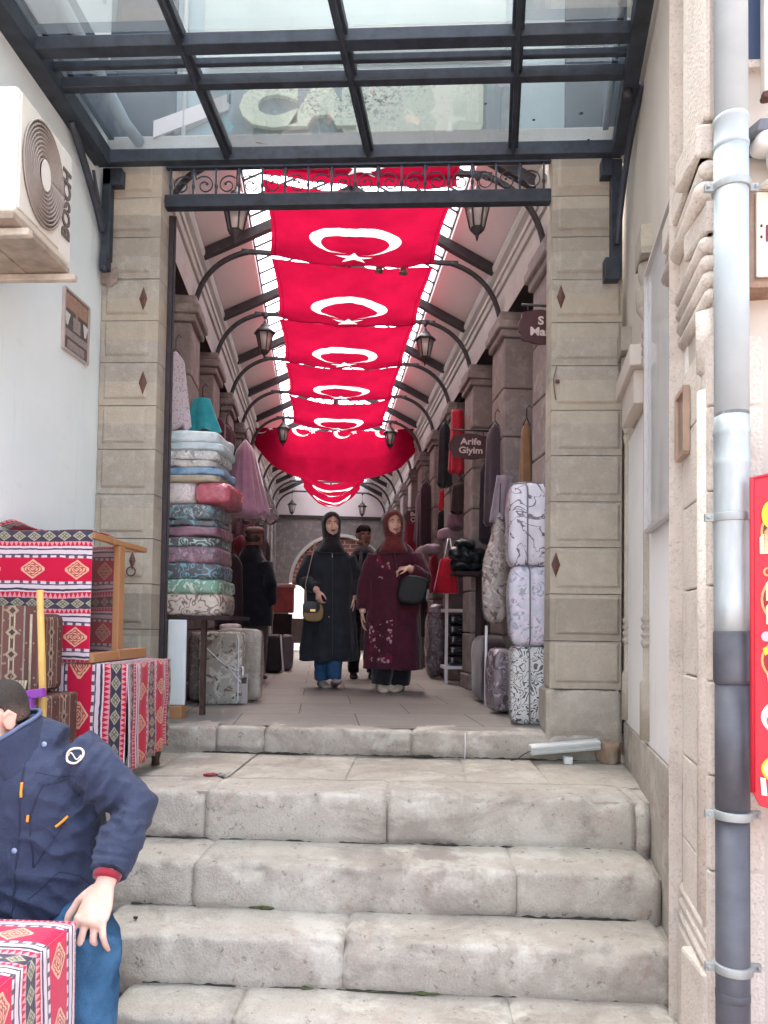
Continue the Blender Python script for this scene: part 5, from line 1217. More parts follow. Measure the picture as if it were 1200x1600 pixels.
# goods along the left wall behind the man in the cap
t = thing('red_box_stand', 'red slatted box of goods on a dark stand beyond the man in the cap', 'stand', A(-.55, 11, .85))
mb = MB(); mb.box((-.70,10.9,1.60),(-.39,11.3,1.98), A); mb.build('box', simple('box_red', '9a4a48', .7, .2, 12), t, bevel=.02)
mb = MB(); mb.box((-.72,10.88,1.97),(-.37,11.32,2.02), A); mb.build('lid', simple('box_pale', 'b08a88', .6, .15), t, bevel=.01)
mb = MB(); mb.box((-.68,10.92,.85),(-.41,11.28,1.58), A); mb.build('stand', M_DARK, t)
t = thing('dark_case', 'dark upright suitcase with a white edge beyond the man in the cap', 'suitcase', A(-.54, 9.0, .85))
mb = MB(); mb.soft(A(-.55,9.0,1.08),(.22,.2,.46), 8, 6, .006, 6, 4, TH); mb.build('case', simple('case_dark', '2c2428', .6, .2), t)
mb = MB(); mb.beam(A(-.46,8.9,1.31), A(-.42,8.9,.86), .012, .02); mb.build('trim', M_WPL, t)
softobj('grey_case', A(-.40,9.4,1.08), (.16,.25,.45), simple('case_grey', '6d6468', .6, .15), 'grey upright box behind the dark suitcase', 'box', rot=TH, seed=3)

# ------------------------------------------------------------------ bedding and clothes for sale, right side
BR = 'white bedding bags piled against the right pillar'
for i, (c, sz, base, cs, k, lb) in enumerate((
  ((.665,4.66,2.075),(.285,.26,.53),'c9c6d0',['54495a','5d4560'],'branch','topmost white bedding bag with plum flowers against the right pillar'),
  ((.672,4.66,1.578),(.275,.26,.50),'bdbfcc',['8f92a6','d2c4d4'],'floral','middle bedding bag in lilac and grey against the right pillar'),
  ((.660,4.65,1.090),(.235,.24,.49),'c6c8c4',['33343a'],'swirl','lowest bedding bag in black and white scrolls against the right pillar'))):
    t = thing('bedding_bag', lb, 'bedding bag', (c[0], c[1], c[2]-sz[2]/2), BR)
    mb = MB(); mb.soft(c, sz, 12, 6, .010, 6, i+11); mb.build('bag', fabric('bedR%d' % i, base, cs, 13 if k != 'swirl' else 26, .15, k, .4), t)
    mb = MB(); x = c[0]-.035+.012*i; y = c[1]-sz[1]/2-.004; mb.tube([(x-.01,y+.03,c[2]+sz[2]*.49),(x,y-.002,c[2]+sz[2]*.42),(x+.002,y-.004,c[2]),(x+.004,y,c[2]-sz[2]*.42),(x+.004,y+.03,c[2]-sz[2]*.48)], .005, 6); mb.build('piping', simple('pip_grey', '6d6a72', .5, .1), t)
    mb = MB(); zz = c[2]+sz[2]*.47; mb.tube([(c[0]-sz[0]*.47,y+.05,zz),(c[0]-.02,y+.015,zz+.008),(c[0]+sz[0]*.48,y+.05,zz)], .004, 6); mb.build('piping', simple('pip_grey', '6d6a72'), t)
M_PLB = fabric('plastic_brown', '9b8f86', ['5f4a44','b9b0aa'], 11, .12, 'floral', .8)
t = thing('hanging_quilt_bag', 'clear plastic bag of brown quilt hanging beside the white bedding', 'quilt bag', A(1.27,5.3,1.42))
mb = MB(); c = [(1.28,1.46,.07),(1.27,1.56,.10),(1.275,1.75,.105),(1.28,1.95,.10),(1.285,2.03,.06),(1.30,2.2,.045),(1.30,2.29,.015)]
rings = []
for (u, z, r) in c: rings.append([A(u+r*math.cos(a)*(1+.08*math.sin(a*5+z*9)), 5.3+r*.7*math.sin(a)*(1+.08*math.sin(a*4+z*7)), z) for a in [2*math.pi*k/28 for k in range(28)]])
mb.loft(rings); mb.build('bag', M_PLB, t, sub=1)
mb = MB(); mb.tube([A(1.30,5.3,2.28), A(1.31,5.32,2.5)], .004, 5); mb.build('string', M_IRONB, t)
mb = MB(); mb.grid(lambda s, q: A(1.24+.12*s+.02*(1-q)*(s-.5)+.045*q, 5.32+.01*math.sin(s*9), 2.21+.35*q), 8, 8); o = mb.build('lilac_cloth', cloth('lilac_grey', '8a7c86'), solid=.01); tag(o, 'lilac grey cloth hanging in front of a stone pier above the quilt bag', 'cloth')
softobj('quilt_bag', A(1.25,5.02,1.08), (.17,.2,.43), fabric('lowbag', '6f6068', ['a39aa2','3b3034'], 12, .15, 'floral', .8), 'small clear quilt bag leaning on the white pole', 'quilt bag', rot=TH+.2, seed=9)
mb = MB(); mb.tube([A(1.24,5.45,.85), A(1.245,5.45,1.45)], .010, 8); o = mb.build('white_pole', M_WPL); tag(o, 'thin white pole standing on the arcade floor beside the quilt bag', 'pole')
softobj('dark_bundle', A(1.33,5.75,1.12), (.2,.5,.5), cloth('dk_bundle', '33262c'), 'dark bundle of cloth behind the white pole', 'bundle', rot=TH, seed=14)
garment('gold_drape', 1.455, 5.15, 2.25, 2.92, .10, .07, .08, cloth('gold_drape', '7d5a40', '8d6a4c'), 'gold brown drape hanging beside the nearest right pier', 'drape', 5, 6)
t = thing('white_rack', 'white ladder rack with dark wrapped goods on the right', 'rack', A(1.42,7.45,.85))
mb = MB()
for u in (1.288,1.555): mb.box((u-.013,7.43,.85),(u+.013,7.47,2.06), A)
mb.build('uprights', M_WPL, t)
for z in (1.02,1.60,2.04):
    mb = MB(); mb.box((1.27,7.42,z-.016),(1.57,7.70,z+.016), A); mb.build('shelf', M_WPL, t)
g = G('dark_packs', .25); vv = g.mapped((4, 4, 9)); g.color(g.mix(g.noise(6, 4, .7, vv, .8).ss(.62, .66), '262329', '8f8a90')); g.set('Coat Weight', .4); M_DPK = g.m
for i, z in enumerate((1.04,1.145,1.25,1.355,1.46)):
    mb = MB(); mb.soft(A(1.425,7.57,z+.048),(.24,.24,.105), 8, 5, .006, 9, i+3, TH); o = mb.build('dark_package', M_DPK); tag(o, ('lowest','second','third','fourth','top')[i]+' dark wrapped package on the bottom shelf of the white rack', 'package', 'dark packages on the white rack')
softobj('grey_bundle', A(1.425,7.57,1.78), (.24,.24,.34), simple('greyb', '5a5055', .6, .25, 14), 'grey bundle on the middle shelf of the white rack', 'bundle', rot=TH, seed=8)
for i, (u, v, z, sz) in enumerate(((1.24,6.52,2.09,(.16,.22,.13)),(1.36,6.54,2.07,(.17,.22,.14)),(1.29,6.52,2.18,(.17,.2,.10)),(1.33,6.62,2.00,(.26,.24,.14)))):
    mb = MB(); mb.soft(A(u, v, z), (sz[0]*1.15,sz[1],sz[2]*.9), 12, 3.2, .035, 13, i+70, TH); o = mb.build('black_bag', simple('black_bag_plastic', '1d2226', .35, .3, 20, .4, 30)); tag(o, ('left black bag of the pile over the rack','right black bag of the pile over the rack','topmost black bag of the pile over the rack','largest black bag, lowest of the pile over the rack')[i], 'bag', 'black bags piled over the rack')
t = thing('black_bag_shelf', 'dark narrow shelf stand holding the black bags', 'stand', A(1.36,6.58,.85)); mb = MB(); mb.box((1.19,6.46,1.90),(1.46,6.74,1.93), A); mb.build('top', M_DARK, t); mb = MB(); mb.box((1.43,6.48,.85),(1.46,6.72,1.90), A); mb.build('support', M_DARK, t)
# red carrier bag
t = thing('red_bag', 'plain red cloth bag hanging in front of the black bags', 'bag', A(1.19,6.95,1.745))
mb = MB(); rings = []
for z, a, d in ((1.745,.124,.05),(1.77,.124,.06),(1.91,.098,.055),(2.05,.072,.04),(2.095,.066,.02)):
    rings.append([A(1.20+a*(abs(math.cos(q))**.5*(1 if math.cos(q) > 0 else -1))+.08*(2.0-z)*-.3, 6.95+d*math.sin(q)+.008*math.sin(5*q), z) for q in [2*math.pi*k/28 for k in range(28)]])
mb.loft(rings); mb.build('body', cloth('bag_red', 'a30f26', 'b3182e'), t, sub=1)
mb = MB()
for sx in (-.045,.045): mb.tube([A(1.215+sx,6.95,2.085), A(1.215+sx*.6,6.95,2.18), A(1.22+sx*.2,6.97,2.28)], .006, 6)
mb.build('handle', M_WPL, t)
softobj('wrapped_roll', A(1.30,8.25,1.27), (.22,.26,.83), fabric('wraproll', '5c5560', ['857d88','3a343c'], 10, .2, 'floral', .7), 'grey plastic wrapped roll standing behind the woman in maroon', 'roll', rot=TH, p=3.5, amp=.02, seed=6)
GR = 'garments hung along the right wall'
garment('red_garment', 1.355, 7.3, 2.98, 3.62, .16, .13, .12, cloth('red_satin', 'a01226', 'b81f33', .5), 'long red sequinned garment hanging above the round shop sign', 'garment', 6, 3, group=GR, shoulders=False)
garment('black_garment', 1.335, 7.95, 2.97, 3.68, .15, .12, .12, cloth('black_satin', '17151b', '2a2830', .5), 'long black garment with sequins hanging beside the red one', 'garment', 6, 5, group=GR)
garment('red_garment', 1.44, 8.6, 2.80, 3.06, .12, .10, .08, cloth('red_small', 'b01028'), 'small red garment hanging below the long black one', 'garment', 4, 8, group=GR, hanger=False)
garment('brown_garment', 1.44, 7.55, 2.62, 2.94, .20, .16, .12, cloth('brown_dark', '3a2c2d'), 'dark brown garment hanging below the long red one', 'garment', 5, 9, group=GR)
garment('dark_coat', 1.43, 6.2, 2.16, 2.88, .18, .15, .14, cloth('coat_plum', '2a1f28'), 'dark plum coat hanging to the right of the round shop sign', 'coat', 5, 2, group=GR)
garment('black_lower', 1.40, 8.4, 2.45, 2.78, .16, .12, .1, cloth('black_low', '201a1e'), 'black garment hanging below the small red one', 'garment', 5, 1, group=GR)
for i, (u, v, z, sz, c) in enumerate(((1.38,8.0,2.44,(.22,.2,.14),'8d727c'),(1.46,7.9,2.58,(.18,.2,.2),'7d6570'),(1.30,8.6,2.34,(.2,.2,.12),'94808a'))):
    mb = MB(); mb.soft(A(u, v, z), sz, 8, 3, .02, 9, i+90, TH+.3); o = mb.build('pink_bundle', simple('pinkb%d' % i, c, .7, .2, 16, .3, 30)); tag(o, ('pink grey clothes bundle above the red bag','tall pink grey bundle below the brown garment','pale pink bundle left of the red bag')[i], 'bundle', 'pinkish bundles above the red bag')
garment('pink_wrap', 1.24, 9.0, 1.9, 2.42, .22, .16, .12, cloth('pink_wrap', '8d6d78', 'a58a94'), 'pink wrapped garment hanging behind the woman in maroon', 'garment', 7, 3, group=GR)
garment('wine_wrap', 1.36, 8.8, 1.85, 2.3, .12, .1, .08, cloth('wine_wrap', '8c1a2c'), 'crimson garment strip between the pink wrap and black bags', 'garment', 4, 3, group=GR)
for i, (u, v, z0, z1, w0, w1, c, lb) in enumerate((
  (1.33,9.35,2.35,3.30,.20,.16,'3a2530','plum long garment hung past the black one on the right'),(1.34,9.8,2.55,3.25,.18,.15,'6b5560','mauve garment hung far along the right wall'),
  (1.33,10.05,1.3,2.3,.26,.2,'4a3a42','dull purple coat hung low on the right behind the maroon coat'),(1.33,10.9,2.2,3.1,.2,.16,'7c2434','brick red garment hung far along the right wall'),
  (1.33,11.5,1.6,2.6,.22,.18,'2a2429','black coat hung far along the right wall'),(1.33,12.3,2.1,3.0,.22,.18,'84727a','pale grey garment hung far along the right wall'),
  (1.36,5.72,2.25,3.05,.16,.13,'453840','grey plum garment hung between the first two right piers'),(1.40,5.62,1.9,2.35,.16,.13,'6d3a44','faded red cloth hung beside the quilt bag'),
  (-.93,7.2,2.75,3.35,.2,.15,'5c4048','brown rose garment hung above the pink dress'),(-.90,7.7,1.35,2.15,.24,.2,'33252c','dark garment hung low beside the man in the cap'),
  (-.90,8.9,2.45,3.15,.22,.18,'8a6a76','dusty rose garment hung far along the left wall'),(-.92,10.8,2.2,3.0,.22,.18,'57454c','grey brown garment hung far along the left wall'),
  (-.92,12.0,1.8,2.8,.24,.2,'3b2a30','dark brown garment farthest along the left wall'))):
    garment('hanging_garment', u, v, z0, z1, w0, w1, .13, cloth('hg%d' % i, c), lb, 'garment', 5+i%3, i*1.7, group='garments hung in front of the shops')
# hanging shop signs
M_SGN = simple('sign_brown', '4a2d30', .45, .15, 12, .05, 30); M_SLT = simple('sign_letters', 'c9b8b4', .5, .05)
def shopsign(u, v, z, wd, ht, lines, size, label):
    t = thing('shop_sign', label, 'sign', A(u, v, z-ht/2), 'brown projecting shop signs on the right'); mb = MB(); P = []
    for k in range(48):
        a = 2*math.pi*k/48; c, s = math.cos(a), math.sin(a); e = 3.2
        r = 1+.05*math.cos(8*a); P.append(A(u+wd/2*abs(c)**(2/e)*(1 if c > 0 else -1)*r, v, z+ht/2*abs(s)**(2/e)*(1 if s > 0 else -1)*r))
    mb.prism(P, A(0, .02, 0)-A(0, 0, 0)); mb.build('board', M_SGN, t, bevel=.002)
    mb = MB(); mb.tube([A(u-wd*.45, v+.01, z+ht*.66), A(1.45, v+.01, z+ht*.66)], .008, 6)
    for s in (-.3,.3): mb.tube([A(u+wd*s, v+.01, z+ht*.45), A(u+wd*s, v+.01, z+ht*.66)], .005, 6)
    mb.build('bracket', M_IRONB, t)
    n = len(lines)
    for i, l in enumerate(lines): text(l, size, M_SLT, A(u, v-.004, z+(.5*(n-1)-i)*size*.98), A(1,0,0)-A(0,0,0), (0,0,1), t, bold=.002, sx=1.15)
shopsign(1.285, 6.3, 3.01, .37, .215, ('Arife','Giyim'), .078, 'brown round cornered sign reading Arife Giyim')
shopsign(1.318, 4.37, 3.285, .26, .205, ('S','Man'), .070, 'brown sign starting with S, cut off by the right pillar')
shopsign(1.365, 10.4, 2.98, .37, .20, ('Beyza','\u00c7eyiz'), .080, 'far brown sign reading Beyza \u00c7eyiz above the maroon headscarf')
# ------------------------------------------------------------------ people
M_SKIN = {}
def skin(name, c, c2):
    g = G(name, .5, 0, .4); g.color(g.mix(g.noise(14, 5, .6).ss(.35, .65), c, c2)); g.set('Subsurface Weight', .12).set('Subsurface Radius', (.02,.008,.004)) if False else None
    g.bump(g.noise(160, 3, .6), .12, .002); return g.m
def basis(fwd, up=(0,0,1)):
    f = Vector(fwd).normalized(); u = Vector(up); s = f.cross(u).normalized(); u = s.cross(f).normalized(); return s, f, u
def head(mb, c, fwd, up=(0,0,1), k=1.0, ears=True):
    """skull, jaw, nose, brow, cheeks, lips and ears about the head's centre; returns the local->world map"""
    s, f, u = basis(fwd, up); c = Vector(c); M3 = Matrix((s, f, u)).transposed()
    P = lambda x, y, z: c+s*(x*k)+f*(y*k)+u*(z*k)
    E = lambda x, y, z, a, b, d, n=18, m=12: mb.ell(P(x,y,z), (a*k, b*k, d*k), n, m, M3)
    E(0,-.010,.032,.074,.092,.080,24,16); E(0,.020,-.030,.059,.070,.082,24,16); E(0,.052,-.088,.030,.028,.024)
    for x in (-1,1): E(x*.036,.058,-.018,.024,.026,.022); E(x*.046,.02,-.062,.022,.04,.03)
    E(0,.072,.028,.052,.020,.016)
    mb.tube([P(0,.086,.018), P(0,.096,-.004), P(0,.106,-.022)], [.009*k,.010*k,.014*k], 10); E(0,.096,-.030,.020,.013,.009)
    E(0,.085,-.052,.023,.011,.006); E(0,.084,-.062,.020,.011,.0065)
    if ears:
        for x in (-1,1):
            E(x*.078,-.008,-.004,.009,.019,.032); mb.tube([P(x*.083,.008,.014), P(x*.088,-.010,.028), P(x*.088,-.026,.010), P(x*.083,-.016,-.020), P(x*.079,-.002,-.032)], .006*k, 8)
    return P
def face_bits(P, t, k=1.0, parent=None, lips='8d4a44', brow='2a1f1c'):
    mw = simple('eye_white', 'c9c4c0', .3, .03); mi = simple('eye_dark', '231a17', .2, .1)
    mb = MB()
    for x in (-1,1): mb.ell(P(x*.031,.074,.004), (.013*k,.010*k,.007*k), 12, 8)
    mb.build('eyes', mw, t)
    mb = MB()
    for x in (-1,1): mb.ell(P(x*.031,.0815,.004), (.0048*k,.004*k,.0052*k), 10, 6)
    mb.build('irises', mi, t)
    mb = MB()
    for x in (-1,1): mb.tube([P(x*.012,.088,.022), P(x*.030,.087,.030), P(x*.050,.070,.024)], [.0035*k,.0045*k,.002*k], 6)
    mb.build('eyebrows', simple('brow_%s' % brow, brow, .8, .1), t)
    mb = MB(); mb.tube([P(-.021,.088,-.0565), P(-.008,.0965,-.0545), P(0,.0975,-.0560), P(.008,.0965,-.0545), P(.021,.088,-.0565)], [.002*k,.0045*k,.0042*k,.0045*k,.002*k], 8)
    mb.tube([P(-.018,.088,-.0595), P(0,.0965,-.0635), P(.018,.088,-.0595)], [.002*k,.0055*k,.002*k], 8); mb.build('lips', simple('lips_%s' % lips, lips, .5, .08), t)
def hand(mb, w, d, palm, thumb, curl=(.3,.35,.4,.45), k=1.0, tcurl=.4, spread=.10):
    """palm with five separate fingers: w wrist, d direction of the hand, palm: where the palm faces, thumb: side of the thumb"""
    w = Vector(w); d = Vector(d).normalized(); pn = Vector(palm); pn = (pn-d*pn.dot(d)).normalized(); th = Vector(thumb); th = (th-d*th.dot(d)-pn*th.dot(pn)).normalized()
    offs = (.030,.010,-.010,-.028); ln = ((.042,.028,.022),(.047,.031,.023),(.043,.029,.022),(.034,.023,.020)); L = .088*k
    mb.tube([w-d*.03*k, w+d*.012*k, w+d*.03*k], [.024*k,.025*k,.024*k], 12, sq=.72, up=pn)
    mb.soft(w+d*.05*k, (.001,.001,.001), 2)
    s0 = th; P = lambda a, b, c: w+d*(a*k)+th*(b*k)+pn*(c*k)
    mb.loft([[P(a, bw*math.cos(q), c0+tk*math.sin(q)) for q in [2*math.pi*i/16 for i in range(16)]] for a, bw, tk, c0 in ((.0,.024,.017,0),(.02,.031,.017,0),(.045,.039,.016,.001),(.07,.041,.0145,.001),(.088,.037,.011,.0),(.094,.03,.006,0))])
    for i in range(4):
        base = P(.084-.004*abs(i-1), offs[i], -.001); a = curl[i]*.55; q = base; dirn = (d+th*(spread*(1.5-i)*.6)).normalized(); pts = [q-dirn*.012*k]; rr = [.0098*k]
        for j, l in enumerate(ln[i]):
            ang = a if j == 0 else (curl[i]*.95 if j == 1 else curl[i]*.6)
            ax = dirn.cross(pn).normalized(); dirn = (Matrix.Rotation(ang, 3, ax) @ dirn).normalized()
            n2 = q+dirn*l*k*.5; q = q+dirn*l*k; pts += [n2, q]; r = (.0092,.0082,.0073)[j]*k*(.9 if i == 3 else 1); rr += [r*.97, r*1.0 if j < 2 else r*.8]
            pn_ = pn
        mb.tube(pts, rr, 10); mb.ell(pts[-1], (rr[-1]*1.05,)*3, 10, 8); mb.ell(base, (.0112*k,)*3, 10, 8)
    b = P(.018, .026, .004); d1 = (d*.62+th*.72+pn*.30).normalized(); d2 = (d*.86+th*.38+pn*.32*tcurl*2).normalized(); d3 = (d*.95+th*.10+pn*.5*tcurl*2).normalized()
    p1 = b+d1*.040*k; p2 = p1+d2*.033*k; p3 = p2+d3*.026*k
    mb.tube([b-d1*.008*k, b+d1*.02*k, p1, (p1+p2)/2, p2, p3], [.014*k,.0135*k,.0112*k,.0102*k,.0098*k,.0072*k], 10); mb.ell(p3, (.0075*k,)*3, 10, 8)
def ringloft(mb, fr, secs, n=40, fold=0, fseed=0, famp=0.0):
    """secs: (z, half width, half depth, cx, cy); gentle vertical folds that deepen towards the hem"""
    zt, zb = secs[-1][0], secs[0][0]; R = []
    for (z, a, b, cx, cy) in secs:
        q = (zt-z)/(zt-zb) if zt != zb else 0
        R.append([fr(cx+a*math.cos(t)*(1+famp*q*math.sin(t*fold+fseed+q*2)), cy+b*math.sin(t)*(1+famp*q*math.sin(t*fold+fseed+q*2)), z) for t in [2*math.pi*k/n for k in range(n)]])
    mb.loft(R)
def crumple(mb, amp, sc, seed=0, aniso=(1,1,1)):
    o = Vector((seed*3.1, seed, seed*1.7)); n = [Vector((0,0,0)) for _ in mb.v]
    for f in mb.f:
        a, b, c = (mb.v[f[i]] for i in range(3)); k = (b-a).cross(c-a)
        for i in f: n[i] += k
    for i, p in enumerate(mb.v):
        if n[i].length > 0:
            q = Vector((p.x*aniso[0], p.y*aniso[1], p.z*aniso[2]))*sc+o
            d = noise.noise(q)+.5*noise.noise(q*2.3); d = -abs(d)+.25 if amp < 0 else d
            mb.v[i] = p+n[i].normalized()*abs(amp)*d
    return mb
def frame(u, v, turn):
    c, s = math.cos(turn), math.sin(turn)
    return lambda x, y, z: A(u+x*c-y*s, v+x*s+y*c, .85+z)
def shoe(mb, fr, x, y, z, yaw, L=.25, lift=0):
    c, s = math.cos(yaw), math.sin(yaw)
    R = []
    for a, wd, h in ((-.06,.028,.055),(-.04,.036,.075),(.0,.038,.085),(.05,.042,.070),(.11,.047,.050),(.155,.044,.038),(.185,.028,.025)):
        q = a*L/.25; R.append([fr(x+(wd*math.cos(t))*c-(-q)*s*-1*-1, y-q*c+(wd*math.cos(t))*s, z+lift*max(0,(q+.02))*1.2+max(0, h*(.5+.5*math.sin(t)))) for t in [2*math.pi*k/16 for k in range(16)]])
    mb.loft(R)
def legs(mb, fr, hips, knees, ankles, r=(.085,.058,.045)):
    for h, k, a in zip(hips, knees, ankles): mb.tube([fr(*h), fr(*[(h[i]+k[i])/2 for i in range(3)]), fr(*k), fr(*[(k[i]+a[i])/2 for i in range(3)]), fr(*a)], [r[0], r[0]*.9, r[1], r[1]*.98, r[2]], 14)
def arm(mb, fr, sh, el, wr, r=(.05,.04,.03)):
    mb.tube([fr(*sh), fr(*[(sh[i]+el[i])/2 for i in range(3)]), fr(*el), fr(*[(el[i]+wr[i])/2 for i in range(3)]), fr(*wr)], [r[0], r[0]*.98, r[1], r[1]*.95, r[2]], 14)
def shawl(P, k=1.0, seed=0):
    """headscarf: a shell round the head open at the face, wrapped under the chin and over the shoulders"""
    mb = MB(); n, m = 40, 26; V = []; F = []
    out = []
    for i in range(m+1):
        ph = math.pi*(i/m)                       # from crown to nape / throat
        for j in range(n):
            t = 2*math.pi*j/n                    # 0 = front
            out.append((ph, t))
    return mb
def person(label, fr, body, parts, cat='person'):
    """body: MB of overlapping shapes; parts: (name, MB, material, voxel, smooth)"""
    o = fr(0, 0, 0); t = thing('person', label, cat, o)
    b = fuse(body[0], body[2], 3); b.build('body', body[1], t)
    return t
def hijab(t, P, fr, mat, k=1.0, chestw=.17, seed=1, tilt=0.0):
    s = MB()
    # ring of cloth round the face, hood behind it, folds under the chin
    def hood(x, y, z): return P(x, y, z)
    R = []
    prof = [(.098,.058,.062,-.010),(.072,.066,.085,-.004),(.03,.070,.095,.0),(-.02,.072,.098,-.002),(-.07,.074,.092,-.004),(-.105,.078,.088,-.004)]
    n = 36
    # hood as closed shell cut open at the face: angle gap around the front
    for i2 in range(22):
        z = .124-.245*i2/21
        wx = .089*math.sqrt(max(.004, 1-(max(0, z-.02)/.106)**2)) if z > .02 else .089-.012*((.02-z)/.14)
        b = .104*math.sqrt(max(.004, 1-(max(0, z-.03)/.098)**2)) if z > .03 else .104-.010*((.03-z)/.15)
        e = 1-((z+.010)/.086)**2; g0 = .84*math.sqrt(e) if e > 0 else 0.0; yc = -.010+(.010*(1-e) if e < 1 else 0)
        r = []
        for i in range(n+1):
            a = math.pi/2+g0+(2*math.pi-2*g0)*i/n
            r.append(P(wx*math.cos(a)*(1+.015*math.sin(i*1.3+z*40)), yc+b*math.sin(a), z))
        R.append(r)
    s.loft(R, False, 0, True, False)
    o = s.build('headscarf', mat, t, fixn=True, solid=.010, sub=1)
    w = MB(); R = []
    for z, a, b, yc in ((-.095,.070,.080,.004),(-.12,.078,.088,.012),(-.15,.086,.095,.018),(-.18,.098,.104,.018),(-.21,.115,.115,.016),(-.24,chestw*.92,.118,.012),(-.275,chestw*.95,.122,.016)):
        R.append([P(a*math.cos(q)*(1+.03*math.sin(q*7+z*60)), yc+b*math.sin(q)*(1+.03*math.sin(q*5+z*40)), z) for q in [2*math.pi*i/40 for i in range(40)]])
    w.loft(R); w.build('scarf_wrap', mat, t, sub=1)

# ---- woman in black coat
fr = frame(.09, 6.95, 0.10)
SK1 = skin('skin_fair', 'deb5a2', 'd0a38f')
def woman_body(hc, facing, arms, leg):
    b = MB(); P = head(b, fr(*hc), fr(*facing)-fr(0,0,0), k=1.0, ears=False)
    b.tube([fr(hc[0],hc[1]+.02,hc[2]-.06), fr(hc[0]*.5,.0,hc[2]-.20)], [.055,.06], 14)
    ringloft(b, fr, [(.80,.15,.11,0,0),(.95,.14,.10,0,0),(1.12,.13,.09,0,0),(1.22,.10,.07,0,0),(1.32,.055,.05,0,0)], 24)
    for a in arms: arm(b, fr, *a)
    legs(b, fr, *leg); return b, P
hc = (0.0,-.05,1.515)
b, P = woman_body(hc, (.05,-1,.02), [((-.14,0,1.20),(-.25,.01,1.0),(-.135,-.17,.90)), ((.14,0,1.20),(.25,.04,1.02),(.22,-.03,.83))], ([(-.08,0,.82),(.08,0,.82)],[(-.07,-.03,.46),(.05,-.08,.46)],[(-.06,.06,.09),(.045,-.10,.09)]))
hand(b, fr(-.130,-.175,.895), fr(.10,-.10,-.95)-fr(0,0,0), fr(.75,.6,0)-fr(0,0,0), fr(.6,-.8,0)-fr(0,0,0), (.9,1.0,1.05,1.1), .92)
hand(b, fr(.22,-.03,.83), fr(0,-.05,-1)-fr(0,0,0), fr(-1,0,0)-fr(0,0,0), fr(0,-1,0)-fr(0,0,0), (.5,.55,.6,.65), .92)
t = person('young woman in a black coat, black headscarf and blue jeans walking towards the gate', fr, (b, SK1, .0065), [])
W1 = t; face_bits(P, t)
M_BLK = cloth('black_scarf', '14131a', '1c1b22', .8); M_COATB = simple('navy_black_coat', '1c2027', .75, .2, 12, .35, 30, 0, .25, '262a33', 0, .15)
hijab(t, P, fr, M_BLK, 1, .145)
mb = MB(); ringloft(mb, fr, [(.255,.275,.20,.0,0),(.45,.262,.19,0,0),(.70,.245,.175,0,0),(.92,.225,.160,0,0),(1.08,.215,.152,0,0),(1.20,.200,.140,0,0),(1.27,.165,.118,0,.005),(1.33,.11,.09,0,.0),(1.37,.085,.08,0,-.01)], 48, 7, 1, .06)
for a, e, w in (((-.165,.0,1.225),(-.262,.01,.99),(-.145,-.165,.925)), ((.165,.0,1.225),(.262,.04,1.02),(.236,-.02,.86))): arm(mb, fr, a, e, w, (.074,.070,.054))
b2 = crumple(crumple(fuse(mb, .010, 4), .012, 7, 2, (1,1,.5)), -.012, 9, 6, (1,1,.45)); b2.build('coat', M_COATB, t)
mb = MB(); mb.beam(fr(.005,-.165,1.30), fr(.012,-.215,.30), .004, .008); mb.build('coat_placket', M_BLK, t)
mb = MB()
for x, y, z in ((.0,-.158,1.235),(.0,-.162,1.215),(-.028,-.222,.66)): mb.ell(fr(x,y,z), (.006,.005,.012 if z > 1 else .006), 8, 6)
mb.build('snap_fasteners', simple('snap_silver', 'b5b5b8', .3, .05, 10, 0, 10, .6), t)
mb = MB(); legs(mb, fr, [(-.075,0,.60),(.07,0,.60)], [(-.065,-.03,.42),(.05,-.08,.42)], [(-.058,.05,.075),(.045,-.10,.085)], (.095,.078,.066)); crumple(fuse(mb, .010, 3), .006, 14, 3).build('jeans', simple('blue_denim', '2b4f74', .85, .2, 20, .3, 60), t)
mb = MB(); shoe(mb, fr, -.058,.04,0,.15); mb.build('shoe', simple('grey_shoe', '8e8880', .7, .15, 20), t)
mb = MB(); shoe(mb, fr, .048,-.11,.004,0,.25,.25); mb.build('shoe', simple('grey_shoe', '8e8880'), t)
# her handbag
BGF = fr
t = thing('tan_handbag', 'tan and black flap handbag hanging from the shoulder of the woman in black', 'handbag', fr(-.17,-.24,.62))
mb = MB(); P0 = []
for q in range(28):
    a = 2*math.pi*q/28; x = .092*abs(math.cos(a))**.6*(1 if math.cos(a) > 0 else -1); z = .085*abs(math.sin(a))**.8*(1 if math.sin(a) > 0 else -1); P0.append((x, z))
mb.loft([[fr(-.175+x*s, -.235+y, .70+z*s) for x, z in P0] for y, s in ((-.040,.9),(-.032,1),(.03,1),(.04,.9))]); mb.build('body', cloth('tan_leather', '94805c', '84704e', .55, 0), t)
mb = MB(); mb.loft([[fr(-.195+x*.84, -.235+y, .745+z*.62) for x, z in P0] for y in (-.052,-.040)]); mb.build('flap', simple('black_leather', '16171b', .4, .2), t, bevel=.003)
mb = MB(); mb.beam(fr(-.205,-.291,.715), fr(-.16,-.291,.715), .012, .02, (0,0,1)); mb.build('clasp', simple('gold_clasp', 'd2b774', .3, .1, 10, 0, 10, .6), t)
mb = MB(); mb.tube([fr(-.235,-.235,.76), fr(-.245,-.215,.95), fr(-.20,-.175,1.15), fr(-.165,-.145,1.30), fr(-.16,-.04,1.355)], .0085, 8, sq=.5); mb.build('strap', simple('strap_pale', 'a3927e', .5, .1), t)

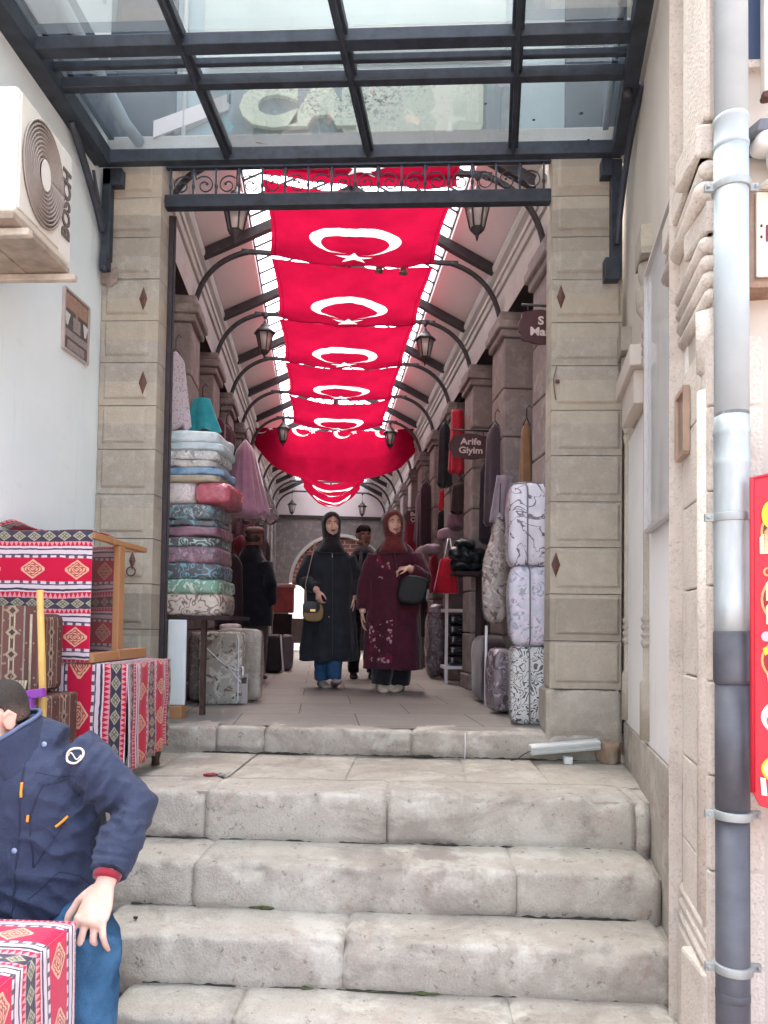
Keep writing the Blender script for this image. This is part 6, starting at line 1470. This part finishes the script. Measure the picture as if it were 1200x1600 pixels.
# ---- woman in maroon
fr = frame(.665, 6.66, -.14)
SK2 = skin('skin_rose', 'd8ac98', 'c89884')
hc = (-.01,-.06,1.500)
b, P = woman_body(hc, (.28,-1,.04), [((-.145,0,1.20),(-.265,.0,.98),(-.278,-.06,.70)), ((.145,0,1.20),(.28,-.06,1.02),(.135,-.20,1.10))], ([(-.08,0,.82),(.08,0,.82)],[(-.07,-.06,.46),(.07,-.02,.46)],[(-.10,-.08,.09),(.065,.02,.09)]))
hand(b, fr(-.278,-.06,.69), fr(.02,-.12,-1)-fr(0,0,0), fr(1,0,0)-fr(0,0,0), fr(.1,-1,0)-fr(0,0,0), (.35,.45,.5,.6), .92)
hand(b, fr(.135,-.20,1.10), fr(-1,-.15,-.12)-fr(0,0,0), fr(0,.35,-1)-fr(0,0,0), fr(0,-.5,.8)-fr(0,0,0), (1.15,1.2,1.25,1.3), .92)
t = person('older woman in a maroon coat with white flower embroidery and a rust headscarf', fr, (b, SK2, .0065), [])
W2 = t; face_bits(P, t, lips='94544c')
hijab(t, P, fr, simple('rust_scarf', '5a1d22', .8, .35, 18, .3, 40, 0, .2, '743030', 0, .2), 1, .14)
g = G('maroon_coat', .8, 0, .2); x, y, z = g.xyz()
fl = g.voro(26, None, 'F1', 'Distance'); clump = g.noise(7, 3, .6); 
reg = ((x+.05).abs().lt(.16)*z.gt(.26)*z.lt(.66)*x.lt(.0)+(x+.09).abs().lt(.06)*z.gt(1.0)*z.lt(1.26)).clamp()
col = g.mix(g.noise(8, 4).ss(.3, .7), '3f1524', '4c1a2b'); pet = fl.lt(.36)*clump.gt(.52)*reg
col = g.mix(reg*clump.ss(.5, .6)*.6, col, '7a1f38'); col = g.mix(pet, col, '9d868c'); g.color(col); g.set('Sheen Weight', .2); g.bump(g.noise(40, 4), .3, .005); M_MAR = g.m
mb = MB(); ringloft(mb, fr, [(.20,.275,.20,.005,0),(.42,.26,.19,0,0),(.70,.245,.178,0,0),(.92,.232,.165,0,0),(1.08,.222,.155,0,0),(1.20,.204,.142,0,0),(1.27,.17,.118,0,.005),(1.33,.115,.09,0,.0),(1.37,.085,.08,0,-.01)], 48, 6, 4, .055)
for a, e, w in (((-.17,.0,1.22),(-.265,.0,.98),(-.278,-.055,.73)), ((.17,.0,1.22),(.285,-.05,1.01),(.165,-.19,1.085))): arm(mb, fr, a, e, w, (.078,.072,.055))
crumple(crumple(fuse(mb, .010, 4), .012, 7, 5, (1,1,.5)), -.012, 9, 9, (1,1,.45)).build('coat', M_MAR, t)
mb = MB(); mb.ell(fr(.055,-.135,1.30), (.010,.006,.010), 8, 6); mb.build('brooch', simple('snap_silver', 'b5b5b8'), t)
mb = MB(); legs(mb, fr, [(-.08,0,.55),(.08,0,.55)], [(-.075,-.06,.40),(.07,-.02,.40)], [(-.10,-.08,.06),(.07,.02,.06)], (.12,.105,.088)); crumple(fuse(mb, .010, 3), .008, 10, 6).build('trousers', cloth('black_trousers', '17171c', '201f26'), t)
M_SHW = simple('beige_shoe', 'b5ac98', .6, .12, 20)
mb = MB(); shoe(mb, fr, -.105,-.08,0,.25); mb.build('shoe', M_SHW, t)
mb = MB(); shoe(mb, fr, .07,.0,0,-.25); mb.build('shoe', M_SHW, t)
t = thing('black_handbag', 'large black crossbody handbag held by the woman in maroon', 'handbag', fr(.17,-.24,.76))
mb = MB(); mb.loft([[fr(.175+x*1.45*s+z*.35, -.225+y, .90+z*1.5*s-.12*x) for x, z in P0] for y, s in ((-.055,.86),(-.045,.98),(0,1.02),(.04,.98),(.05,.86))]); crumple(mb, .008, 12, 3); mb.build('body', simple('black_soft_leather', '0e0f13', .6, .3, 14, .5, 22), t, sub=1)
mb = MB(); mb.tube([fr(.06,-.23,1.0), fr(.03,-.215,1.12), fr(-.0,-.175,1.26), fr(.02,-.10,1.35)], .009, 8, sq=.5); mb.build('strap', simple('black_strap', '3a333a', .5, .1), t)
mb = MB(); mb.tube([fr(.285,-.24,.95), fr(.31,-.26,.90), fr(.30,-.265,.83), fr(.315,-.26,.79)], [.012,.016,.012,.006], 8, sq=.4); mb.build('charm_scarf', simple('charm', '8d8a94', .7, .3, 40), t)

# ---- boy walking behind
fr = frame(.47, 8.15, 0.0); hc = (-.0,-.03,1.565)
SK3 = skin('skin_tan', '9a7262', '886152')
b = MB(); P = head(b, fr(*hc), fr(.25,-1,-.05)-fr(0,0,0))
b.tube([fr(0,-.01,1.50), fr(0,.0,1.36)], [.055,.06], 14); ringloft(b, fr, [(.85,.14,.10,0,0),(1.1,.14,.10,0,0),(1.35,.14,.08,0,0),(1.42,.06,.05,0,0)], 24)
arm(b, fr, (-.18,0,1.33), (-.24,.02,1.06), (-.22,-.08,.83)); arm(b, fr, (.18,0,1.33), (.24,.02,1.06), (.22,-.08,.83))
hand(b, fr(-.22,-.08,.82), fr(0,-.2,-1)-fr(0,0,0), fr(1,0,0)-fr(0,0,0), fr(0,-1,0)-fr(0,0,0)); hand(b, fr(.22,-.08,.82), fr(0,-.2,-1)-fr(0,0,0), fr(-1,0,0)-fr(0,0,0), fr(0,-1,0)-fr(0,0,0))
legs(b, fr, [(-.09,0,.85),(.09,0,.85)], [(-.09,-.06,.47),(.10,.0,.47)], [(-.09,.04,.09),(.11,-.05,.09)])
t = person('boy in a dark jacket and grey scarf walking behind the two women', fr, (b, SK3, .007), []); face_bits(P, t, lips='7a463e')
mb = MB(); s = mb
R = []
for z, a, bb, yc in ((.030,.080,.100,-.020),(.055,.084,.104,-.012),(.085,.078,.098,-.006),(.110,.060,.075,-.004),(.122,.03,.04,-.004)): R.append([P(a*math.cos(q)*(1+.03*math.sin(q*9+z*90)), yc+bb*math.sin(q)-(.0 if math.sin(q) < .4 else .004), z+(.022*math.sin(q) if z < .05 else 0)+.008*math.sin(q*7+z*50)) for q in [2*math.pi*i/40 for i in range(40)]])
mb.loft(R); mb.ell(P(0,-.05,.02), (.076*1,.055,.06), 20, 12); mb.build('hair', simple('black_hair', '1b1716', .7, .4, 60, .5, 120), t)
mb = MB(); ringloft(mb, fr, [(.72,.20,.14,0,0),(.95,.205,.145,0,0),(1.15,.215,.145,0,0),(1.30,.20,.12,0,0),(1.38,.12,.09,0,0),(1.42,.08,.08,0,0)], 40, 6, 1, .02)
for a, e, w in (((-.185,0,1.32),(-.255,.02,1.06),(-.225,-.07,.86)), ((.185,0,1.32),(.255,.02,1.06),(.225,-.07,.86))): arm(mb, fr, a, e, w, (.075,.066,.052))
crumple(fuse(mb, .012, 4), .008, 9, 8).build('jacket', cloth('boy_jacket', '1a1e27', '232833'), t)
mb = MB(); R = []
for z, a, bb in ((1.36,.115,.11),(1.39,.125,.12),(1.42,.11,.105),(1.45,.085,.085)): R.append([fr(a*math.cos(q)*(1+.04*math.sin(q*5+z*50)), bb*math.sin(q)-.015, z+.012*math.sin(q*3)) for q in [2*math.pi*i/32 for i in range(32)]])
mb.loft(R); mb.tube([fr(-.03,-.11,1.38), fr(-.04,-.15,1.25), fr(-.03,-.155,1.12)], [.04,.045,.04], 10, sq=.35); mb.build('scarf', cloth('grey_scarf', '4d474c', '5c555a'), t)
mb = MB(); legs(mb, fr, [(-.09,0,.84),(.09,0,.84)], [(-.09,-.06,.47),(.10,.0,.47)], [(-.09,.04,.07),(.11,-.05,.07)], (.10,.075,.062)); crumple(fuse(mb, .011, 3), .006, 12, 2).build('trousers', cloth('boy_trousers', '191b21', '23252c'), t)
for x, y in ((-.09,.03),(.11,-.06)): mb = MB(); shoe(mb, fr, x, y, 0, 0); mb.build('shoe', simple('dark_shoe', '1d1b1c', .5, .2), t)

# ---- man with a cap, seen from behind
fr = frame(-.72, 7.85, rad(180-30)); hc = (.0,-.045,1.50)
b = MB(); P = head(b, fr(*hc), fr(0,-1,-.05)-fr(0,0,0))
b.tube([fr(0,-.02,1.44), fr(0,.01,1.28)], [.058,.064], 14); ringloft(b, fr, [(.80,.14,.11,0,0),(1.05,.15,.11,0,0),(1.28,.14,.09,0,0),(1.36,.06,.05,0,0)], 24)
arm(b, fr, (-.15,0,1.20), (-.235,.03,1.0), (-.215,-.05,.76)); arm(b, fr, (.15,0,1.20), (.235,.03,1.0), (.215,-.05,.76))
hand(b, fr(-.215,-.05,.75), fr(0,-.15,-1)-fr(0,0,0), fr(1,0,0)-fr(0,0,0), fr(0,-1,0)-fr(0,0,0)); hand(b, fr(.215,-.05,.75), fr(0,-.15,-1)-fr(0,0,0), fr(-1,0,0)-fr(0,0,0), fr(0,-1,0)-fr(0,0,0))
legs(b, fr, [(-.09,0,.82),(.09,0,.82)], [(-.10,-.03,.45),(.09,.0,.45)], [(-.10,.0,.09),(.09,.02,.09)])
t = person('man in a long black coat and brown flat cap standing with his back turned', fr, (b, SK3, .007), []); face_bits(P, t, lips='7a463e')
mb = MB(); R = []
for z, a, bb, yc in ((.022,.086,.105,-.012),(.045,.094,.115,-.008),(.075,.096,.118,-.006),(.10,.082,.100,-.004),(.115,.05,.06,-.002)): R.append([P(a*math.cos(q), yc+bb*math.sin(q), z+.010*math.sin(q)) for q in [2*math.pi*i/32 for i in range(32)]])
mb.loft(R); mb.loft([[P(.075*math.cos(q), .075+.065*math.sin(q), .030+d) for q in [2*math.pi*i/24 for i in range(24)]] for d in (0,.010)]); mb.build('flat_cap', simple('cap_tweed', '6b5650', .9, .3, 60, .4, 120), t, sub=1)
mb = MB(); mb.ell(P(0,-.045,-.015), (.078,.062,.055), 20, 12); mb.build('hair', simple('grey_hair', '4d4643', .8, .3, 80, .4, 140), t)
mb = MB(); ringloft(mb, fr, [(.56,.245,.185,0,0),(.75,.24,.18,0,0),(.95,.232,.172,0,0),(1.12,.222,.16,0,0),(1.22,.198,.14,0,.0),(1.30,.14,.11,0,.01),(1.38,.09,.09,0,.005),(1.41,.082,.085,0,0)], 44, 5, 2, .025)
for a, e, w in (((-.175,0,1.215),(-.255,.03,1.0),(-.225,-.04,.79)), ((.175,0,1.215),(.255,.03,1.0),(.225,-.04,.79))): arm(mb, fr, a, e, w, (.078,.072,.058))
crumple(fuse(mb, .012, 5), .010, 7, 12, (1,1,.6)).build('coat', simple('black_wool_coat', '171a20', .9, .25, 12, .3, 30, 0, .15, '20242c', 0, .2), t)
mb = MB(); legs(mb, fr, [(-.09,0,.70),(.09,0,.70)], [(-.10,-.03,.42),(.09,.0,.42)], [(-.10,.0,.065),(.09,.02,.065)], (.105,.088,.075)); crumple(fuse(mb, .011, 3), .008, 10, 4).build('trousers', cloth('brown_trousers', '4a3f3f', '574a49'), t)
for x, y, w_ in ((-.10,-.01,.2),(.09,.01,-.5)): mb = MB(); shoe(mb, fr, x, y, 0, w_); mb.build('shoe', simple('brown_shoe', '3a2a28', .5, .2), t)

# ---- seated man in the foreground (world coordinates)
fr = lambda x, y, z: Vector((x, y, z))
SK4 = skin('skin_pale', 'dbb7a6', 'cda592')
t = None
b = MB(); hc = (-1.322, 2.235, 1.137)
P = head(b, hc, (-.52,-.80,-.28), (-.10,-.05,1), 1.0)
b.tube([P(0,-.02,-.06), (-1.295,2.32,.99)], [.060,.068], 16)
ringloft(b, fr, [(.50,.17,.13,-1.25,2.40),(.70,.165,.12,-1.265,2.39),(.90,.17,.115,-1.28,2.36),(1.02,.15,.09,-1.285,2.34),(1.08,.07,.06,-1.29,2.33)], 28)
SHL, ELL, WRL = (-1.120,2.33,1.030), (-.905,2.325,.855), (-.922,2.165,.690)
SHR, ELR, WRR = (-1.46,2.33,1.03), (-1.58,2.22,.80), (-1.42,2.05,.70)
arm(b, fr, SHL, ELL, WRL); arm(b, fr, SHR, ELR, WRR)
hand(b, (-.920,2.150,.676), (-.13,-.58,-.80), (.05,.78,-.62), (-.95,.05,.22), (.50,.85,.95,.62), 1.26, .35, .34)
hand(b, (-1.42,2.05,.70), (.75,-.45,-.2), (0,.1,-1), (.4,.85,0), (.4,.45,.5,.55), 1.0)
legs(b, fr, [(-1.15,2.42,.50),(-1.36,2.42,.50)], [(-.955,2.135,.495),(-1.42,2.12,.50)], [(-.97,2.17,.09),(-1.42,2.16,.09)])
t = thing('person', 'seated man in a navy jacket and jeans with one hand on his knee', 'person', Vector((-1.2,2.35,0)))
fuse(b, .0045, 3).build('body', SK4, t); face_bits(P, t, 1.04, lips='99605a', brow='3b302b')
mb = MB(); R = []
for z, a, bb, yc, lo in ((-.035,.070,.05,-.052,0),(.0,.081,.098,-.014,0),(.04,.0835,.104,-.012,0),(.08,.077,.098,-.010,0),(.105,.058,.075,-.010,0),(.117,.025,.03,-.010,0)):
    R.append([P(a*math.cos(q), yc+bb*math.sin(q)*(.94 if math.sin(q) > 0 and z < .07 else 1)-(.03 if (math.sin(q) > .25 and z < .03) else 0), z+(.030 if (math.sin(q) > .3 and z < .06) else 0)) for q in [2*math.pi*i/40 for i in range(40)]])
mb.loft(R); g = G('short_hair', .85, 0, .2); x, y, z = g.xyz(); fade = (z+(g.noise(30, 4)-.5)*.05).ss(1.12, 1.20); hc_ = g.mix(g.noise(380, 2).ss(.3, .7), '2f2a27', '4b443f'); g.color(g.mix(fade, g.mix(g.noise(300, 2).ss(.42, .6), 'a07c6c', '4a423d'), hc_)); g.bump(g.noise(420, 2), .8, .004); crumple(mb, .003, 60, 3); mb.build('hair', g.m, t, sub=1)
# jacket
g = G('navy_softshell', .7, 0, .3); n1 = g.noise(300, 2); g.color(g.mix(g.noise(5, 4).ss(.3, .7), '293148', '343c54')); g.bump(n1*.35+g.noise(11, 5, .65, g.mapped((1,1,.6)), 1.0)*1.6, .55, .014); g.set('Sheen Weight', .08); M_NAVY = g.m
M_NAVYD = simple('navy_seam', '222a40', .7, .1, 10)
mb = MB(); ringloft(mb, fr, [(.475,.225,.185,-1.235,2.37),(.53,.235,.19,-1.24,2.37),(.66,.240,.185,-1.25,2.365),(.80,.238,.175,-1.26,2.355),(.92,.230,.160,-1.268,2.345),(1.01,.205,.135,-1.275,2.335),(1.065,.14,.105,-1.285,2.325),(1.10,.09,.085,-1.29,2.31)], 48, 5, 1, .03)
arm(mb, fr, SHL, ELL, (-.921,2.172,.700), (.090,.076,.058)); arm(mb, fr, SHR, ELR, WRR, (.098,.086,.062))
mb.tube([(-1.15,2.33,1.045),(-1.27,2.32,1.085)], [.07,.06], 14)
J = fuse(mb, .007, 6); crumple(J, .010, 9, 21, (1,1,.75)); crumple(J, -.013, 12, 5, (1,1,.8))
def creases(J, c, rad_, d, amp, wl, seed=0):
    c = Vector(c); d = Vector(d).normalized(); nn = [Vector((0,0,0)) for _ in J.v]
    for f in J.f:
        k = (J.v[f[1]]-J.v[f[0]]).cross(J.v[f[2]]-J.v[f[0]])
        for i in f: nn[i] += k
    for i, p in enumerate(J.v):
        q = p-c; l = q.length
        if l < rad_ and nn[i].length > 0:
            w = (1-(l/rad_)**2)**1.5; ph = q.dot(d)/wl*2*math.pi+3.2*noise.noise(p*11+Vector((seed,0,0)))
            J.v[i] = p+nn[i].normalized()*amp*w*(1-2*abs(math.sin(ph*.5)))
creases(J, (-.99,2.27,.86), .13, (.75,.2,-.7), .013, .050, 1); creases(J, (-.925,2.26,.80), .10, (.2,.1,1), .010, .035, 2)
creases(J, (-1.06,2.28,.97), .12, (.8,0,-.5), .010, .05, 3); creases(J, (-1.10,2.22,.74), .16, (.35,0,.9), .012, .075, 4); creases(J, (-1.16,2.2,.58), .14, (.5,0,.8), .011, .06, 5)
creases(J, (-.925,2.2,.73), .08, (.1,.3,1), .006, .028, 6)
JO = o = J.build('jacket', M_NAVY, t)
# stand-up collar
mb = MB(); R = []
for z, a, bb, yc in ((-.165,.102,.100,-.02),(-.12,.097,.102,-.024),(-.075,.094,.104,-.028),(-.030,.092,.104,-.032)):
    R.append([P(a*math.cos(q)*1.02, yc+bb*math.sin(q), z-.030*math.sin(q)*(1 if math.sin(q) > 0 else .25)) for q in [math.pi/2+.72+(2*math.pi-1.44)*i/36 for i in range(37)]])
mb.loft(R, False, 0, True, False); mb.build('collar', M_NAVY, t, solid=.012, sub=1)
mb = MB(); mb.tube([p+Vector((0,0,.002)) for p in R[-1]], .007, 6); mb.build('collar_edge', simple('collar_edge', '59637f', .7, .1), t)
# surface finder: front of the jacket seen from -y
from mathutils.bvhtree import BVHTree
BV = BVHTree.FromPolygons(J.v, J.f)
def onj(x, z, off=.003, y0=1.0):
    h = BV.ray_cast(Vector((x, y0, z)), Vector((0, 1, 0)))
    return h[0]+h[1]*off if h[0] else Vector((x, 2.2, z))
def seam(name, pts, r, mat, off=.0005, par=None): 
    P2 = []
    for (a, b_), (c, d) in zip(pts, pts[1:]):
        for k in range(8): P2.append(onj(a+(c-a)*k/8, b_+(d-b_)*k/8, off))
    P2.append(onj(*pts[-1], off)); m = MB(); m.tube(P2, r, 6); return m.build(name, mat, par or JO)
seam('seam', [(-1.205,1.02),(-1.20,.80),(-1.215,.56)], .0026, M_NAVYD)
seam('seam', [(-1.17,.985),(-1.10,.965),(-1.03,.97)], .0016, M_NAVYD)
seam('pocket', [(-1.165,.70),(-1.175,.86),(-1.15,.945),(-1.09,.955),(-1.065,.90)], .0022, M_NAVYD)
seam('pocket', [(-1.165,.70),(-1.12,.77),(-1.085,.84)], .002, M_NAVYD)
seam('pocket', [(-1.18,.60),(-1.10,.68),(-1.05,.66),(-1.01,.60)], .0024, M_NAVYD)
M_ORG = simple('orange_pull', 'cf8a2c', .5, .1)
for (a, b_), (c, d) in (((-1.199,.955),(-1.196,.915)),((-1.183,.860),(-1.180,.838)),((-1.115,.818),(-1.085,.842))):
    seam('zip_pull', [(a, b_),(c, d)], .0045, M_ORG, .006)
for x, z in ((-1.212,.755),(-1.172,1.06)):
    mb = MB(); mb.ell(onj(x, z, .004), (.009,.005,.009), 10, 6); mb.build('snap_button', simple('snap_blue', '8793ad', .35, .05), JO)
# round sleeve badge with a pale ring and an S-like stroke
mb = MB(); cx_, cz_ = -1.068, 1.030; n = 32
mb.tube([onj(cx_+.021*math.cos(2*math.pi*k/n), cz_+.021*math.sin(2*math.pi*k/n), .003) for k in range(n+1)], .0038, 6)
mb.tube([onj(cx_+.017*(k/8-1)*.9+.0075*0, cz_+.010*math.sin(k/8*math.pi), .003) for k in range(0, 9)], .002, 6)
mb.tube([onj(cx_+.017*(k/8)*.9, cz_-.010*math.sin(k/8*math.pi), .003) for k in range(0, 9)], .002, 6)
mb.build('sleeve_badge', simple('badge_cream', 'd8cfc2', .6, .06), JO)
# red shirt cuff showing at the wrist
mb = MB(); mb.tube([(-.921,2.172,.702),(-.922,2.160,.688)], [.042,.039], 16); mb.build('shirt_cuff', cloth('red_cuff', '8a1f30'), t)
# jeans, stool, shoes
mb = MB(); legs(mb, fr, [(-1.14,2.42,.50),(-1.36,2.42,.50)], [(-.955,2.145,.490),(-1.42,2.12,.50)], [(-.975,2.17,.10),(-1.42,2.16,.10)], (.105,.088,.064)); mb.ell((-1.25,2.42,.50), (.20,.15,.12), 20, 12)
g = G('faded_denim', .85, 0, .2); g.color(g.mix(g.noise(6, 5, .6).ss(.35, .7), '274866', '456d90')); g.bump(g.noise(220, 2)*.5+g.noise(16, 5, .65, g.mapped((1,1,.4))), .7, .010)
crumple(crumple(fuse(mb, .008, 4), .010, 10, 9, (1,1,.5)), -.010, 13, 4, (1,1,.7)).build('jeans', g.m, t)
for x in (-.975,-1.42):
    mb = MB(); R = []
    for a, wd, h in ((.10,.034,.07),(.07,.042,.09),(.0,.044,.10),(-.06,.048,.075),(-.12,.05,.055),(-.16,.044,.04),(-.185,.028,.025)): R.append([Vector((x+wd*math.cos(q), 2.16+a, max(0.0, h*(.5+.5*math.sin(q))))) for q in [2*math.pi*i/16 for i in range(16)]])
    mb.loft(R); mb.build('shoe', simple('dark_shoe', '1d1b1c'), t)
t = thing('wooden_stool', 'low wooden stool under the seated man', 'stool', Vector((-1.25,2.45,0)))
mb = MB(); mb.box((-1.42,2.30,.36),(-1.08,2.60,.395)); mb.build('seat', M_WOOD, t, bevel=.006)
for xx in (-1.39,-1.11):
    for yy in (2.33,2.57): mb = MB(); mb.box((xx-.018,yy-.018,0),(xx+.018,yy+.018,.36)); mb.build('leg', M_WOOD, t, bevel=.003)
